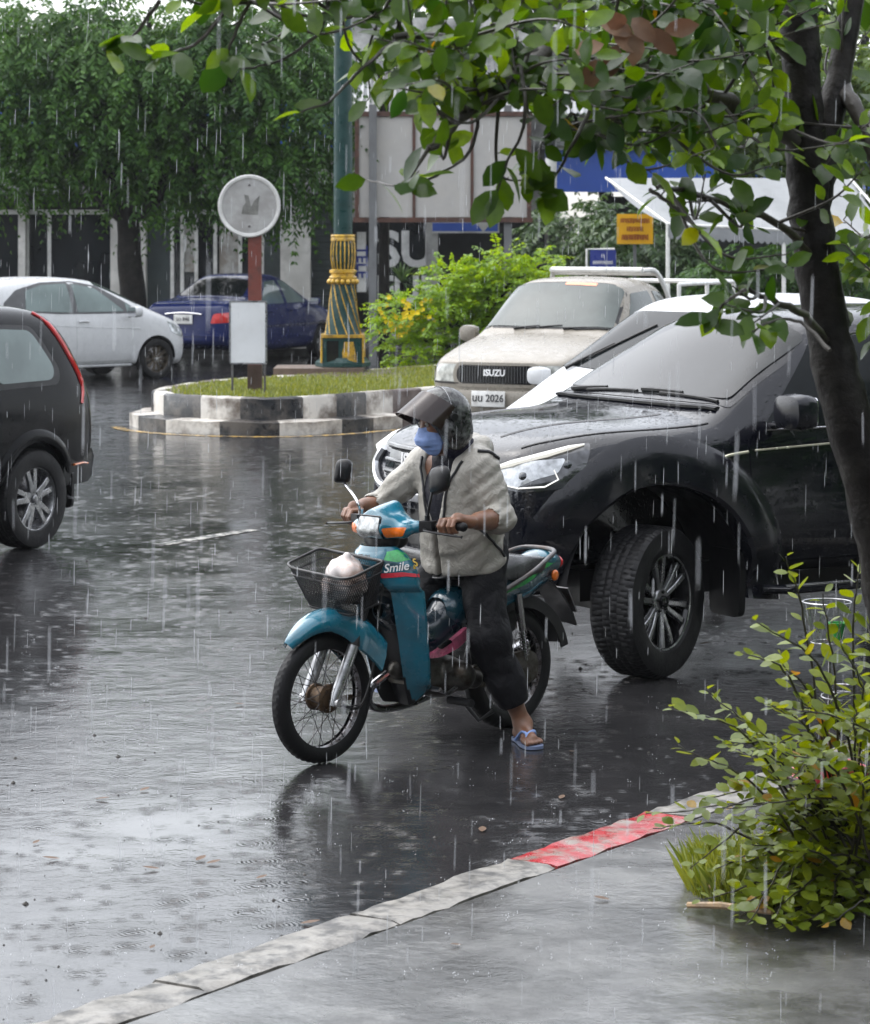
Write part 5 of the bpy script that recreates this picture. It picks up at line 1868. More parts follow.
        bm = BM(); tube(bm, spline([Vector(p) for p in ((.79, sg * .21, .985), (.815, sg * .25, .98), (.80, sg * .33, .972), (.775, sg * .40, .965), (.77, sg * .415, .963))], 5), [.008] * 15 + [.006] * 5 + [.010], 8, flat=.7); obj('lever', bm, M['black_plastic'], T)
        mp = Vector((.74, sg * .26, 1.195)) if sg > 0 else Vector((.70, sg * .385, 1.19))
        bm = BM()
        tube(bm, spline([Vector((.765, sg * .205, 1.015)), Vector((.775, sg * .225, 1.08)), mp + Vector((.02, -sg * .03, -.05))], 6), .006, 8)
        tube(bm, [(.765, sg * .205, 1.0), (.765, sg * .205, 1.04)], .012, 8)
        ms = obj('mirror_stem', bm, M['black_plastic'] if sg > 0 else M['chrome'], T)
        bm = BM()
        poly = fillet([(-.062, -.05), (.05, -.045), (.066, .03), (.03, .058), (-.05, .05)], .03, 6)
        rows = []
        for k_, d in ((.35, .036), (.75, .03), (.96, .016), (1.0, .0), (.97, -.006)):
            rows.append([Vector((d, q.x * k_, q.y * k_)) for q in poly])
        loft(bm, rows)
        Mr = Matrix.Translation(mp) @ Matrix.Rotation(sg * -.15, 4, 'Z') @ Matrix.Rotation(-.1, 4, 'Y')
        if sg < 0: Mr = Mr @ Matrix.Rotation(.5, 4, 'Z') @ Matrix.Diagonal((1, .72, 1.05, 1))
        if sg > 0: Mr = Mr @ Matrix.Rotation(.25, 4, 'X') @ Matrix.Diagonal((1, 1.1, 1.15, 1))
        bmesh.ops.transform(bm, matrix=Mr, verts=bm.verts)
        obj('mirror', bm, M['black_plastic'], ms, sharp=50)
    # ---- front basket: wire mesh
    rim_z, bot_z = .852, .665
    def bk(u, v, t_):   # u: -1..1 across, v: -1..1 along, t_: 0 bottom 1 top
        hw = .14 + .058 * t_; hd = .085 + .03 * t_
        cx = 1.085 + .012 * t_
        q = Vector((cx + v * hd - 1.07, u * hw, bot_z + (rim_z - bot_z) * t_ + (.012 * abs(u) ** 2 if t_ > .9 else 0) - .70))
        return Matrix.Rotation(.26, 3, 'Y') @ (Matrix.Rotation(-.07, 3, 'X') @ q) + Vector((1.065, 0, .70))
    def loop(t_, n=48):
        P = fillet([(-1, -1), (1, -1), (1, 1), (-1, 1)], .35, 6)
        return [bk(q.x, q.y, t_) for q in P]
    bm = BM()
    tube(bm, loop(1.0), .0065, 8, closed=True)
    tube(bm, loop(.04), .004, 6, closed=True)
    tube(bm, loop(.84), .003, 5, closed=True)
    bas = obj('basket', bm, M['wire'], T)
    bm = BM()
    A, Bq = loop(0.0), loop(1.0)
    m_ = len(A)
    dens = []
    peri = [0]
    for i in range(m_): peri.append(peri[-1] + (Bq[(i + 1) % m_] - Bq[i]).length)
    def on(L, f):
        d = (f % 1) * peri[-1]
        for i in range(m_):
            if d <= peri[i + 1]:
                k = (d - peri[i]) / max(1e-6, peri[i + 1] - peri[i]); return L[i].lerp(L[(i + 1) % m_], k)
        return L[0]
    nd = 96
    for k in range(nd):
        for s_ in (1, -1):
            Q = []
            for t_ in np.linspace(0, 1, 5):
                f_ = k / nd + s_ * t_ * .085
                Q.append(on(A, f_).lerp(on(Bq, f_), t_))
            tube(bm, Q, .0016, 4, cap=False)
    for u in np.linspace(-1, 1, 20): tube(bm, [bk(u, -1, 0), bk(u, 1, 0)], .0012, 4)
    for v in np.linspace(-1, 1, 13): tube(bm, [bk(-1, v, 0), bk(1, v, 0)], .0012, 4)
    obj('basket_netting', bm, M['wire'], bas)
    bm = BM()
    for sg in (1, -1):
        tube(bm, [(1.03, sg * .06, .668), (.965, sg * .06, .70), (.93, sg * .06, .82)], .007, 6)
    box(bm, (1.0, 0, .672), (.12, .10, .008)); obj('basket_bracket', bm, M['wire'], T)
    # ---- middle: spine cover, engine, frame
    s = SDF((.15, -.17, .30), (.86, .17, .74), .007)
    s.chain([(.80, 0, .62), (.68, 0, .50), (.55, 0, .50), (.42, 0, .58), (.25, 0, .64)], [.07, .06, .06, .07, .085], .05)
    s.chain([(.72, 0, .44), (.56, 0, .46), (.42, 0, .52)], [.05, .065, .08], .04)
    link_mesh('spine_cover', s.mesh('spine', 1), M['dark_blue'], T, 60)
    for sg in (1, -1):
        bm = BM(); prism(bm, [(q.x, q.y) for q in fillet([(.735, .405), (.62, .43), (.50, .48), (.42, .52), (.40, .485), (.48, .43), (.60, .40)], .03)], 'y', sg * .105, sg * .13)
        obj('side_fairing', bm, M['pink'], T, bevel=.006)
        bm = BM(); prism(bm, [(q.x, q.y) for q in fillet([(.63, .448), (.55, .475), (.53, .46), (.60, .435)], .01)], 'y', sg * .128, sg * .134); obj('decal', bm, M['gloss_black'], T)
    bm = BM()
    # crankcase, cylinder with fins, covers
    s = SDF((.26, -.21, .12), (.86, .21, .46), .006)
    s.ell((.48, 0, .29), (.15, .085, .095), .02); s.cone((.46, .07, .30), .075, (.46, .115, .30), .065, .015); s.cone((.38, .07, .28), .05, (.38, .115, .28), .045, .02); s.cone((.55, -.1, .30), .07, (.55, -.07, .30), .075, .01)
    s.cone((.56, 0, .34), .06, (.74, 0, .35), .045, .02)
    eng = link_mesh('engine', s.mesh('engine', 1), M['engine'], T, 40)
    bm = BM()
    for k in range(9):
        x = .60 + k * .016
        prism(bm, [(q.x, q.y) for q in fillet([(-.07, .285), (.07, .285), (.07, .42), (-.07, .42)], .02)], 'x', x, x + .006)
    obj('cylinder_fins', bm, M['engine'], eng)
    bm = BM(); tube(bm, spline([Vector(p) for p in ((.80, .0, .34), (.86, -.05, .27), (.80, -.10, .18), (.6, -.12, .155), (.3, -.13, .20), (.05, -.14, .25))], 6), .018, 10)
    tube(bm, [(.2, -.14, .215), (.05, -.145, .25), (-.28, -.15, .33), (-.33, -.15, .345)], [.02, .042, .045, .03], 14)
    obj('exhaust', bm, M['chrome_dim'], T)
    bm = BM(); tube(bm, [(.84, 0, .80), (.72, 0, .52), (.45, 0, .50), (.2, 0, .68), (-.18, 0, .72)], .028, 10); tube(bm, [(.35, .07, .5), (.32, .08, .28)], .018, 8); tube(bm, [(.35, -.07, .5), (.32, -.08, .28)], .018, 8)
    obj('frame', bm, M['black_plastic'], T)
    for sg in (1, -1):
        bm = BM(); tube(bm, [(.34, sg * .085, .30), (.0, sg * .085, .285), (-.04, sg * .085, .285)], [.018, .016, .018], 8, flat=1.5); obj('swing_arm', bm, M['engine'], T)
        bm = BM()
        P0, P1 = Vector((.02, sg * .105, .32)), Vector((.08, sg * .11, .63))
        tube(bm, [P0, P1], .011, 8); tube(bm, [P0 + (P1 - P0) * .45, P1], .02, 10)
        for k in range(8): tube(bm, [P0 + (P1 - P0) * (.08 + .045 * k), P0 + (P1 - P0) * (.095 + .045 * k)], [.021, .021], 10)
        obj('shock_absorber', bm, M['chrome_dim'], T)
        bm = BM(); cyl(bm, (.30, sg * .10, .27), (.30, sg * .26, .255), .016, 10); cyl(bm, (.52, sg * .1, .2), (.52, sg * .24, .2), .018, 10); obj('foot_peg', bm, M['rubber'], T)
    bm = BM()
    Pc = fillet([(.40, .24), (.40, .33), (.0, .37), (-.06, .33), (-.06, .24), (.0, .21)], .05)
    prism(bm, [(q.x, q.y) for q in Pc], 'y', .088, .112); obj('chain_case', bm, M['engine'], T, bevel=.006)
    bm = BM(); tube(bm, [(.45, .10, .20), (.40, .17, .10), (.34, .20, .14)], .010, 8); obj('side_stand', bm, M['wire'], T)
    bm = BM(); tube(bm, [(.50, .13, .26), (.58, .15, .24), (.66, .15, .27)], .008, 8); cyl(bm, (.66, .13, .27), (.66, .18, .27), .011, 8); obj('gear_pedal', bm, M['steel'], T)
    # ---- seat, tail, rail
    s = SDF((-.24, -.17, .62), (.58, .17, .86), .006)
    s.chain([(.52, 0, .66), (.40, 0, .70), (.24, 0, .715), (.08, 0, .735), (-.09, 0, .765)], [.055, .08, .092, .092, .075], .03)
    s.chain([(.36, .04, .705), (.08, .05, .725), (-.09, .04, .755)], [.07, .075, .07], .03); s.chain([(.36, -.04, .705), (.08, -.05, .725), (-.09, -.04, .755)], [.07, .075, .07], .03)
    s.plane((.2, 0, .815), (-.12, 0, 1)); s.plane((0, 0, .685), (.08, 0, -1))
    link_mesh('seat', s.mesh('seat', 2), M['seat'], T, 60)
    s = SDF((-.34, -.17, .46), (.50, .17, .84), .006)
    s.chain([(.42, 0, .58), (.2, 0, .63), (0, 0, .665), (-.20, 0, .715)], [.10, .115, .105, .075], .03)
    s.ell((-.19, 0, .74), (.12, .085, .055), .03)
    s.carve(*(lambda sl, X, Y, Z: (sl, np.abs(Y) * 0 + np.sqrt((X) ** 2 + (Z - .28) ** 2) - .315))(*(lambda q: (q[0], *q[1]))(s.sub(s.lo, s.lo + s.n * s.res))), .01)
    s.plane((0, 0, .72), (.12, 0, 1)) if False else None
    tm = s.mesh('tail', 2); tb = mesh_bvh(tm)
    tail = link_mesh('tail_cowl', tm, M['teal_dark'], T, 60)
    for sg in (1, -1):
        for poly, m in (([(.36, .60), (.05, .66), (-.20, .745), (-.20, .765), (.05, .685), (.36, .63)], M['decal_green']), ([(.36, .56), (.1, .59), (-.12, .66), (-.12, .668), (.1, .603), (.36, .575)], M['teal'])):
            obj('decal', patch(tb, poly, 'y', sg, .002, .002, 0, .04), m, tail)
    bm = BM(); ball(bm, (-.285, 0, .735), (.03, .06, .035), 16, 10); obj('tail_lamp', bm, M['red_lens'], T)
    for sg in (1, -1):
        bm = BM(); ball(bm, (-.20, sg * .088, .685), (.022, .014, .026), 14, 8); obj('indicator', bm, M['amber'], T)
    bm = BM(); tube(bm, spline([Vector(p) for p in ((.20, .135, .655), (.02, .14, .72), (-.10, .135, .775), (-.18, .10, .80), (-.20, 0, .805), (-.18, -.10, .80), (-.10, -.135, .775), (.02, -.14, .72), (.20, -.135, .655))], 6), .011, 10)
    obj('grab_rail', bm, M['plain_metal'], T)
    bm = BM(); ball(bm, (-.185, 0, .755), (.085, .092, .045), 20, 12); obj('tail_trim', bm, M['teal'], T)
    bm = BM(); rows = []
    for k in range(17):
        a = R(62 + 105 * k / 16); rad = .32
        hw = .06 + .012 * (k / 16)
        c = Vector((rad * math.cos(a), 0, .282 + rad * math.sin(a)))
        n_ = Vector((math.cos(a), 0, math.sin(a)))
        rows.append([c + Vector((0, y, 0)) - n_ * d for y, d in ((-hw, .05), (-hw, .0), (-hw * .6, -.012), (0, -.016), (hw * .6, -.012), (hw, 0), (hw, .05), (hw * .92, .05), (hw * .9, .006), (0, -.01), (-hw * .9, .006), (-hw * .92, .05))])
    loft(bm, rows); obj('rear_mudguard', bm, M['black_plastic'], T)
    bm = BM(); rows = []
    for x, z, w_ in ((-.20, .66, .06), (-.27, .60, .068), (-.335, .52, .072), (-.37, .44, .075)):
        rows.append([Vector((x, -w_, z)), Vector((x, 0, z + .012)), Vector((x, w_, z)), Vector((x + .006, w_, z - .006)), Vector((x + .006, 0, z + .004)), Vector((x + .006, -w_, z - .006))])
    loft(bm, rows); obj('mud_flap', bm, M['black_plastic'], T)
    bm = BM(); box(bm, (-.325, 0, .56), (.008, .17, .13), rot=Matrix.Rotation(.5, 3, 'Y')); obj('number_plate', bm, M['plain_metal'], T, bevel=.003)
    return T


BIKE = motorcycle()

# ---- carrier bag in the basket
M['bag'] = mat('thin_plastic_bag', (.55, .50, .48), .3, var=.35, vs=9, dirt=((.30, .16, .10), .7), ds=9, coat=.3)
s = SDF((-.15, -.15, -.1), (.15, .15, .2), .005)
s.ell((0, 0, -.005), (.075, .10, .075), .03); s.ell((.02, .03, .05), (.06, .075, .06), .03)
s.cone((.0, .01, .09), .05, (.01, .03, .125), .012, .03)
s.warp(lambda X, Y, Z: .011 * vnoise(X, Y, Z, 70, 3) + .006 * vnoise(X, Y, Z, 150, 5))
BAG = link_mesh('plastic_bag', s.mesh('bag', 1), M['bag'], None, 70)
tag(BAG, 'crumpled pale plastic bag lying in the motorcycle basket', 'plastic bag')
BAG.rotation_euler = (0, 0, BIKE_A); BAG.scale = (1.2, 1.12, 1.0)
BAG.location = BIKE_O + BIKE_H * 1.075 + Vector((.719, -.695, 0)) * .005 + Vector((0, 0, .755))
# ================================================================ the rider
M['skin'] = mat('skin', (.20, .095, .055), .42, var=.3, vs=14, bump=.15, bs=90, drops=.06, dropscale=120)
M['skin'].node_tree.nodes['Principled BSDF'].inputs['Subsurface Weight'].default_value = .08
M['skin'].node_tree.nodes['Principled BSDF'].inputs['Subsurface Radius'].default_value = (.02, .008, .004)


def cloth(name, col, rough, bs, bstr, dirt=None, var=.2, wet=.35):
    t = NT(name)
    f = t.noise(7, 5, .6)
    c = t.ramp(f, [(.3, c3(col, 1 - var)), (.7, c3(col, 1 + var * .5))])
    # rain-soaked patches are darker cloth
    wetm = t.ramp(t.noise(4.5, 5, .65), [(.45, 0.0), (.62, wet)])
    c = t.mix(wetm, c, c3(col, .5))
    if dirt: c = t.mix(t.ramp(t.noise(dirt[1], 4), [(.5, 0.0), (.7, .8)]), c, dirt[0])
    fold = t.noise(bs, 4, .55, dist=.6)
    weave = t.noise(420, 2)
    n1 = t.bump(fold, bstr, .03)
    t.set(Base_Color=c, Roughness=t.ramp(f, [(.3, rough - .1), (.7, rough + .1)]), Normal=t.bump(weave, .12, .002, n1))
    t.b.inputs['Specular IOR Level'].default_value = .5 if max(col) > .1 else .2
    return t.m


M['jacket'] = cloth('pale_raincoat', (.345, .325, .285), .45, 15, .5, wet=.35)
M['trousers'] = cloth('black_trousers', (.007, .007, .009), .6, 12, .5)
M['shirt'] = cloth('dark_shirt', (.012, .012, .018), .6, 14, .5)
M['scarf'] = cloth('navy_scarf', (.016, .015, .032), .65, 22, .6)
M['mask'] = cloth('blue_mask', (.24, .35, .66), .55, 30, .35, wet=.15)
M['helmet'] = mat('helmet_shell', (.010, .010, .011), .16, spec=.5, var=.3, dirt=((.12, .125, .12), .8), ds=22, drops=.35, dropscale=60)
t_ = NT('smoked_visor')
t_.set(Base_Color=(.035, .022, .020), Roughness=.1)
t_.b.inputs['Specular IOR Level'].default_value = .7
tr_ = t_.n('BsdfTransparent'); tr_.inputs[0].default_value = (.26, .19, .18, 1)
mx_ = t_.n('MixShader'); mx_.inputs[0].default_value = .62
t_.t.links.new(tr_.outputs[0], mx_.inputs[1]); t_.t.links.new(t_.b.outputs[0], mx_.inputs[2])
t_.t.links.new(mx_.outputs[0], t_.t.nodes['Material Output'].inputs['Surface'])
M['visor'] = t_.m
M['eye'] = mat('eye_white', (.5, .47, .44), .2)
M['flipflop'] = mat('flip_flop', (.16, .2, .32), .5, var=.2)


def rider():
    T = thing('person', 'motorcycle rider in pale raincoat, smoked visor helmet and blue face mask, one sandalled foot down', 'person', BIKE_O, BIKE_A)
    head = Vector((.515, .045, 1.42))
    yaw = -.30
    HR = Matrix.Rotation(yaw, 3, 'Z') @ Matrix.Rotation(.16, 3, 'Y')
    def hp(x, y, z): return head + HR @ Vector((x, y, z))
    J = dict(pel=(.34, .03, .84), waist=(.36, .03, .95), chest=(.39, .03, 1.12), neck=(.44, .035, 1.26),
             shL=(.405, .19, 1.23), elL=(.385, .285, 1.005), wrL=(.635, .335, 1.012),
             shR=(.445, -.145, 1.22), elR=(.50, -.345, 1.03), wrR=(.655, -.335, 1.03),
             hipL=(.33, .115, .81), knL=(.395, .22, .47), anL=(.255, .30, .085),
             hipR=(.33, -.055, .81), knR=(.45, -.15, .58), anR=(.45, -.20, .29))
    J = {k: Vector(v) for k, v in J.items()}
    # ---------------- body: one continuous surface
    s = SDF((.02, -.50, -.01), (.90, .52, 1.62), .0062)
    # head and face
    s.ell(head, (.098, .076, .118), .02, HR)
    s.ell(hp(.03, 0, -.055), (.072, .058, .07), .03, HR)
    s.cone(hp(.088, 0, .005), .010, hp(.112, 0, -.035), .016, .012)
    s.cone(hp(.075, -.02, -.085), .012, hp(.075, .02, -.085), .012, .02)
    for sg in (1, -1):
        s.ell(hp(-.005, sg * .078, -.012), (.026, .010, .034), .01, HR)
        s.ell(hp(.088, sg * .032, .012), (.014, .018, .012), .01, HR, cutout=True)
        s.ell(hp(.080, sg * .032, .012), (.012, .014, .011), .004, HR)
    s.chain([hp(-.02, 0, -.06), J['neck'], J['chest'] + Vector((0, 0, .08))], [.055, .058, .08], .04)
    for a, b, ra, rb in (('chest', 'waist', .125, .115), ('waist', 'pel', .115, .125)):
        s.cone(J[a] + Vector((0, .05, 0)), ra, J[b] + Vector((0, .04, 0)), rb, .04); s.cone(J[a] - Vector((0, .05, 0)), ra, J[b] - Vector((0, .04, 0)), rb, .04)
    for q in 'LR':
        s.chain([J['chest'] + Vector((.02, 0, .10)), J['sh' + q], J['el' + q], J['wr' + q]], [.07, .058, .042, .028], .025)
        s.cone(J['el' + q].lerp(J['wr' + q], .25), .043, J['el' + q].lerp(J['wr' + q], .7), .034, .03)
        s.chain([J['hip' + q], J['kn' + q], J['an' + q]], [.088, .056, .036], .03)
        s.cone(J['kn' + q].lerp(J['an' + q], .3) + Vector((-.02, 0, 0)), .05, J['kn' + q].lerp(J['an' + q], .7), .038, .03)
    # hands closed round the grips
    for q, sg in (('L', 1), ('R', -1)):
        g0, g1 = Vector((.742, sg * .245, .995)), Vector((.708, sg * .365, .998))
        ax = (g1 - g0).normalized()
        c = g0.lerp(g1, .52)
        w_ = J['wr' + q]
        back = (w_ - c).normalized()
        up = Vector((0, 0, 1))
        knu = c + up * .034 + (c - w_).normalized() * .006
        s.cone(w_, .027, c + up * .030 - (c - w_).normalized() * .035, .030, .02, sq=((0, 0, 1), 1.25))
        for i, (u, L) in enumerate(((-.034, .9), (-.012, 1.0), (.011, .96), (.033, .82))):
            k0 = c + ax * u + up * .026 - Vector((.030, 0, 0))
            k1 = c + ax * u * 1.02 + up * .033 + Vector((.018, 0, -.004))
            k2 = c + ax * u * 1.02 + Vector((.034, 0, .004)) * (.9 + .1 * L)
            k3 = c + ax * u * 1.0 + Vector((.022, 0, -.024)) * L
            k4 = c + ax * u * .98 + Vector((-.002, 0, -.030)) * L
            s.cone(w_.lerp(k0, .45), .020, k0, .0125, .012)
            s.chain([k0, k1, k2, k3, k4], [.0125, .0105, .0098, .0090, .0075], .003)
        # thumb leaves the side of the palm and closes under the grip
        t0 = c - ax * .045 + up * .012 - Vector((.034, 0, 0))
        t1 = c - ax * .058 + Vector((-.012, 0, -.018)); t2 = c - ax * .046 + Vector((.012, 0, -.030))
        s.cone(w_.lerp(t0, .6), .017, t0, .0145, .012); s.chain([t0, t1, t2], [.0145, .0115, .009], .004)
    # feet in flip-flops
    for q, sg, tw in (('L', 1, 1.05), ('R', -1, -.2)):
        A = J['an' + q]
        d = Vector((math.cos(tw), math.sin(tw), 0)); l = Vector((-d.y, d.x, 0))
        fz = A.z - .085
        heel = Vector((A.x, A.y, .042 + fz)) - d * .045
        ball_ = Vector((A.x, A.y, .034 + fz)) + d * .125
        s.cone(A, .034, heel, .030, .03); s.cone(A + d * .012, .032, ball_ - d * .02, .024, .03, sq=((0, 0, 1), 1.15))
        s.cone(heel, .026, ball_, .030, .02)
        for i, (u, L, r_) in enumerate(((-.030, .078, .0135), (-.010, .072, .0105), (.008, .064, .010), (.024, .054, .0095), (.038, .042, .009))):
            u *= -sg if False else (1 if sg > 0 else -1)
            b0 = ball_ - d * .02 + l * u; b1 = ball_ + d * (L - .028) + l * u * 1.12; b1.z = .027 + fz; b0.z = .032 + fz
            s.chain([b0, b0.lerp(b1, .6) + Vector((0, 0, .003)), b1], [r_ * 1.15, r_, r_ * .95], .003)
    body = link_mesh('body', s.mesh('body', 1), M['skin'], T, 80)
    # eyes
    for sg in (1, -1):
        bm = BM(); ball(bm, hp(.086, sg * .032, .012), (.011, .011, .011), 12, 8); ey = obj('eye', bm, M['eye'], T)
        bm = BM(); ball(bm, hp(.0945, sg * .032, .011), (.0045, .0055, .0055), 10, 6); obj('pupil', bm, M['ink'], ey)
        bm = BM(); tube(bm, [hp(.094, sg * .016, .036), hp(.098, sg * .032, .041), hp(.09, sg * .05, .034)], [.004, .005, .003], 6); obj('eyebrow', bm, M['ink'], T)
    # ---------------- mask
    s = SDF(head - Vector((.2, .2, .25)), head + Vector((.25, .2, .15)), .005)
    s.ell(hp(.030, 0, -.055), (.082, .070, .088), .02, HR)
    s.cone(hp(.095, 0, .0), .012, hp(.112, 0, -.05), .024, .03); s.cone(hp(.10, -.03, -.06), .02, hp(.10, .03, -.06), .02, .03)
    s.warp(lambda X, Y, Z: .0013 * np.sin((Z + X * .15) * 260))
    n_ = HR @ Vector((0, 0, 1)); s.plane(hp(.09, 0, .002), n_ + (HR @ Vector((.2, 0, 0)))); s.plane(hp(.015, 0, 0), HR @ Vector((-1, 0, -.25)))
    mk = link_mesh('face_mask', s.mesh('mask', 2), M['mask'], T, 60)
    for sg in (1, -1):
        bm = BM(); tube(bm, spline([hp(.03, sg * .068, -.02), hp(.0, sg * .084, -.012), hp(-.02, sg * .086, -.01)], 4), .0025, 6); tube(bm, spline([hp(.03, sg * .062, -.09), hp(.0, sg * .08, -.05), hp(-.02, sg * .086, -.02)], 4), .0025, 6)
        obj('ear_loop', bm, M['white_ink'], mk)
    # ---------------- helmet, visor
    s = SDF(head - Vector((.26, .24, .24)), head + Vector((.26, .24, .24)), .006)
    s.ell(hp(-.012, 0, .040), (.134, .116, .122), .01, HR)
    s.cone(hp(-.03, .06, -.06), .062, hp(-.03, -.06, -.06), .062, .05); s.cone(hp(-.06, .0, -.05), .085, hp(-.03, 0, 0), .10, .04)
    for sg in (1, -1): s.cone(hp(.012, sg * .085, -.03), .040, hp(.005, sg * .078, -.085), .030, .03)
    s.ell(hp(.13, 0, -.055), (.13, .086, .115), .015, HR, cutout=True)
    s.ell(hp(.0, 0, -.03), (.105, .086, .13), .01, HR, cutout=True)
    s.plane(hp(0, 0, -.115), HR @ Vector((.25, 0, -1)))
    hm = s.mesh('helmet', 2)
    H = link_mesh('helmet', hm, M['helmet'], T, 60)
    bm = BM(); rows = []
    # raised visor: a curved sheet hinged at the temples, swung up and forward
    VR = Matrix.Rotation(-.80, 3, 'Y')
    for i in range(13):
        v = i / 12
        row = []
        for k in range(25):
            a = R(-82 + 164 * k / 24)
            rad = .133 + .030 * v * math.cos(a)
            q = Vector((rad * math.cos(a) * (1 + .10 * v), rad * .92 * math.sin(a), .035 - .150 * v * (1 - .22 * abs(math.sin(a)) ** 3)))
            row.append(q)
        rows.append(row)
    def vp(q): return head + HR @ (VR @ q + Vector((-.006, 0, .038)))
    outer = [[vp(q) for q in r_] for r_ in rows]
    inner = [[vp(Vector((q.x * .982, q.y * .982, q.z))) for q in r_] for r_ in rows]
    loft(bm, outer, closed=False); loft(bm, inner, closed=False)
    obj('visor', bm, M['visor'], H, sharp=60)
    for sg in (1, -1):
        bm = BM(); p = hp(-.005, sg * .122, .035); lathe(bm, [(.001, 0), (.02, 0), (.017, .008), (.001, .009)], 16)
        bmesh.ops.transform(bm, matrix=basis(HR @ Vector((1, 0, 0)), HR @ Vector((0, sg, 0)), p), verts=bm.verts); obj('visor_hinge', bm, M['black_plastic'], H)
    hb = mesh_bvh(hm)
    bm = BM()                                       # pale crown decal
    pts = []
    for k in range(28):
        a = R(-70 + 140 * k / 27)
        d = HR @ Vector((-.10 * math.cos(a) - .0, math.sin(a), math.cos(a) * 1.0 + .1))
        h, n, _, _ = hb.ray_cast(head + d.normalized() * .5, -d.normalized())
        if h: pts.append(h + n * .001)
    tube(bm, pts, .0035, 6, flat=.5); obj('helmet_trim', bm, M['silver'], H)
    # ---------------- scarf, shirt
    s = SDF((.2, -.15, 1.05), (.65, .22, 1.42), .007)
    s.chain([hp(-.03, .02, -.075), (.40, .05, 1.28), (.385, .06, 1.22)], [.072, .085, .075], .03); s.chain([hp(-.05, -.02, -.08), (.40, .0, 1.27)], [.07, .08], .03)
    s.warp(lambda X, Y, Z: .008 * vnoise(X, Y, Z, 55, 8))
    link_mesh('scarf', s.mesh('scarf', 1), M['scarf'], T, 70)
    s = SDF((.10, -.2, .78), (.62, .26, 1.30), .008)
    s.chain([(.44, .03, 1.25), (.405, .03, 1.10), (.38, .03, .90)], [.085, .12, .115], .05); s.cone((.40, .09, 1.12), .10, (.37, .08, .88), .105, .05); s.cone((.41, -.03, 1.12), .10, (.38, -.02, .88), .105, .05)
    s.warp(lambda X, Y, Z: .007 * vnoise(X, Y, Z, 40, 2))
    link_mesh('shirt', s.mesh('shirt', 1), M['shirt'], T, 70)
    # ---------------- raincoat, open in front
    s = SDF((.02, -.52, .70), (.78, .54, 1.40), .007)
    k = .05
    s.chain([(.415, .03, 1.235), (.385, .03, 1.10), (.37, .03, .95), (.345, .03, .78)], [.10, .145, .155, .165], k)
    for sg in (1, -1):
        s.cone((.40, .03 + sg * .085, 1.17), .112, (.345, .03 + sg * .07, .80), .148, k)
        s.cone((.385, .03, 1.22), .10, Vector((.415, .03 + sg * .16, 1.215)), .082, .05)
    s.chain([J['shL'], J['shL'].lerp(J['elL'], .5), J['elL']], [.078, .070, .067], .04)
    s.chain([J['shR'], J['shR'].lerp(J['elR'], .5), J['elR']], [.074, .066, .062], .04)
    s.cone(J['elL'], .070, J['elL'].lerp(J['wrL'], .24), .057, .02); s.cone(J['elR'], .066, J['elR'].lerp(J['wrR'], .26), .054, .02)
    for q, f_ in (('L', .20), ('R', .24)):        # rolled cuff
        c = J['el' + q].lerp(J['wr' + q], f_); dd_ = (J['wr' + q] - J['el' + q]).normalized()
        s.cone(c - dd_ * .012, .061, c + dd_ * .016, .058, .006)
    # hood lying on the shoulders
    s.chain([(.42, .17, 1.275), (.33, .12, 1.30), (.29, .03, 1.30), (.33, -.07, 1.30), (.44, -.11, 1.28)], [.038, .05, .055, .05, .038], .035)
    def folds(X, Y, Z):
        f = .005 * vnoise(X, Y, Z * .6, 18, 4) - .007 * np.abs(vnoise(X * 1.3, Y * 1.3, Z * .55, 34, 6)) - .002 * np.abs(vnoise(X, Y, Z * .7, 80, 16)) + .004
        # creases round the bent arm and drag lines to the hem
        f += .0022 * np.sin(90 * (X * .5 - Y * .7 + Z * 1.1) + 3 * vnoise(X, Y, Z, 9, 1)) * np.clip((np.abs(Y - .03) - .10) * 8, 0, 1)
        f += .0022 * np.sin(75 * (Z + X * .6) + 4 * vnoise(X, Y, Z, 10, 9)) * np.clip((.98 - Z) * 6, 0, 1)
        return f
    s.warp(folds)
    # open front: a wedge from the collar that narrows to the zip
    sl, (X, Y, Z) = s.sub(s.lo, s.lo + s.n * s.res)
    wv = .012 + .075 * np.clip((Z - .93) / .28, 0, 1) ** 1.1
    cutd = np.maximum(np.abs(Y - (.015 + .03 * np.clip(1.2 - Z, 0, 1))) - wv, .40 - X + .15 * np.clip(1.25 - Z, 0, .3))
    s.carve(sl, cutd, .008)
    s.cone((.47, .035, 1.33), .092, (.41, .035, 1.23), .075, .01, cutout=True)
    # hollow below: hem
    s.plane((.3, 0, .765), (-.12, 0, -1))
    s.cone((.345, .03, .68), .10, (.345, .03, .78), .125, .02, cutout=True)
    # arms pass through the cuffs
    for q in 'LR':
        dd_ = (J['wr' + q] - J['el' + q]).normalized()
        s.cone(J['el' + q].lerp(J['wr' + q], .22), .046, J['wr' + q], .05, .004, cutout=True)
    jm = s.mesh('jacket', 1)
    JK = link_mesh('raincoat', jm, M['jacket'], T, 80)
    jb = mesh_bvh(jm)
    def cord(pts, r, name='drawstring', m='ink'):
        P = []
        for p in spline([Vector(q) for q in pts], 8):
            h, n, _, _ = jb.find_nearest(p)
            P.append(h + (p - h).normalized() * .004 if (p - h).dot(n) > 0 else h + n * .004)
        bm_ = BM(); tube(bm_, P, r, 6); obj(name, bm_, M[m], JK)
    cord([(.52, .16, 1.27), (.54, .13, 1.20), (.55, .10, 1.12), (.54, .085, 1.03), (.53, .07, .95)], .006)
    cord([(.53, -.08, 1.28), (.56, -.07, 1.20), (.56, -.055, 1.12), (.55, -.04, 1.03), (.53, -.02, .95)], .006)
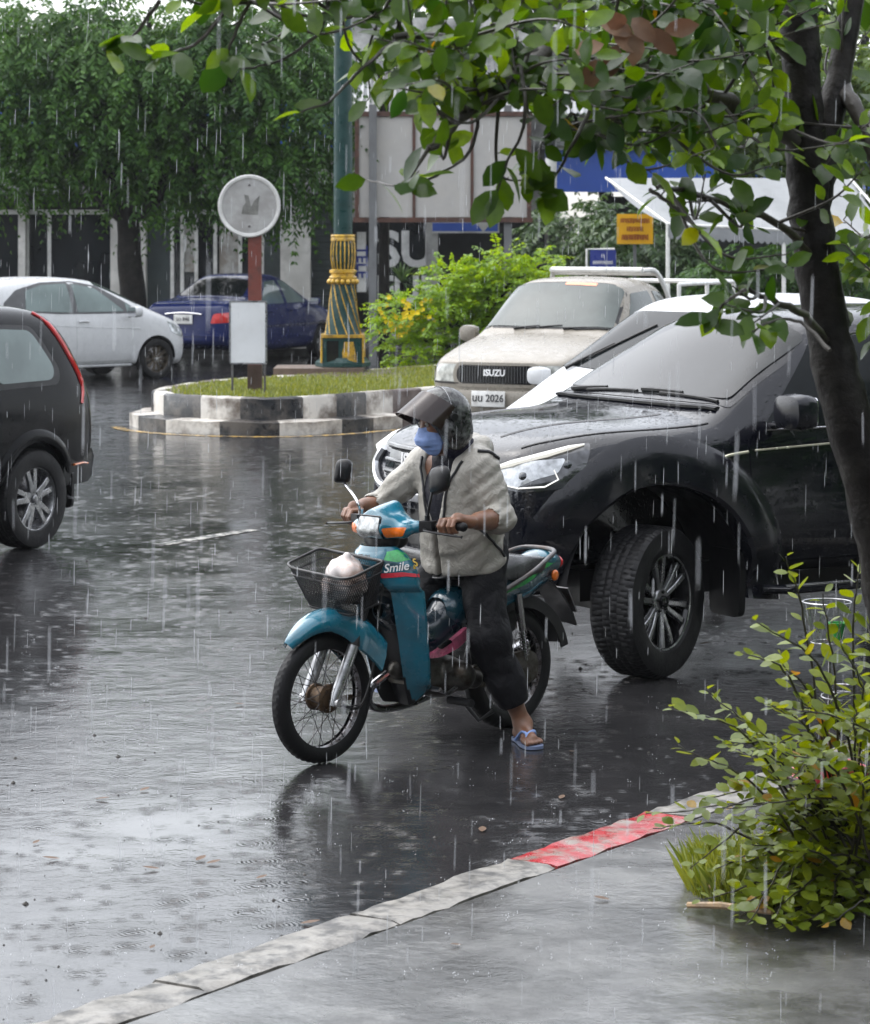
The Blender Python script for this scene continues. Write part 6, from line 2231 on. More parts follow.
    cord([(.44, .20, 1.29), (.38, .24, 1.27), (.32, .22, 1.26)], .008)
    cord([(.46, .19, .98), (.42, .24, .93), (.36, .27, .88), (.30, .27, .84)], .006, 'waist_cord')
    bm = BM(); ball(bm, (.497, .118, 1.145), .008, 10, 8); obj('stud', bm, M['gold'], JK)
    # ---------------- trousers
    s = SDF((.05, -.40, .08), (.66, .44, .96), .007)
    s.chain([(.34, .03, .90), (.33, .03, .82)], [.14, .15], .04); s.cone((.33, -.05, .86), .12, (.33, .11, .86), .12, .04)
    for q in 'LR':
        s.chain([J['hip' + q], J['kn' + q], J['kn' + q].lerp(J['an' + q], .55), J['kn' + q].lerp(J['an' + q], .82)], [.108, .088, .080, .074], .035)
    s.warp(lambda X, Y, Z: .006 * vnoise(X, Y, Z * .7, 24, 12) - .016 * np.abs(vnoise(X, Y, Z, 30, 13)) - .006 * np.abs(vnoise(X, Y, Z, 70, 14)) + .006)
    for q in 'LR':
        c = J['kn' + q].lerp(J['an' + q], .76); dd_ = (J['an' + q] - J['kn' + q]).normalized()
        sl, (X, Y, Z) = s.sub(c - Vector((.14, .14, .12)), c + Vector((.14, .14, .12)))
        pl = (X - c.x) * dd_.x + (Y - c.y) * dd_.y + (Z - c.z) * dd_.z
        s.d[sl] = np.maximum(s.d[sl], pl)
        s.cone(c - dd_ * .03, .052, c + dd_ * .06, .058, .006, cutout=True)
    link_mesh('trousers', s.mesh('trousers', 1), M['trousers'], T, 80)
    # ---------------- flip-flops
    for q, sg, tw in (('L', 1, 1.05), ('R', -1, -.2)):
        A = J['an' + q]; d = Vector((math.cos(tw), math.sin(tw), 0)); l = Vector((-d.y, d.x, 0)) * sg
        o = Vector((A.x, A.y, A.z - .085)) - d * .075
        shape = spline([Vector(p) for p in ((-.005, 0), (.01, .034), (.09, .030), (.18, .048), (.245, .040), (.268, .0), (.25, -.040), (.17, -.046), (.08, -.034), (.01, -.032))], 5, closed=True)
        bm = BM()
        lo = [bm.verts.new(o + d * p.x + l * p.y + Vector((0, 0, .003))) for p in shape]; hi = [bm.verts.new(o + d * p.x + l * p.y + Vector((0, 0, .017))) for p in shape]
        n_ = len(lo)
        for k_ in range(n_): bm.faces.new((lo[k_], lo[(k_ + 1) % n_], hi[(k_ + 1) % n_], hi[k_]))
        bm.faces.new(lo[::-1]); bm.faces.new(hi)
        FF = obj('flip_flop', bm, M['flipflop'], T, bevel=.003)
        bm = BM()
        toe = o + d * .205 + l * -.018 + Vector((0, 0, .02))
        for y in (.052, -.046):
            tube(bm, spline([toe, toe + Vector((0, 0, .035)) - d * .01, o + d * .15 + l * y * .6 + Vector((0, 0, .062)), o + d * .10 + l * y * .9 + Vector((0, 0, .02))], 6), .006, 6, flat=1.5)
        obj('strap', bm, M['mask'], FF)
    return T


RIDER = rider()
# ================================================================ street furniture on and behind the island
def on_island(px, py):
    return ground_at(px, py, .40)


def round_sign():
    p = on_island(255, 390)
    Y = p.y; k = F_PX / Y
    T = thing('traffic_sign', 'round traffic sign seen from its pale back on a rust red post', 'traffic sign', (p.x, p.y, .36))
    top = (390 - 236) / k
    bm = BM(); box(bm, (0, 0, (top + .3) / 2), (.15, .12, top + .3)); obj('post', bm, M['red_post'], T, bevel=.012)
    bm = BM(); box(bm, (0, 0, .16), (.165, .135, .34)); obj('post_foot', bm, M['dirty_post'], T, bevel=.012)
    cz = (390 - 206) / k + .04; r = 31 / k
    bm = BM()
    lathe(bm, [(.001, -.085), (r * .93, -.085), (r * .95, -.095), (r, -.10), (r * 1.01, -.085), (r * .99, -.07), (r * .9, -.066), (.001, -.066)], 56, axis='y')
    bmesh.ops.translate(bm, verts=bm.verts, vec=(-.06, 0, cz))
    D = obj('disc', bm, M['sign_back'], T)
    bm = BM()
    lathe(bm, [(r * .88, -.088), (r * .9, -.099), (r * .975, -.1045), (r * 1.012, -.094)], 56, axis='y'); bmesh.ops.translate(bm, verts=bm.verts, vec=(-.06, 0, cz)); obj('rim', bm, M['pale_rim'], D)
    for dz in (.24, -.235):
        bm = BM(); ball(bm, (-.06, -.09, cz + dz), (.014, .01, .014), 10, 6); obj('bolt', bm, M['plain_metal'], D)
    rg = random.Random(4)
    pts = [(-.09, -.11), (.10, -.12), (.105, .02), (.12, .10), (.06, .04), (.02, -.03), (-.01, .10), (-.06, .11), (-.04, .02), (-.07, -.02)]
    bm = BM(); prism(bm, [(u - .06, v + cz + .02) for u, v in pts], 'y', -.0885, -.0865); obj('torn_patch', bm, M['patch_grey'], D)
    return T


M['red_post'] = mat('red_oxide_post', (.16, .035, .022), .5, dirt=((.05, .025, .02), .7), ds=6, bump=.3, bs=25)
M['dirty_post'] = mat('dirty_post_foot', (.06, .035, .025), .5, bump=.4, bs=25)
M['sign_back'] = mat('sign_back', (.36, .36, .35), .45, dirt=((.22, .21, .2), .6), ds=4, var=.15)
M['pale_rim'] = mat('pale_rim', (.58, .58, .56), .4)
M['patch_grey'] = mat('patch_grey', (.20, .20, .185), .6, dirt=((.09, .09, .08), .7), ds=14)
M['board_white'] = mat('board_white', (.62, .64, .65), .4, dirt=((.45, .46, .46), .5), ds=3, var=.08)
round_sign()


def blank_board():
    p = on_island(250, 391)
    k = F_PX / (p.y - .25)
    T = thing('notice_board', 'blank white board on two thin legs leaning in front of the red post', 'notice board', (p.x, p.y - .28, .36), R(-8))
    w_, z0, z1 = 36 / k, (391 - 362) / k + .04, (391 - 300) / k + .04
    bm = BM(); box(bm, (0, -.012, (z0 + z1) / 2), (w_, .02, z1 - z0)); obj('panel', bm, M['board_white'], T, bevel=.004)
    for sg in (-1, 1):
        bm = BM(); tube(bm, [(sg * w_ * .46, .012, -.06), (sg * w_ * .46, .012, z1)], .013, 8); obj('leg', bm, M['plain_metal'], T)
    bm = BM()
    for z in (z0, z1): box(bm, (0, -.012, z), (w_ * 1.04, .028, .018))
    for x in (-1, 1): box(bm, (x * w_ * .51, -.012, (z0 + z1) / 2), (.018, .028, z1 - z0 - .02))
    obj('frame', bm, M['silver'], T, bevel=.003)
    return T


blank_board()


def lamp_post():
    p = on_island(343, 372)
    T = thing('lamp_post', 'ornate dark green street lamp post with gilded fluted base on the island', 'lamp post', (p.x, p.y, .36))
    k = F_PX / p.y
    z = lambda py: (372 - py) / k + .04
    bm = BM(); box(bm, (-.3, 0, .03), (1.15, .95, .16)); obj('plinth', bm, M['stone_brown'], T, bevel=.02)
    bm = BM()
    lathe(bm, [(.30, z(366)), (.36, z(366)), (.36, z(362)), (.31, z(359)), (.30, z(357))], 8, axis='z'); obj('base', bm, M['lamp_green'], T)
    bm = BM()
    w0 = 20.5 / k
    prism(bm, fillet([(-w0, -w0), (w0, -w0), (w0, w0), (-w0, w0)], .05), 'z', z(364), z(336))
    ped = obj('pedestal', bm, M['lamp_green'], T, bevel=.01)
    bm = BM()
    prism(bm, [(.0, z(361)), (.0, z(352)), (.025, z(341)), (.14, z(341)), (.17, z(352)), (.19, z(361))], 'y', -w0 - .012, -w0 + .01); obj('gilt_panel', bm, M['gold'], ped, bevel=.006)
    bm = BM(); prism(bm, [(-.20, z(361)), (-.20, z(340)), (-.05, z(340)), (-.05, z(361))], 'y', -w0 - .006, -w0 + .01); obj('access_door', bm, M['gloss_black'], ped, bevel=.006)
    bm = BM()
    for x in (-w0, w0):
        for y in (-w0, w0): tube(bm, [(x * 1.01, y * 1.01, z(362)), (x * 1.01, y * 1.01, z(337))], .014, 6)
    obj('gilt_edge', bm, M['gold'], ped)
    bm = BM(); prism(bm, fillet([(-w0 * 1.06, -w0 * 1.06), (w0 * 1.06, -w0 * 1.06), (w0 * 1.06, w0 * 1.06), (-w0 * 1.06, w0 * 1.06)], .06), 'z', z(337), z(334)); obj('gilt_band', bm, M['gold'], T, bevel=.01)
    # bell with spiral flutes
    r0, r1 = 18 / k, 11.5 / k
    N = 72
    bm = BM(); rows = []
    gold = BM()
    for i in range(25):
        u = i / 24
        rr = r0 + (r1 - r0) * u ** .75
        zz = z(334) + (z(284) - z(334)) * u
        rows.append([Vector(((rr - .012 * max(0, math.cos(12 * (a + u * 1.1))) ** 3) * math.cos(a), (rr - .012 * max(0, math.cos(12 * (a + u * 1.1))) ** 3) * math.sin(a), zz)) for a in [2 * math.pi * q / N for q in range(N)]])
    loft(bm, rows); obj('bell', bm, M['lamp_green'], T)
    for j in range(12):
        P = []
        for i in range(25):
            u = i / 24
            rr = r0 + (r1 - r0) * u ** .75 + .002; zz = z(334) + (z(284) - z(334)) * u
            a = 2 * math.pi * j / 12 - u * 1.1 + math.pi / 12
            P.append((rr * math.cos(a), rr * math.sin(a), zz))
        tube(gold, P, .0085, 5)
    obj('gilt_flutes', gold, M['gold'], T)
    bm = BM()
    for k_ in range(16):
        a = 2 * math.pi * k_ / 16; ball(bm, ((r1 + .03) * math.cos(a), (r1 + .03) * math.sin(a), z(281.5)), (.032, .032, .035), 10, 6)
    lathe(bm, [(r1, z(281)), (r1 + .03, z(279.5)), (r1 + .035, z(277)), (r1 + .01, z(275.5)), (r1 + .01, z(274)), (r1 + .03, z(272.5)), (r1 + .03, z(270)), (r1 - .01, z(269))], 40, axis='z'); obj('gilt_ring', bm, M['gold'], T)
    bm = BM(); rows = []
    for i in range(9):
        u = i / 8; rr = (10.5 + 2.2 * math.sin(u * 2.6) * 1 - .6 * u) / k; zz = z(269) + (z(240) - z(269)) * u
        rows.append([Vector(((rr - .014 * (.5 + .5 * math.cos(18 * a))) * math.cos(a), (rr - .014 * (.5 + .5 * math.cos(18 * a))) * math.sin(a), zz)) for a in [2 * math.pi * q / N for q in range(N)]])
    loft(bm, rows); obj('collar', bm, M['lamp_green'], T)
    bm = BM()
    for j in range(18):
        a = 2 * math.pi * (j + .5) / 18 + .001
        tube(bm, [((10.5 + 2.2 * math.sin(i / 8 * 2.6) - .6 * i / 8) / k * math.cos(2 * math.pi * j / 18) * .985, (10.5 + 2.2 * math.sin(i / 8 * 2.6) - .6 * i / 8) / k * math.sin(2 * math.pi * j / 18) * .985, z(269) + (z(240) - z(269)) * i / 8) for i in range(9)], .010, 5)
    lathe(bm, [(.1, z(241)), (12.3 / k, z(241)), (12.6 / k, z(239.5)), (12 / k, z(238)), (12 / k, z(237)), (12.4 / k, z(236)), (12 / k, z(234.5)), (.1, z(234.5))], 40, axis='z'); obj('gilt_collar', bm, M['gold'], T)
    bm = BM(); lathe(bm, [(9.6 / k, z(235)), (9.3 / k, z(120)), (8.8 / k, z(-40)), (8.2 / k, z(-160)), (.001, z(-160))], 28, axis='z'); obj('pole', bm, M['lamp_green'], T)
    bm = BM()
    for sg in (-1, 1): tube(bm, spline([Vector(q) for q in ((0, 0, z(-120)), (sg * .4, 0, z(-165)), (sg * .9, 0, z(-170)), (sg * 1.1, 0, z(-155)))], 6), .04, 8)
    obj('lamp_arm', bm, M['lamp_green'], T)
    for sg in (-1, 1):
        bm = BM(); ball(bm, (sg * 1.1, 0, z(-140)), (.2, .2, .24), 16, 10); obj('lantern', bm, M['board_white'], T)
    return T


M['stone_brown'] = mat('plinth_stone', (.13, .09, .065), .5, dirt=((.05, .035, .03), .6), ds=4, bump=.4, bs=15)
lamp_post()


def billboard():
    Y = 46.0; k = F_PX / Y
    X = lambda px: (px - 435) / k
    Z = lambda py: CAM_H - (py - HORIZON) / k
    cx = (X(355) + X(530)) / 2
    T = thing('signboard', 'large blank pale signboard in three panels on two grey posts', 'signboard', (cx, Y, 0))
    xs = [X(357) - cx, X(414) - cx, X(472) - cx, X(529) - cx]
    for a, b in zip(xs[:-1], xs[1:]):
        bm = BM(); box(bm, ((a + b) / 2, 0, (Z(117) + Z(217)) / 2), (b - a - .02, .03, Z(117) - Z(217))); obj('panel', bm, M['board_pale'], T, bevel=.003)
    bm = BM()
    for x in xs: box(bm, (x, -.012, (Z(115) + Z(219)) / 2), (.07 if x in (xs[0], xs[-1]) else .05, .07, Z(115) - Z(219)))
    for z_ in (Z(114), Z(220)): box(bm, ((xs[0] + xs[-1]) / 2, -.014, z_), (xs[-1] - xs[0] + .12, .08, .08))
    obj('frame', bm, M['brown_wood'], T, bevel=.005)
    for px in (373, 508):
        bm = BM(); box(bm, (X(px) - cx, .07 if px > 400 else -.13, Z(105) / 2), (.125, .10, Z(105))); obj('post', bm, M['grey_post'], T, bevel=.01)
    return T


M['board_pale'] = mat('board_pale', (.36, .35, .335), .5, dirt=((.38, .36, .33), .6), ds=1.2, var=.06)
M['grey_post'] = mat('grey_post', (.14, .145, .15), .5, dirt=((.08, .08, .08), .6), ds=3)
billboard()


def simple_post(name, label, cat, px, Y, z1, w_, m, lean=0):
    T = thing(name, label, cat, ((px - 435) * Y / F_PX, Y, 0))
    bm = BM(); tube(bm, [(0, 0, 0), (lean * .4, 0, z1 * .5), (lean, 0, z1)], [w_ / 2, w_ * .46, w_ * .42], 10); obj('shaft', bm, m, T)
    return T


simple_post('wooden_post', 'dark weathered wooden post beside the signboard post', 'post', 384, 47.5, 4.4, .2, M['bark'])

# striped utility pole
T = thing('utility_pole', 'utility pole painted in black and white bands', 'utility pole', ((551 - 435) * 50 / F_PX, 50, 0))
for i in range(10):
    bm = BM(); z0 = CAM_H - (245.5 - HORIZON) / 56 + (i - 3) * .78
    z0c = max(0, z0)
    tube(bm, [(0, 0, z0c), (0, 0, z0 + .78)], .115 - .003 * i, 14, cap=True)
    obj('painted_band', bm, M['kerb_black'] if i % 2 else M['white_paint'], T)
bm = BM(); tube(bm, [(0, 0, z0 + .77), (0, 0, 9.5)], .085, 12); obj('shaft', bm, M['concrete_wall'], T)


def plate_sign(name, label, px0, px1, py0, py1, Y, m_face, rows, m_txt, frame=None):
    k = F_PX / Y
    cx, cz = ((px0 + px1) / 2 - 435) / k, CAM_H - ((py0 + py1) / 2 - HORIZON) / k
    w_, h_ = (px1 - px0) / k, (py1 - py0) / k
    T = thing(name, label, 'sign', (cx, Y, 0))
    bm = BM(); box(bm, (0, 0, cz), (w_, .02, h_)); B = obj('panel', bm, m_face, T, bevel=.004)
    rg = random.Random(px0)
    for dz, n, hh, wd in rows:
        bm = BM()
        for i in range(n):                        # loops and uprights of lettering too far off to read
            x = -wd / 2 + wd * (i + .5) / n
            cw = wd / n
            q = [(x - cw * .3, cz + dz - hh * .4), (x - cw * .3, cz + dz + hh * rg.uniform(.25, .5)), (x + cw * rg.uniform(.1, .3), cz + dz + hh * .45), (x + cw * .3, cz + dz - hh * rg.uniform(.2, .5))]
            tube(bm, [(u, -.0125, v) for u, v in q], hh * .085, 4)
        obj('lettering', bm, m_txt, B)
    bm = BM(); box(bm, (0, .035, (cz - .0) / 2), (.05, .05, cz)); obj('post', bm, M['grey_post'], T)
    if frame:
        bm = BM(); tube(bm, [(-w_ * .62, .02, 0), (-w_ * .62, .02, cz + h_ * .55), (w_ * .45, .02, cz + h_ * .55)], .018, 6); obj('frame', bm, M['white_tube'], T)
    return T


M['sign_yellow'] = mat('sign_yellow', (.72, .38, .01), .4, var=.1)
M['sign_blue'] = mat('sign_blue', (.02, .035, .22), .35, var=.1)
M['sign_red'] = mat('sign_red_ink', (.30, .07, .01), .5)
plate_sign('notice_sign', 'yellow notice sign with rows of rust red lettering', 617, 653, 214, 244, 44, M['sign_yellow'], ((.13, 11, .085, .46), (.0, 6, .085, .26), (-.13, 10, .10, .42)), M['sign_red'])
plate_sign('small_sign', 'small dark blue sign with white lettering above the cream cab', 590, 616, 250, 267, 42, M['sign_blue'], ((-.06, 9, .06, .3), (.04, 1, .06, .06)), M['white_ink'], True)


# ================================================================ buildings along the far side
M['fascia_blue'] = mat('fascia_blue', (.04, .11, .50), .35, var=.15, vs=.8)
M['white_wall'] = mat('white_wall', (.62, .61, .58), .6, dirt=((.3, .29, .27), .7), ds=1.5)
M['wall_teal'] = mat('wall_teal', (.045, .06, .062), .6, var=.3, vs=1.5)
M['tile_pink'] = mat('roof_tile_faded_red', (.34, .12, .10), .6, bump=.5, bs=12)
M['metal_roof'] = mat('metal_roof', (.26, .27, .28), .35, .5, dirt=((.1, .09, .08), .6), ds=.8)
M['awning_white'] = cloth('awning_canvas', (.22, .23, .24), .5, 4, .3, var=.12, wet=.12)
M['poster'] = mat('faded_poster', (.45, .44, .42), .5, var=.5, vs=2.5, dirt=((.20, .16, .12), .7), ds=3)
M['shutter'] = mat('shutter', (.06, .075, .075), .5, .3, var=.3, vs=2)
FY = 54.0; FK = F_PX / FY
fx = lambda px: (px - 435) / FK
fz = lambda py: CAM_H - (py - HORIZON) / FK


def pane(parent, name, x0, x1, z0, z1, y, m, th=.04):
    bm = BM(); box(bm, ((x0 + x1) / 2, y, (z0 + z1) / 2), (x1 - x0, th, z1 - z0)); return obj(name, bm, m, parent, bevel=.004)


def shop_left():
    T = thing('shop_building', 'shophouse with dark shop windows behind the big drooping tree', 'building', (0, 0, 0))
    x0, x1 = -24, fx(336)
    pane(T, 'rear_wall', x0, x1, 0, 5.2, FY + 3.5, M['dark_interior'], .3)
    pane(T, 'upper_wall', x0, x1, 2.95, 5.2, FY + .2, M['concrete_wall'], .4)
    pane(T, 'floor_slab', x0, x1, .0, .18, FY + 1.6, M['concrete_wall'], 3.6)
    for a, b in ((112, 147), (281, 311), (20, 27), (-90, -60), (-260, -225), (-420, -390)):
        pane(T, 'column', fx(a), fx(b), .18, 2.95, FY - .02, M['white_wall'], .45)
    # windows between the columns
    def window(a, b, top, mull, m=M['dark_window'], sill=285):
        W = pane(T, 'window', fx(a), fx(b), .18, fz(top), FY + .12, m, .03)
        bm = BM()
        xs_ = [a] + list(mull) + [b]
        for x in xs_: box(bm, (fx(x), FY + .06, (fz(top) + .18) / 2), (.07, .07, fz(top) - .18))
        for z_ in (fz(top), .22): box(bm, ((fx(a) + fx(b)) / 2, FY + .055, z_), (fx(b) - fx(a), .075, .09))
        obj('frame', bm, M['white_tube'], W)
        return W
    window(27, 112, 212, (49,)); window(172, 262, 212, (182, 196, 215, 240)); window(-60, 20, 212, (-20,)); window(-225, -90, 212, (-150,))
    pane(T, 'side_panel', fx(147), fx(172), .18, 2.95, FY + .1, M['wall_teal'], .08)
    pane(T, 'side_panel', fx(262), fx(281), .18, 2.95, FY + .08, M['shutter'], .08)
    sh = pane(T, 'shutter', fx(311), x1, .18, fz(210), FY + .06, M['shutter'], .05)
    bm = BM()
    for i in range(22): tube(bm, [(fx(311), FY + .03, .25 + i * .115), (x1, FY + .03, .25 + i * .115)], .02, 5)
    obj('shutter_slats', bm, M['shutter'], sh)
    pane(T, 'canopy', x0, x1, 2.9, 3.02, FY - .35, M['metal_roof'], .8)
    pane(T, 'sign_fascia', x0 + 2, fx(350), 3.75, 4.9, FY - .06, M['fascia_blue'], .12)
    bm = BM(); box(bm, ((x0 + x1) / 2, FY + 2, 5.3), (x1 - x0 + .6, 5, .25)); obj('roof', bm, M['concrete_wall'], T, bevel=.02)
    return T


SHOP = shop_left()
for (a, b, t0, t1, lab) in ((184, 195, 222, 272, 'tall pale poster inside the shop window'), (219, 238, 216, 280, 'wide faded poster inside the shop window')):
    P = pane(None, 'poster', fx(a), fx(b), fz(t1), fz(t0), FY + .09, M['poster'], .02); tag(P, lab, 'poster')


def shop_mid():
    T = thing('shop_building', 'shop with big white window lettering behind the signboard', 'building', (0, 0, 0))
    x0, x1 = fx(337), fx(560)
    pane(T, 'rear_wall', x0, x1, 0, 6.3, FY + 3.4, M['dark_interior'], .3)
    pane(T, 'upper_wall', x0, x1, fz(222), 6.3, FY + .25, M['concrete_wall'], .4)
    pane(T, 'floor_slab', x0, x1, 0, .18, FY + 1.6, M['concrete_wall'], 3.4)
    for a, b in ((426, 438), (545, 560)): pane(T, 'column', fx(a), fx(b), .18, fz(222), FY, M['concrete_wall'], .4)
    D = pane(T, 'window', fx(386), fx(425), .18, fz(222), FY + .15, M['dark_window'], .04)
    for txt, cx, cy, sz in (('SU', 406, 251, .95), ('FUL', 407, 291, .72)):
        t_ = text_bm(txt, sz, .01, .03)
        bmesh.ops.transform(t_, matrix=basis((1, 0, 0), (0, -1, 0), (fx(cx), FY + .115, fz(cy))), verts=t_.verts); obj('lettering', t_, M['white_ink'], D)
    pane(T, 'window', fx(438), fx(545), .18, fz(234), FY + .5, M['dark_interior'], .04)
    pane(T, 'window', fx(366), fx(386), .18, fz(222), FY + .3, M['dark_window'], .04)
    Bn = pane(T, 'sign_band', fx(432), fx(499), fz(233), fz(220.5), FY - .25, M['white_paint'], .06)
    bm = BM(); box(bm, (fx(465), FY - .285, fz(227)), (fx(498) - fx(433), .02, .16)); obj('blue_stripe', bm, M['fascia_blue'], Bn)
    bm = BM(); prism(bm, [(fx(475), fz(222)), (fx(492), fz(222)), (fx(483), fz(232))], 'y', FY - .30, FY - .296); obj('white_flash', bm, M['white_paint'], Bn)
    N = pane(T, 'poster', fx(357), fx(366), fz(292), fz(232), FY - .02, M['white_paint'], .03)
    t_ = text_bm('TELE', .30, .005, .02); bmesh.ops.transform(t_, matrix=basis((0, 0, -1), (0, -1, 0), (fx(361.5), FY - .04, fz(262))), verts=t_.verts); obj('lettering', t_, M['sign_blue'], N)
    bm = BM()                                                # ribbed canopy roof above the signboard
    rows = []
    for i in range(91):
        x = x0 - .6 + (x1 - x0 + 1.2) * i / 90
        dz = .05 * (i % 2)
        rows.append([Vector((x, FY - 3.2, fz(122) + dz)), Vector((x, FY + .1, fz(58) + dz)), Vector((x, FY + .1, fz(58) + dz + .02)), Vector((x, FY - 3.2, fz(122) + dz + .02))])
    loft(bm, rows); obj('roof', bm, M['metal_roof'], T)
    return T


shop_mid()


def awning():
    T = thing('awning', 'white canvas awning with a scalloped front edge on thin poles', 'awning', (0, 0, 0))
    A, Bp, C_, D = at(606, 178, 43), at(668, 224, 40), at(900, 236, 40), at(850, 178, 43)
    bm = BM(); rows = []
    for i in range(41):
        u = i / 40
        t0, b0 = A.lerp(D, u), Bp.lerp(C_, u)
        rows.append([t0.lerp(b0, v) + Vector((0, 0, -.10 * math.sin(v * math.pi) + .03 * math.sin(u * 25) * math.sin(v * math.pi))) for v in np.linspace(0, 1, 11)])
    loft(bm, rows, closed=False); obj('canvas', bm, M['awning_white'], T)
    bm = BM(); rows = []
    for i in range(241):
        u = i / 240
        b0 = Bp.lerp(C_, u)
        d = .17 + .045 * abs(math.sin(u * math.pi * 36))
        rows.append([b0 + Vector((0, -.004, 0)), b0 + Vector((0, -.012, -.1)), b0 + Vector((0, -.01, -d))])
    loft(bm, rows, closed=False); obj('valance', bm, M['awning_white'], T)
    for q in (Bp, Bp.lerp(C_, .5), C_):
        bm = BM(); tube(bm, [(q.x, q.y + .02, 0), (q.x, q.y + .02, q.z)], .03, 8); obj('pole', bm, M['white_tube'], T)
    bm = BM(); tube(bm, [A, Bp, C_, D], .022, 6); obj('rail', bm, M['white_tube'], T)
    return T


awning()


def kiosk():
    T = thing('market_building', 'low building with a blue fascia behind the white awning', 'building', (0, 0, 0))
    Y = 52; k = F_PX / Y
    X = lambda px: (px - 435) / k
    Z = lambda py: CAM_H - (py - HORIZON) / k
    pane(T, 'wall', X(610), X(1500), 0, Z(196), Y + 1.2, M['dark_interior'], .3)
    pane(T, 'blue_fascia', X(545), X(1500), Z(192), Z(150), Y, M['fascia_blue'], .12)
    pane(T, 'white_band', X(545), X(1500), Z(150), Z(146), Y - .02, M['white_paint'], .12)
    pane(T, 'roof', X(540), X(1500), Z(146), Z(142), Y + 3, M['metal_roof'], 6.6)
    for px in (640, 800, 960, 1200): pane(T, 'column', X(px), X(px + 9), 0, Z(192), Y + .3, M['concrete_wall'], .2)
    return T


kiosk()


def unseen_terrace():
    """shophouses on the near side of the road, behind the photographer: what the wet paint and glass reflect"""
    T = thing('shophouse_row', 'row of dim shophouses on the near side of the road', 'building', (0, 0, 0))
    y = -9
    pane(T, 'wall', -34, 30, 0, 9.5, y - .4, M['wall_teal'], .6)
    for i in range(11):
        x = -33 + i * 6
        pane(T, 'column', x, x + .4, 0, 3.3, y + .05, M['concrete_wall'], .4)
        pane(T, 'shopfront', x + .5, x + 5.9, .2, 3.0, y - .06, M['dark_window'], .04)
        pane(T, 'window', x + 1.4, x + 4.8, 5.0, 7.2, y - .06, M['dark_window'], .06)
    pane(T, 'canopy', -34, 30, 3.3, 3.5, y + 1.6, M['metal_roof'], 3.4)
    return T


unseen_terrace()  # out of view, added for the dark reflections it gives
# far pavement
bm = BM(); box(bm, (0, 56, .06), (120, 14, .16)); tag(obj('far_pavement', bm, M['pavement'], bevel=.02), kind='structure')
# ================================================================ vegetation
NP = np.array


def unit(v):
    v = np.asarray(v, float)
    return v / (np.linalg.norm(v, axis=-1, keepdims=True) + 1e-9)


def mesh_np(name, V, F, m, parent=None, smooth=True):
    """V (n,3), F list of equal-length index arrays [(k,q)...]"""
    me = bpy.data.meshes.new(name)
    V = np.asarray(V, np.float32)
    me.vertices.add(len(V)); me.vertices.foreach_set('co', V.ravel())
    tot = sum(f.size for f in F); nf = sum(len(f) for f in F)
    me.loops.add(tot); me.polygons.add(nf)
    idx = np.concatenate([f.ravel() for f in F]).astype(np.int32)
    st_ = np.concatenate([np.full(len(f), f.shape[1]) for f in F])
    me.loops.foreach_set('vertex_index', idx)
    me.polygons.foreach_set('loop_start', np.concatenate([[0], np.cumsum(st_)[:-1]]).astype(np.int32))
    me.update(calc_edges=True); me.validate()
    if smooth: me.polygons.foreach_set('use_smooth', [True] * len(me.polygons))
    return link_mesh(name, me, m, parent, None)


# ---- broad leaves: a folded, curled blade of eleven points
LT = [(0, 0), (.22, .34), (.5, .5), (.78, .36), (1.0, 0)]


def broad_leaves(P, D, U, L, W, curl, fold):
    """P base, D direction, U blade normal, L length, W width (n arrays)"""
    n = len(P)
    D = unit(D); U = unit(U - D * (U * D).sum(1, keepdims=True)); S = np.cross(D, U)
    V = np.zeros((n, 11, 3))
    def pt(t, side, w):
        c = P + D * (t * L)[:, None] - U * ((t ** 2) * curl * L)[:, None]
        return c + S * (side * w * W)[:, None] + U * (abs(side) * w * fold * W)[:, None]
    o = np.ones(n)
    V[:, 0] = pt(0 * o, 0, 0)
    i = 1
    for t, w in LT[1:4]:
        for sd in (-1, 0, 1):
            V[:, i] = pt(t * o, sd, w); i += 1
    V[:, 10] = pt(o, 0, 0)
    T3 = NP([(0, 2, 1), (0, 3, 2), (7, 8, 10), (8, 9, 10)]); Q = NP([(1, 2, 5, 4), (2, 3, 6, 5), (4, 5, 8, 7), (5, 6, 9, 8)])
    off = (np.arange(n) * 11)[:, None, None]
    return V.reshape(-1, 3), [(T3[None] + off).reshape(-1, 3), (Q[None] + off).reshape(-1, 4)]


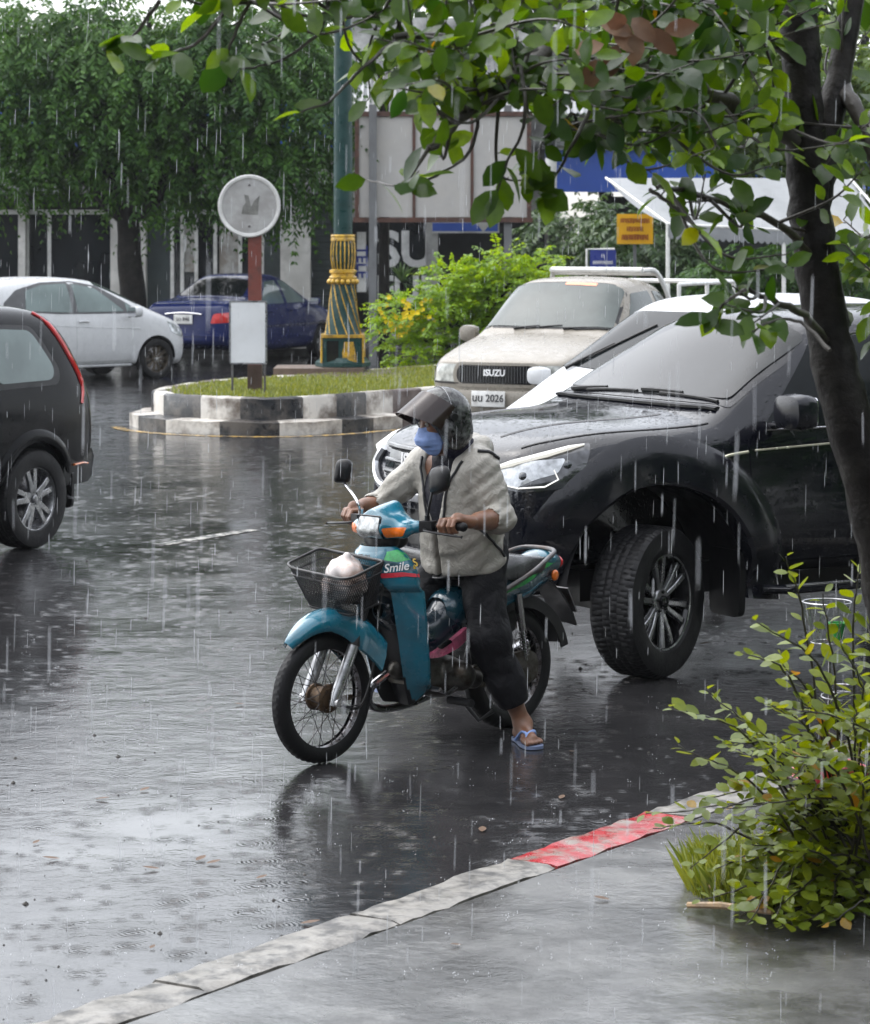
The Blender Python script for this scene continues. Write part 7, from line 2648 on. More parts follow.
def leafy_mat(name, dark, light, trans, rough, hue=None, clump=1.2, hv=1.9, spec=.5, skew=False):
    t = NT(name)
    geo = t.n('NewGeometry')
    rnd = geo.outputs['Random Per Island']
    cl = t.ramp(t.noise(clump, 3), [(.35, 0.0), (.65, 1.0)])
    f = t.math('ADD', t.math('MULTIPLY', rnd, .65), t.math('MULTIPLY', cl, .35))
    mid = tuple(a * .55 + b * .45 for a, b in zip(dark, light))
    col = t.ramp(f, [(.05, dark), (.62, tuple(a * .75 + b * .25 for a, b in zip(dark, light))), (.80, light)] if skew else [(.05, dark), (.5, mid), (.95, light)])
    if hue: col = t.mix(t.ramp(rnd, [(hue[1], 0.0), (hue[1] + .005, 1.0)]), col, hue[0])
    # veins and blotches
    col = t.mix(t.math('MULTIPLY', t.ramp(t.noise(60, 4), [(.45, 0.0), (.75, 1.0)]), .35), col, c3(dark, .7))
    t.set(Base_Color=col, Roughness=rough, Normal=t.bump(t.noise(45, 3), .15, .01))
    t.b.inputs['Specular IOR Level'].default_value = spec
    tr = t.n('BsdfTranslucent'); h = t.t.nodes.new('ShaderNodeHueSaturation')
    h.inputs['Hue'].default_value = .475; h.inputs['Saturation'].default_value = 1.1; h.inputs['Value'].default_value = hv
    t.put(col, h.inputs['Color']); t.put(h.outputs[0], tr.inputs['Color'])
    mx = t.n('MixShader'); mx.inputs[0].default_value = trans
    t.t.links.new(t.b.outputs[0], mx.inputs[1]); t.t.links.new(tr.outputs[0], mx.inputs[2])
    t.t.links.new(mx.outputs[0], t.t.nodes['Material Output'].inputs['Surface'])
    return t.m


M['leaf_near'] = leafy_mat('leaf_near', (.008, .034, .004), (.11, .20, .008), .42, .28, hue=((.35, .20, .02), .994), clump=2.5, hv=2.8, spec=.4, skew=True)
M['leaf_bush'] = leafy_mat('leaf_bush', (.06, .10, .008), (.20, .25, .022), .42, .35, hue=((.30, .17, .02), .975), clump=3, hv=1.9)
M['leaf_droop'] = leafy_mat('leaf_droop', (.012, .046, .010), (.075, .175, .024), .32, .5, clump=.7, hv=1.8, spec=.25)
M['leaf_far'] = leafy_mat('leaf_far', (.018, .048, .016), (.085, .15, .04), .28, .45, clump=.6, hv=1.7)
M['leaf_bright'] = leafy_mat('leaf_bright', (.08, .18, .008), (.27, .42, .018), .42, .4, clump=1.5, hv=1.7)
M['leaf_light'] = leafy_mat('leaf_light', (.04, .09, .012), (.13, .20, .03), .45, .4, clump=.8, hv=2.2)
M['dry_leaf'] = leafy_mat('dry_leaf', (.06, .032, .016), (.20, .115, .06), .2, .6, clump=3, hv=1.3)
M['flower'] = mat('yellow_flower', (.85, .62, .01), .5, var=.2)
M['twig'] = mat('twig', (.03, .025, .018), .4, bump=.3, bs=60)


def path3(pts, wob=.0, n=6, rg=random):
    P = spline([Vector(p) for p in pts], n)
    return [p + Vector((rg.uniform(-1, 1), rg.uniform(-1, 1), rg.uniform(-1, 1))) * wob for p in P]


def foreground_tree():
    rg = random.Random(21)
    T = thing('tree', 'dark leaning tree trunk at right with broad glossy leaves hanging across the top', 'tree', (0, 0, 0))
    Y = 8.0
    def A(px, py, y=Y): return at(px, py, y)
    tr = path3([A(948, 1075, 8.25), A(932, 960, 8.2), A(912, 760, 8.12), A(884, 560, 8.03), A(848, 420), A(824, 310), A(810, 210), A(805, 120), A(800, 30), A(790, -80)], .004, 8, rg)
    bm = BM()
    n = len(tr)
    rings = tube(bm, tr, [(.080 - .030 * (i / (n - 1)) + (.06 * max(0, .12 - i / n) / .12)) * rg.uniform(.94, 1.06) for i in range(n)], 14)
    for r_ in rings:
        c = sum((v.co for v in r_), Vector()) / len(r_)
        for v in r_: v.co = c + (v.co - c) * rg.uniform(.93, 1.07)
    tube(bm, path3([A(812, 215), A(824, 150, 8.05), A(838, 80, 8.1), A(852, 0, 8.15), A(870, -90, 8.2)], .003, 6, rg), [.05] * 6 + [.042] * 6 + [.036] * 13, 10)
    obj('trunk', bm, M['bark'], T, sharp=60)
    limbs = [
        [A(803, 150), A(768, 118, 7.9), A(735, 104, 7.8), A(690, 86, 7.6), A(620, 62, 7.4), A(545, 52, 7.2), A(470, 40, 7.0), A(395, 36, 6.9)],
        [A(800, 60), A(740, 20, 7.8), A(650, -10, 7.7), A(560, -30, 7.5), A(430, -40, 7.2), A(300, -10, 7.0), A(200, 10, 6.9)],
        [A(815, 260), A(775, 222, 7.7), A(730, 205, 7.5), A(690, 192, 7.4), A(655, 186, 7.3)],
        [A(828, 345), A(800, 312, 7.6), A(770, 300, 7.4), A(745, 288, 7.3)],
        [A(690, 86, 7.6), A(640, 110, 7.3), A(590, 120, 7.2), A(555, 130, 7.1)],
        [A(545, 52, 7.2), A(500, 90, 7.0), A(455, 120, 6.9), A(430, 150, 6.8)],
        [A(838, 80, 8.1), A(865, 130, 8.0), A(885, 220, 7.9), A(890, 300, 7.8)],
    ]
    bm = BM(); LP = []
    for L in limbs:
        P = path3(L, .006, 6, rg); LP.append(P)
        r_ = .010 if L in (limbs[2], limbs[3]) else .026
        tube(bm, P, [r_ * (1 - .8 * i / len(P)) + .003 for i in range(len(P))], 8)
    allp = [p for P in LP for p in P]
    # clusters: picture region, number of twigs, leaves per twig, depth
    cl = [((350, 30, 440, 105), 13, 8, 6.9), ((430, 20, 530, 90), 14, 8, 7.0), ((520, 25, 610, 110), 16, 8, 7.1), ((600, 50, 700, 135), 22, 8, 7.3), ((690, 50, 775, 150), 18, 8, 7.6),
          ((350, -50, 560, 20), 20, 9, 7.1), ((560, -60, 780, 40), 30, 9, 7.5), ((90, -60, 330, 0), 8, 8, 6.9), ((780, -60, 880, 30), 10, 8, 7.9),
          ((385, 120, 440, 185), 2, 6, 6.8), ((365, 70, 420, 115), 3, 7, 6.8), ((490, 165, 550, 200), 2, 6, 7.0), ((560, 95, 625, 150), 6, 7, 7.1), ((620, 110, 700, 165), 6, 7, 7.3),
          ((655, 175, 705, 205), 2, 7, 7.3), ((690, 120, 772, 180), 9, 7, 7.5), ((715, 205, 760, 235), 2, 6, 7.4), ((718, 255, 770, 330), 3, 6, 7.35), ((765, 240, 800, 280), 2, 6, 7.5), ((840, 60, 890, 330), 14, 8, 7.9), ((850, 380, 885, 440), 1, 4, 7.8)]
    Pb, Db, Ub, Lb, Wb, Cb, Fb = [], [], [], [], [], [], []
    def leaf(p, d, L, dull=1):
        up = Vector((rg.uniform(-.7, .7), rg.uniform(-1.0, .2), rg.uniform(.1, 1))).normalized()
        Pb.append(p); Db.append(d); Ub.append(up); Lb.append(L); Wb.append(L * rg.uniform(.52, .64)); Cb.append(rg.uniform(-.05, .32)); Fb.append(rg.uniform(.05, .35))
    def twig(a, b, m, r0=.006, Lr=(.056, .098)):
        mid = a.lerp(b, .5) + Vector((rg.uniform(-.05, .05), rg.uniform(-.05, .05), rg.uniform(-.10, .04)))
        P = spline([a, mid, b], 7)
        tube(bm, P, [r0 * (1 - .7 * i / (len(P) - 1)) for i in range(len(P))], 5)
        d_end = (P[-1] - P[-3]).normalized()
        for i in range(m):
            f = (1 - (i / m) ** 1.25 * .75) if i else 1.0
            p = P[min(len(P) - 1, int(f * (len(P) - 1)))]
            az = i * 2.4 + rg.random()
            side = d_end.orthogonal().normalized(); s2 = d_end.cross(side)
            d = (d_end * rg.uniform(.25, .9) + (side * math.cos(az) + s2 * math.sin(az)) * rg.uniform(.5, 1) + Vector((0, 0, rg.uniform(-.55, .25)))).normalized()
            q = p + d * .012
            tube(bm, [p, q], .0018, 4, cap=False)
            leaf(q, d, rg.uniform(*Lr) * (.8 if i == 0 else 1))
    for (x0, y0, x1, y1), nt_, m, y in cl:
        for _ in range(nt_):
            e = at(rg.uniform(x0, x1), rg.uniform(y0, y1), y + rg.uniform(-.45, .45))
            a = min(rg.sample(allp, 26), key=lambda p: (p - e).length + (.25 if p.z < e.z - .05 else 0))
            if (a - e).length > .75: a = e + (a - e).normalized() * .75
            twig(a, e, m)
    # single drooping twigs seen against the signboard and the far tree
    for pts, m in (([(470, 40), (478, 110), (470, 150), (442, 172), (405, 186), (366, 180)], 6), ([(520, 60), (525, 120), (508, 160), (497, 195)], 6), ([(600, 90), (575, 140), (555, 178), (540, 200)], 7), ([(395, 40), (360, 70), (330, 100), (300, 112)], 2), ([(330, -10), (320, 30), (280, 60), (240, 70)], 4), ([(240, -10), (200, 40), (165, 55), (150, 60)], 7), ([(160, 0), (130, 40), (105, 50)], 7), ([(250, 0), (232, 40), (226, 60)], 3), ([(300, -5), (285, 30), (262, 45)], 4), ([(650, 190), (672, 205), (690, 222), (700, 232)], 5), ([(745, 290), (728, 300), (712, 320)], 4), ([(830, 350), (800, 322), (770, 322), (752, 332)], 4)):
        P = path3([at(x, y, 6.95 + rg.uniform(-.1, .1)) for x, y in pts], .002, 6, rg)
        tube(bm, P, [.006 * (1 - .6 * i / len(P)) for i in range(len(P))], 5)
        for i in range(m):
            p = P[len(P) - 1 - int(i * len(P) / m * .55)]
            d = ((P[-1] - P[-4]).normalized() * .6 + Vector((rg.uniform(-1, 1), rg.uniform(-1, .4), rg.uniform(-.6, .5)))).normalized()
            leaf(p, d, rg.uniform(.075, .11))
    obj('branches', bm, M['twig'], T, sharp=60)
    V, F = broad_leaves(NP(Pb), NP(Db), NP(Ub), NP(Lb), NP(Wb), NP(Cb), NP(Fb))
    mesh_np('crown', V, F, M['leaf_near'], T)
    # dead brown leaves caught at the top
    c = [at(x, y, 6.9) for x, y in ((600, 24), (612, 34), (625, 26), (638, 32), (652, 28), (604, 44), (600, 58), (618, 44), (664, 30), (632, 18))]
    n = len(c)
    V, F = broad_leaves(NP([tuple(q) for q in c]), NP([(rg.uniform(-1, 1), rg.uniform(-.5, .2), rg.uniform(-1, .1)) for _ in c]), NP([(rg.uniform(-.5, .5), -1, rg.uniform(-.2, .6)) for _ in c]), np.full(n, .085), np.full(n, .05), NP([rg.uniform(.2, .5) for _ in c]), NP([rg.uniform(.1, .5) for _ in c]))
    mesh_np('dry_leaves', V, F, M['dry_leaf'], T)
    return T


foreground_tree()


def near_bush():
    rg = random.Random(8)
    T = thing('bush', 'straggly yellow green bush at the pavement edge in the right foreground', 'bush', (0, 0, 0))
    ends = [(668, 708, 9), (678, 746, 10), (645, 814, 10), (652, 828, 7), (706, 690, 9), (757, 622, 10), (742, 652, 8), (786, 556, 7), (822, 594, 8), (735, 782, 10), (704, 800, 10), (690, 868, 9), (702, 932, 9), (742, 905, 10), (782, 850, 12), (800, 762, 11), (828, 705, 11), (842, 645, 9), (764, 702, 11), (722, 742, 10), (850, 822, 12), (832, 902, 12), (792, 935, 12), (760, 960, 10), (862, 965, 12), (836, 1005, 12), (782, 1000, 10), (858, 740, 12), (864, 690, 10), (810, 810, 12), (770, 800, 12), (752, 845, 12), (815, 870, 12), (845, 870, 12), (860, 905, 12), (725, 860, 10), (715, 905, 9), (800, 700, 9), (780, 660, 8), (866, 620, 9), (860, 560, 8), (740, 940, 10), (820, 960, 12), (700, 1000, 9), (740, 1015, 10), (850, 780, 12), (820, 750, 11), (790, 780, 12), (835, 835, 12), (862, 850, 12), (800, 905, 12), (770, 880, 12), (870, 1010, 12), (760, 750, 10), (730, 820, 10)]
    bm = BM()
    Pb, Db, Ub, Lb, Wb, Cb, Fb = [], [], [], [], [], [], []
    roots = [Vector((1.42 + rg.uniform(-.12, .3), 9.15 + rg.uniform(-.25, .45), .06)) for _ in range(12)]
    for (x, y, m) in ends + [(rg.uniform(725, 875), rg.uniform(700, 1015), 11) for _ in range(46)]:
        b = at(x, y, 9.05 + rg.uniform(-.40, .35))
        if b.z < .10: b.z = .10 + rg.uniform(0, .1)
        a = rg.choice(roots)
        mid = a.lerp(b, .55) + Vector((rg.uniform(-.05, .08), 0, .16 * (b - a).length + rg.uniform(-.04, .06)))
        P = spline([a, mid, b], 10)
        P = [p + Vector((rg.uniform(-1, 1), rg.uniform(-1, 1), rg.uniform(-1, 1))) * .004 for p in P]
        tube(bm, P, [.0065 * (1 - .7 * i / (len(P) - 1)) for i in range(len(P))], 5)
        for i in range(m * 2):
            f = 1 - (i / (m * 2)) * .72
            k = f * (len(P) - 1); i0 = min(len(P) - 2, int(k)); p = P[i0].lerp(P[i0 + 1], k - i0)
            t_ = (P[i0 + 1] - P[i0]).normalized()
            sd = t_.cross(Vector((0, 0, 1))).normalized() * (1 if i % 2 else -1)
            d = (t_ * rg.uniform(.3, .8) + sd * rg.uniform(.4, 1) + Vector((rg.uniform(-.3, .3), rg.uniform(-.3, .3), rg.uniform(-.3, .5)))).normalized()
            L = rg.uniform(.042, .072) * (.65 if i < 2 else 1)
            Pb.append(p + d * .008); Db.append(d); Ub.append(Vector((rg.uniform(-.6, .6), rg.uniform(-.9, .3), 1)).normalized()); Lb.append(L); Wb.append(L * rg.uniform(.55, .72)); Cb.append(rg.uniform(-.1, .3)); Fb.append(rg.uniform(.0, .3))
    obj('stems', bm, M['twig'], T, sharp=60)
    V, F = broad_leaves(NP(Pb), NP(Db), NP(Ub), NP(Lb), NP(Wb), NP(Cb), NP(Fb))
    mesh_np('foliage', V, F, M['leaf_bush'], T)
    return T


near_bush()


# ---- feathery sprays for the trees farther off
def spray_mesh(P, D, L, pairs, ll, lw, droop, rgn, side_drop=.35):
    """P bases, D directions, L lengths; leaflets in pairs along a drooping midrib"""
    n = len(P)
    P = np.asarray(P, float); D = unit(np.asarray(D, float))
    S = unit(np.cross(D, NP([0, 0, 1.0])) + rgn.normal(0, .25, (n, 3)))
    V = np.zeros((n, pairs * 2, 4, 3))
    down = NP([0, 0, -1.0])
    for j in range(pairs):
        t = (j + .6) / pairs
        c = P + D * (t * L)[:, None] + down * (droop * (t ** 1.8) * L)[:, None]
        tan = unit(D + down * (droop * 1.8 * t ** .8))
        prof = (1 - abs(t - .45) * 1.1)
        for s_i, sg in enumerate((1, -1)):
            d = unit(S * sg + tan * .55 + down * side_drop + rgn.normal(0, .18, (n, 3)))
            l = (ll * prof * rgn.uniform(.8, 1.2, n))[:, None]
            nrm = unit(np.cross(d, tan) + rgn.normal(0, .3, (n, 3))); wv = unit(np.cross(d, nrm))
            k = j * 2 + s_i
            V[:, k, 0] = c; V[:, k, 1] = c + d * l * .45 + wv * lw; V[:, k, 2] = c + d * l + down * l * .12; V[:, k, 3] = c + d * l * .45 - wv * lw
    V = V.reshape(-1, 3)
    return V, np.arange(len(V)).reshape(-1, 4)


def crown_points(n, lobes, rgn, shell=.55):
    """points spread through a set of ellipsoidal lobes (c, r), denser towards the outside"""
    w_ = NP([r[0] * r[1] * r[2] for c, r in lobes]) ** .75; w_ /= w_.sum()
    idx = rgn.choice(len(lobes), n, p=w_)
    d = unit(rgn.normal(size=(n, 3)))
    rad = shell + (1 - shell) * rgn.random(n)
    C_ = NP([c for c, r in lobes])[idx]; R_ = NP([r for c, r in lobes])[idx]
    return C_ + d * rad[:, None] * R_, d


def limbs_mesh(parent, base, tops, r0, m, rg, name='trunk', fork=.55):
    bm = BM()
    base = Vector(base)
    ftop = base + Vector((rg.uniform(-.15, .15), rg.uniform(-.1, .1), fork))
    P = path3([base, base.lerp(ftop, .5) + Vector((rg.uniform(-.08, .08), 0, 0)), ftop], .02, 5, rg)
    tube(bm, P, [r0 * (1.25 - .35 * i / (len(P) - 1)) for i in range(len(P))], 12)
    for tp in tops:
        tp = Vector(tp)
        mid = ftop.lerp(tp, .5) + Vector((rg.uniform(-.2, .2), rg.uniform(-.2, .2), .15 * (tp - ftop).length))
        Q = path3([P[-2], mid, tp], .02, 6, rg)
        tube(bm, Q, [r0 * .6 * (1 - .8 * i / (len(Q) - 1)) + .01 for i in range(len(Q))], 8)
    return obj(name, bm, m, parent, sharp=60)


def feather_tree(name, label, cat, base, lobes, n, L, pairs, ll, lw, droop, m, r0, fork, seed, dirz=.0, sd=.35, group=None, trunk=True):
    rgn = np.random.default_rng(seed); rg = random.Random(seed)
    T = thing(name, label, cat, (0, 0, 0), group=group)
    P, d = crown_points(n, lobes, rgn)
    D = d * NP([1, 1, .35]) + NP([0, 0, dirz]) + rgn.normal(0, .3, (n, 3))
    V, F = spray_mesh(P, D, rgn.uniform(.6, 1.2, n) * L, pairs, ll, lw, droop, rgn, sd)
    V[:, 2] = np.maximum(V[:, 2], .1)
    if trunk: limbs_mesh(T, base, [Vector(c) + Vector((0, 0, r[2] * .3)) for c, r in lobes], r0, M['bark'], rg, fork=fork)
    mesh_np('crown' if cat == 'tree' else 'foliage', V, [F], m, T, smooth=False)
    return T


def W(px, py, Y): return tuple(at(px, py, Y))


# the big drooping tree by the shop
Yt = 47.0
lob = []
for px, py, rx, ry, rz in ((60, 95, 1.7, 1.5, 1.35), (150, 90, 1.8, 1.6, 1.35), (240, 92, 1.7, 1.5, 1.35), (300, 110, .9, 1.2, 1.3), (110, 140, 1.5, 1.3, .8), (200, 142, 1.5, 1.4, .95), (275, 160, .85, 1.1, .8), (40, 145, 1.3, 1.2, .75), (40, 25, 1.3, 1.0, .6), (150, 18, 1.5, 1.0, .6), (255, 22, 1.3, 1.0, .6), (70, 62, 1.2, 1.2, 1.0), (275, 66, 1.1, 1.2, 1.0), (120, 55, 2.2, 1.6, .8), (230, 58, 1.9, 1.5, .8), (10, 60, 1.7, 1.4, .8), (-40, 150, 1.4, 1.2, 1.0), (165, 190, .7, .8, .5), (300, 182, .5, .6, .45)):
    lob.append((W(px, py, Yt), (rx, ry, rz)))
b_ = ground_at(137, 362)
feather_tree('tree', 'big dark green tree with drooping feathery foliage by the shop windows', 'tree', (b_.x, Yt, .0), lob, 5000, .70, 8, .17, .026, .5, M['leaf_droop'], .20, 2.6, 31, dirz=-.15, sd=.5)

# bright bush with yellow flowers behind the island
def flower_bush():
    Y = 38.6
    lob = [(W(400, 318, Y), (.36, .4, .32)), (W(420, 350, Y), (.45, .4, .32)), (W(455, 325, Y), (.6, .5, .6)), (W(490, 300, Y), (.6, .5, .5)), (W(455, 285, Y), (.42, .4, .32)), (W(520, 290, Y), (.55, .5, .4)), (W(500, 340, Y), (.7, .5, .45)), (W(548, 270, Y), (.2, .2, .34)), (W(500, 265, Y), (.32, .3, .25))]
    T = feather_tree('bush', 'bright green bush with yellow flowers behind the traffic island', 'bush', (W(470, 370, Y)[0], Y, .3), lob, 1500, .30, 6, .105, .020, .35, M['leaf_bright'], .05, .2, 17, dirz=.25, sd=.1)
    rg = random.Random(3); bm = BM()
    for _ in range(60):
        c = at(rg.gauss(404, 13), rg.gauss(320, 10), Y - .32 + rg.uniform(-.1, .2))
        for k in range(5):
            a = k * 1.257 + rg.random()
            d = Vector((math.cos(a), -.35, math.sin(a))) * .040
            s_ = Vector((-math.sin(a), 0, math.cos(a))) * .016
            bm.faces.new([bm.verts.new(c + q) for q in (Vector(), d * .6 + s_, d, d * .6 - s_)])
    obj('flowers', bm, M['flower'], T)
    return T


flower_bush()

# small palm in front of the lettered window
def palm():
    rg = random.Random(5); Y = 50.0
    b = ground_at(402, 354); b = Vector(((402 - 435) * Y / F_PX, Y, .12))
    T = thing('palm', 'small palm with spiky fronds in front of the lettered shop window', 'palm', b)
    h = 1.15
    bm = BM(); tube(bm, [(0, 0, 0), (.02, 0, h * .5), (0, 0, h)], [.07, .05, .045], 8); obj('trunk', bm, M['bark'], T)
    V, F = [], []
    for k in range(60):
        a = rg.uniform(0, 6.28); el = rg.uniform(-.25, 1.3); L = rg.uniform(.35, .62)
        d = Vector((math.cos(a) * math.cos(el), math.sin(a) * math.cos(el), math.sin(el))); s_ = d.cross(Vector((0, 0, 1))).normalized()
        p0 = Vector((0, 0, h)); i = len(V)
        p1 = p0 + d * L * .5; p2 = p0 + d * L + Vector((0, 0, -.22 * L))
        V += [p0 - s_ * .01, p0 + s_ * .01, p1 + s_ * .02, p1 - s_ * .02, p2]; F += [(i, i + 1, i + 2, i + 3), (i + 3, i + 2, i + 4)]
    raw_mesh('fronds', V, F, M['leaf_far'], T, smooth=False)


palm()

# trees and shrubs behind the awning and sign
g = 'trees and shrubs beyond the yellow sign'
feather_tree('shrub', 'wide green shrub left of the yellow sign post', 'shrub', at(575, 300, 49).to_tuple(), [(W(570, 235, 49), (.8, .8, .75)), (W(600, 265, 49), (.7, .7, .6)), (W(560, 275, 49), (.6, .6, .5))], 520, .5, 8, .16, .03, .5, M['leaf_far'], .06, .4, 41)
feather_tree('shrub', 'feathery dark shrub behind the yellow sign under the awning edge', 'shrub', at(650, 300, 47).to_tuple(), [(W(640, 245, 47), (.9, .8, .7)), (W(680, 270, 47), (.8, .7, .5)), (W(615, 285, 47), (.6, .6, .4))], 560, .55, 8, .17, .03, .6, M['leaf_far'], .06, .4, 42, sd=.5)
feather_tree('shrub', 'dim shrub in the shade below the white awning', 'shrub', at(760, 310, 44).to_tuple(), [(W(735, 280, 44), (.7, .6, .45)), (W(790, 270, 44), (.8, .6, .5)), (W(850, 275, 44), (.7, .6, .5))], 460, .45, 8, .15, .03, .6, M['leaf_droop'], .05, .3, 43)
feather_tree('tree', 'light green tree rising behind the white awning at upper right', 'tree', (W(800, 200, 47)[0], 47, 0), [(W(770, 90, 47), (1.6, 1.4, 1.5)), (W(830, 60, 47), (1.7, 1.5, 1.6)), (W(720, 60, 47), (1.3, 1.2, 1.1)), (W(800, 140, 47), (1.2, 1.1, .8)), (W(880, 130, 47), (1.4, 1.3, 1.3))], 1150, .7, 8, .2, .045, .45, M['leaf_light'], .15, 3.0, 44)
feather_tree('tree', 'round green tree showing above the ribbed canopy roof', 'tree', (W(610, 100, 62)[0], 62, 0), [(W(590, 90, 62), (1.9, 1.6, 1.6)), (W(640, 70, 62), (1.7, 1.5, 1.5)), (W(550, 110, 62), (1.4, 1.3, 1.2))], 700, .8, 8, .24, .05, .5, M['leaf_far'], .16, 3.0, 45)

for i, (px, rr) in enumerate(((470, 3.4), (640, 4.0), (850, 4.2))):  # crowns out of view, added to darken what the pickup bonnet reflects
    x = (px - 435) * 74 / F_PX
    feather_tree('tall_tree', ['tall tree far behind the ribbed canopy, crown above the frame', 'tall tree far behind the yellow sign, crown above the frame', 'tall tree far behind the white awning, crown above the frame'][i], 'tree', (x, 74, 0), [((x, 74, 12.5), (rr, 3, 4.5)), ((x + 2.2, 74.5, 11), (2.6, 2.5, 3.0)), ((x - 2.2, 73.5, 11.2), (2.6, 2.5, 3.0))], 800, 1.3, 6, .5, .14, .4, M['leaf_far'], .22, 5.5, 80 + i, group='tall trees beyond the far shops')

# unseen trees added to the right of the frame to darken what the paint reflects
for i, (x, y, hgt) in enumerate(((4.6, 9.5, 4.4), (7.5, 13.5, 5.0), (10.8, 18.5, 5.2), (14.5, 23.5, 5.5), (9.5, 8.0, 5.2))):
    feather_tree('street_tree', ['nearest dense tree on the pavement right of the black pickup', 'second dense tree along the right pavement', 'third dense tree along the right pavement', 'farthest dense tree along the right pavement', 'dense tree set back from the right pavement'][i], 'tree', (x, y, 0), [((x, y, hgt * .55), (1.8, 1.8, 1.7)), ((x + .8, y + .6, hgt * .8), (1.6, 1.6, 1.4)), ((x - .7, y - .3, hgt * .35), (1.4, 1.4, 1.2))], 700, .9, 7, .28, .07, .5, M['leaf_droop'], .15, 1.4, 60 + i, group='trees along the right pavement')

# grass tuft, sticks, wire basket and box at the foot of the bush
V, Fc = grass_blades(lambda p: ((p[0] - 1.06) / .22) ** 2 + ((p[1] - 9.42) / .30) ** 2 < 1, 2600, .84, 1.28, 9.1, 9.75, .07, .04, .15, 9, .022, .0012)
tag(raw_mesh('grass', V, Fc, M['grass'], smooth=False), label='green grass tuft at the foot of the near bush', cat='grass', kind='stuff')
M['stick'] = mat('pale_stick', (.36, .24, .13), .5, dirt=((.1, .07, .04), .7), ds=20, bump=.3, bs=60)
for (x0, y0, x1, y1, lab) in ((692, 872, 752, 888, 'short pale stick lying across the grass tuft'), (688, 905, 772, 912, 'longer pale stick on the pavement below the grass tuft')):
    bm = BM(); a, b = ground_at(x0, y0, .10), ground_at(x1, y1, .13); tube(bm, [a, a.lerp(b, .4) + Vector((0, .008, .006)), b], [.010, .0115, .009], 7); tag(obj('stick', bm, M['stick'], sharp=50), lab, 'stick')


def wire_basket():
    p = at(827, 622, 9.75)
    T = thing('wire_basket', 'thin wire basket frame on a stake among the bush leaves', 'basket', (p.x, p.y, .075))
    z = p.z - .075
    bm = BM()
    for zz, hw in ((z + .07, .085), (z - .07, .055)):
        tube(bm, [(hw * math.cos(a), hw * math.sin(a), zz) for a in np.linspace(0, 2 * math.pi, 25)[:-1]], .0028, 5, closed=True)
    for k in range(10):
        a = k * .628; b2 = a + .628
        tube(bm, [(.085 * math.cos(a), .085 * math.sin(a), z + .07), (.055 * math.cos(b2), .055 * math.sin(b2), z - .07)], .0018, 5)
        tube(bm, [(.085 * math.cos(b2), .085 * math.sin(b2), z + .07), (.055 * math.cos(a), .055 * math.sin(a), z - .07)], .0018, 5)
    obj('frame', bm, M['silver'], T)
    bm = BM(); tube(bm, [(0, 0, 0), (.01, 0, z - .07)], .005, 6); tube(bm, [(.05 * math.cos(a) + .03, .05 * math.sin(a), z - .22 - .004 * a) for a in np.linspace(0, 12.5, 60)], .0028, 5); obj('stake', bm, M['steel'], T)
    q = thing('flower_pot', 'small green plastic pot inside the wire basket', 'pot', (p.x + .035, p.y, p.z - .062)); q.scale = (.62, .62, .62)
    bm = BM(); lathe(bm, [(.001, 0), (.035, 0), (.046, .085), (.05, .087), (.05, .098), (.044, .098), (.034, .01), (.001, .01)], 24); obj('body', bm, M['pot_green'], q)


M['pot_green'] = mat('pot_green', (.03, .26, .05), .4)
wire_basket()
p = at(824, 776, 9.45)
T = thing('crate', 'black plastic crate with a red cover, half hidden in the bush', 'crate', (p.x + .03, p.y, .075), R(20))
bm = BM(); hz = p.z - .075
box(bm, (0, 0, hz * .5), (.26, .2, hz * .98), taper=(1.08, 1.08)); obj('body', bm, M['black_plastic'], T, bevel=.012)
bm = BM(); box(bm, (0, 0, hz + .018), (.25, .19, .04), taper=(.8, .8)); obj('cover', bm, M['decal_red'], T, bevel=.012)

# fallen leaves on the road and pavement
rg = random.Random(77)
n = 0
for (x, y) in ((570, 752), (482, 833), (256, 880), (245, 705), (140, 792), (160, 870), (300, 925), (196, 862), (60, 860), (33, 845), (206, 865), (462, 945), (150, 950), (560, 800), (610, 900), (700, 645), (95, 800)):
    gp = ground_at(x, y)
    z = .004
    if (gp - KA).dot(kn) > 0:
        gp = ground_at(x, y, .08); z = .08
    a = rg.uniform(0, 6.28); L = rg.uniform(.03, .07)
    V, F = broad_leaves(NP([(0, 0, 0.0)]), NP([(1.0, 0, 0)]), NP([(0, 0, 1.0)]), NP([L]), NP([L * .5]), NP([-.12]), NP([.15]))
    o = mesh_np('fallen_leaf', V, F, M['dry_leaf'])
    o.location = (gp.x, gp.y, z + .002); o.rotation_euler = (0, 0, a)
    where = 'pavement' if z > .05 else 'road'
    tag(o, 'small brown fallen leaf lying on the wet ' + where, 'leaf', 'fallen leaves on the wet ' + where)
# ================================================================ falling rain and its splashes
t = NT('rain_water')
t.set(Base_Color=(.85, .87, .9), Roughness=.15)
trn = t.n('BsdfTransparent'); mx = t.n('MixShader'); mx.inputs[0].default_value = .42
t.t.links.new(trn.outputs[0], mx.inputs[1]); t.t.links.new(t.b.outputs[0], mx.inputs[2])
t.t.links.new(mx.outputs[0], t.t.nodes['Material Output'].inputs['Surface'])
M['rain'] = t.m
rg = np.random.default_rng(12)
n = 3800
Yr = 3.5 + 32 * rg.random(n) ** .8
Xr = (rg.random(n) * 980 - 55 - 435) * Yr / F_PX
Zr = CAM_H - (rg.random(n) * 1040 - 10 - HORIZON) * Yr / F_PX
keep = Zr > .05
Xr, Yr, Zr = Xr[keep], Yr[keep], Zr[keep]; n = len(Xr)
Lr = .035 + .075 * rg.random(n) ** 1.5; rr = (.0007 + .0011 * rg.random(n) ** 2)
tilt = rg.normal(.02, .012, n)
V = np.zeros((n, 8, 3))
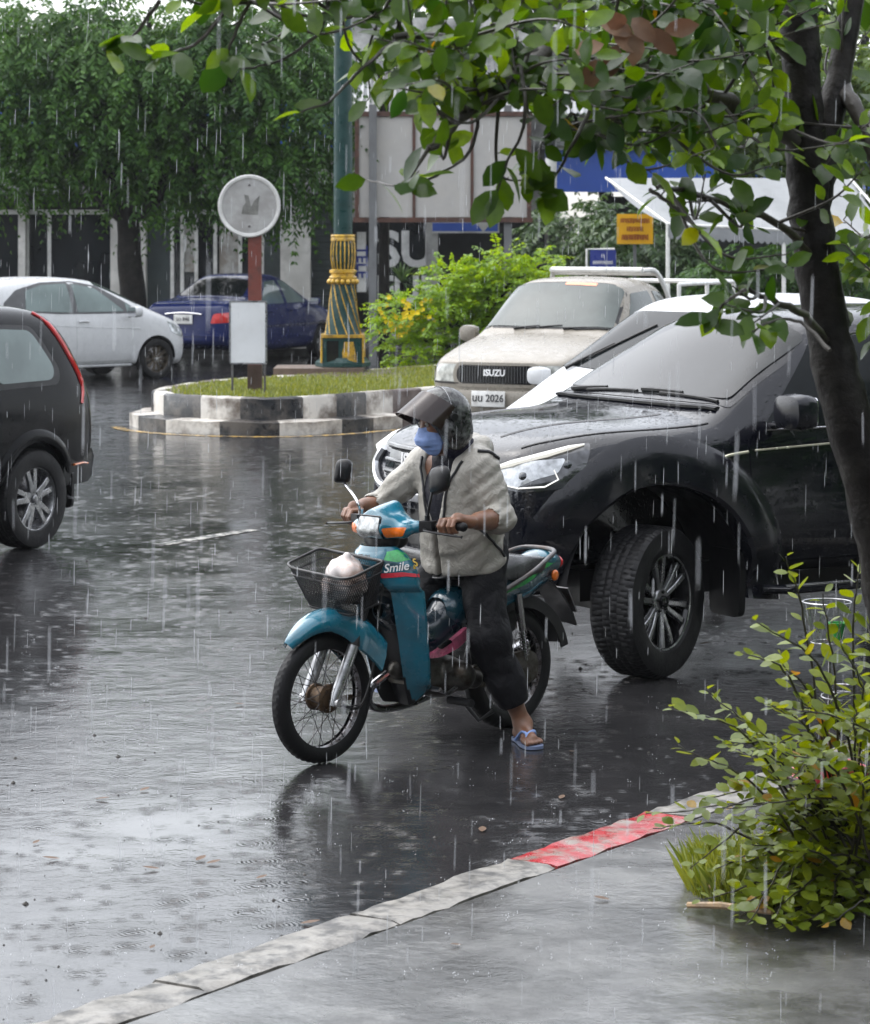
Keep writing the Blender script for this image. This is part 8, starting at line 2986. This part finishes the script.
ang = np.arange(3) * 2 * np.pi / 3
for k in range(3):
    for e, (f, s_) in enumerate(((.25, 1.0), (.8, .8))):
        V[:, 1 + e * 3 + k, 0] = Xr + tilt * f * Lr + rr * s_ * np.cos(ang[k]); V[:, 1 + e * 3 + k, 1] = Yr + rr * s_ * np.sin(ang[k]); V[:, 1 + e * 3 + k, 2] = Zr + f * Lr
V[:, 0] = np.stack([Xr, Yr, Zr], 1); V[:, 7] = np.stack([Xr + tilt * Lr, Yr, Zr + Lr], 1)
T3 = np.array([(0, 2, 1), (0, 3, 2), (0, 1, 3), (7, 4, 5), (7, 5, 6), (7, 6, 4)]); Q4 = np.array([(1, 2, 5, 4), (2, 3, 6, 5), (3, 1, 4, 6)])
off = (np.arange(n) * 8)[:, None, None]
tag(mesh_np('rain', V.reshape(-1, 3), [(T3[None] + off).reshape(-1, 3), (Q4[None] + off).reshape(-1, 4)], M['rain']), 'streaks of heavy rain falling across the street', 'rain', kind='stuff')

# splashes: little crowns of droplets thrown up from the water film
Vs, Fs = [], []
r2 = random.Random(9)
for _ in range(1100):
    y = 8.2 + 24 * r2.random() ** 1.7
    x = (r2.uniform(-30, 900) - 435) * y / F_PX
    g_ = Vector((x, y, 0))
    z0 = .078 if (g_ - KA).dot(kn) > .25 else (.08 if (g_ - KA).dot(kn) > 0 else .002)
    m_ = r2.randint(1, 4); R_ = r2.uniform(.004, .02)
    for k in range(m_):
        a = r2.uniform(0, 6.28); q = r2.uniform(.4, 1) * R_
        c = (x + q * math.cos(a), y + q * math.sin(a), z0 + r2.uniform(.002, .016)); s_ = r2.uniform(.0010, .0024)
        i = len(Vs)
        Vs += [(c[0] + s_, c[1], c[2]), (c[0] - s_, c[1], c[2]), (c[0], c[1] + s_, c[2]), (c[0], c[1] - s_, c[2]), (c[0], c[1], c[2] + s_ * 1.5), (c[0], c[1], c[2] - s_)]
        Fs += [(i, i + 2, i + 4), (i + 2, i + 1, i + 4), (i + 1, i + 3, i + 4), (i + 3, i, i + 4), (i + 2, i, i + 5), (i + 1, i + 2, i + 5), (i + 3, i + 1, i + 5), (i, i + 3, i + 5)]
tag(raw_mesh('rain_splashes', Vs, Fs, M['rain']), 'droplets splashing up from the wet road', 'rain', kind='stuff')

# grit and bits of debris left on the asphalt
Vs, Fs = [], []
for _ in range(420):
    y = 8.1 + 12 * r2.random() ** 1.5; x = (r2.uniform(-20, 760) - 435) * y / F_PX
    g_ = Vector((x, y, 0))
    if (g_ - KA).dot(kn) > -.05: continue
    s_ = r2.uniform(.002, .006) if r2.random() < .9 else r2.uniform(.008, .014)
    i = len(Vs); a = r2.uniform(0, 3)
    for k in range(5): Vs.append((x + s_ * math.cos(a + k * 1.257) * r2.uniform(.6, 1.3), y + s_ * math.sin(a + k * 1.257) * r2.uniform(.6, 1.3), .001))
    Vs.append((x, y, .001 + s_ * .8))
    Fs += [(i + k, i + (k + 1) % 5, i + 5) for k in range(5)]
M['grit'] = mat('grit', (.02, .017, .013), .6)
tag(raw_mesh('grit', Vs, Fs, M['grit'], smooth=False), 'dark grit scattered over the wet asphalt', 'grit', kind='stuff')
# ================================================================ rain haze
bm = BM(); box(bm, (10, 40, 10), (150, 140, 22))
hz = bpy.data.materials.new('haze'); hz.use_nodes = True
q = hz.node_tree; q.nodes.remove(q.nodes['Principled BSDF'])
pv = q.nodes.new('ShaderNodeVolumePrincipled'); pv.inputs['Density'].default_value = .00025; pv.inputs['Color'].default_value = (.85, .88, .92, 1); pv.inputs['Anisotropy'].default_value = .2
q.links.new(pv.outputs[0], q.nodes['Material Output'].inputs['Volume'])
hz.cycles.homogeneous_volume = True if hasattr(hz.cycles, 'homogeneous_volume') else None
tag(obj('haze', bm, hz, sharp=None), 'thin rain haze hanging in the street', 'haze', kind='stuff')
SC.cycles.volume_bounces = 0
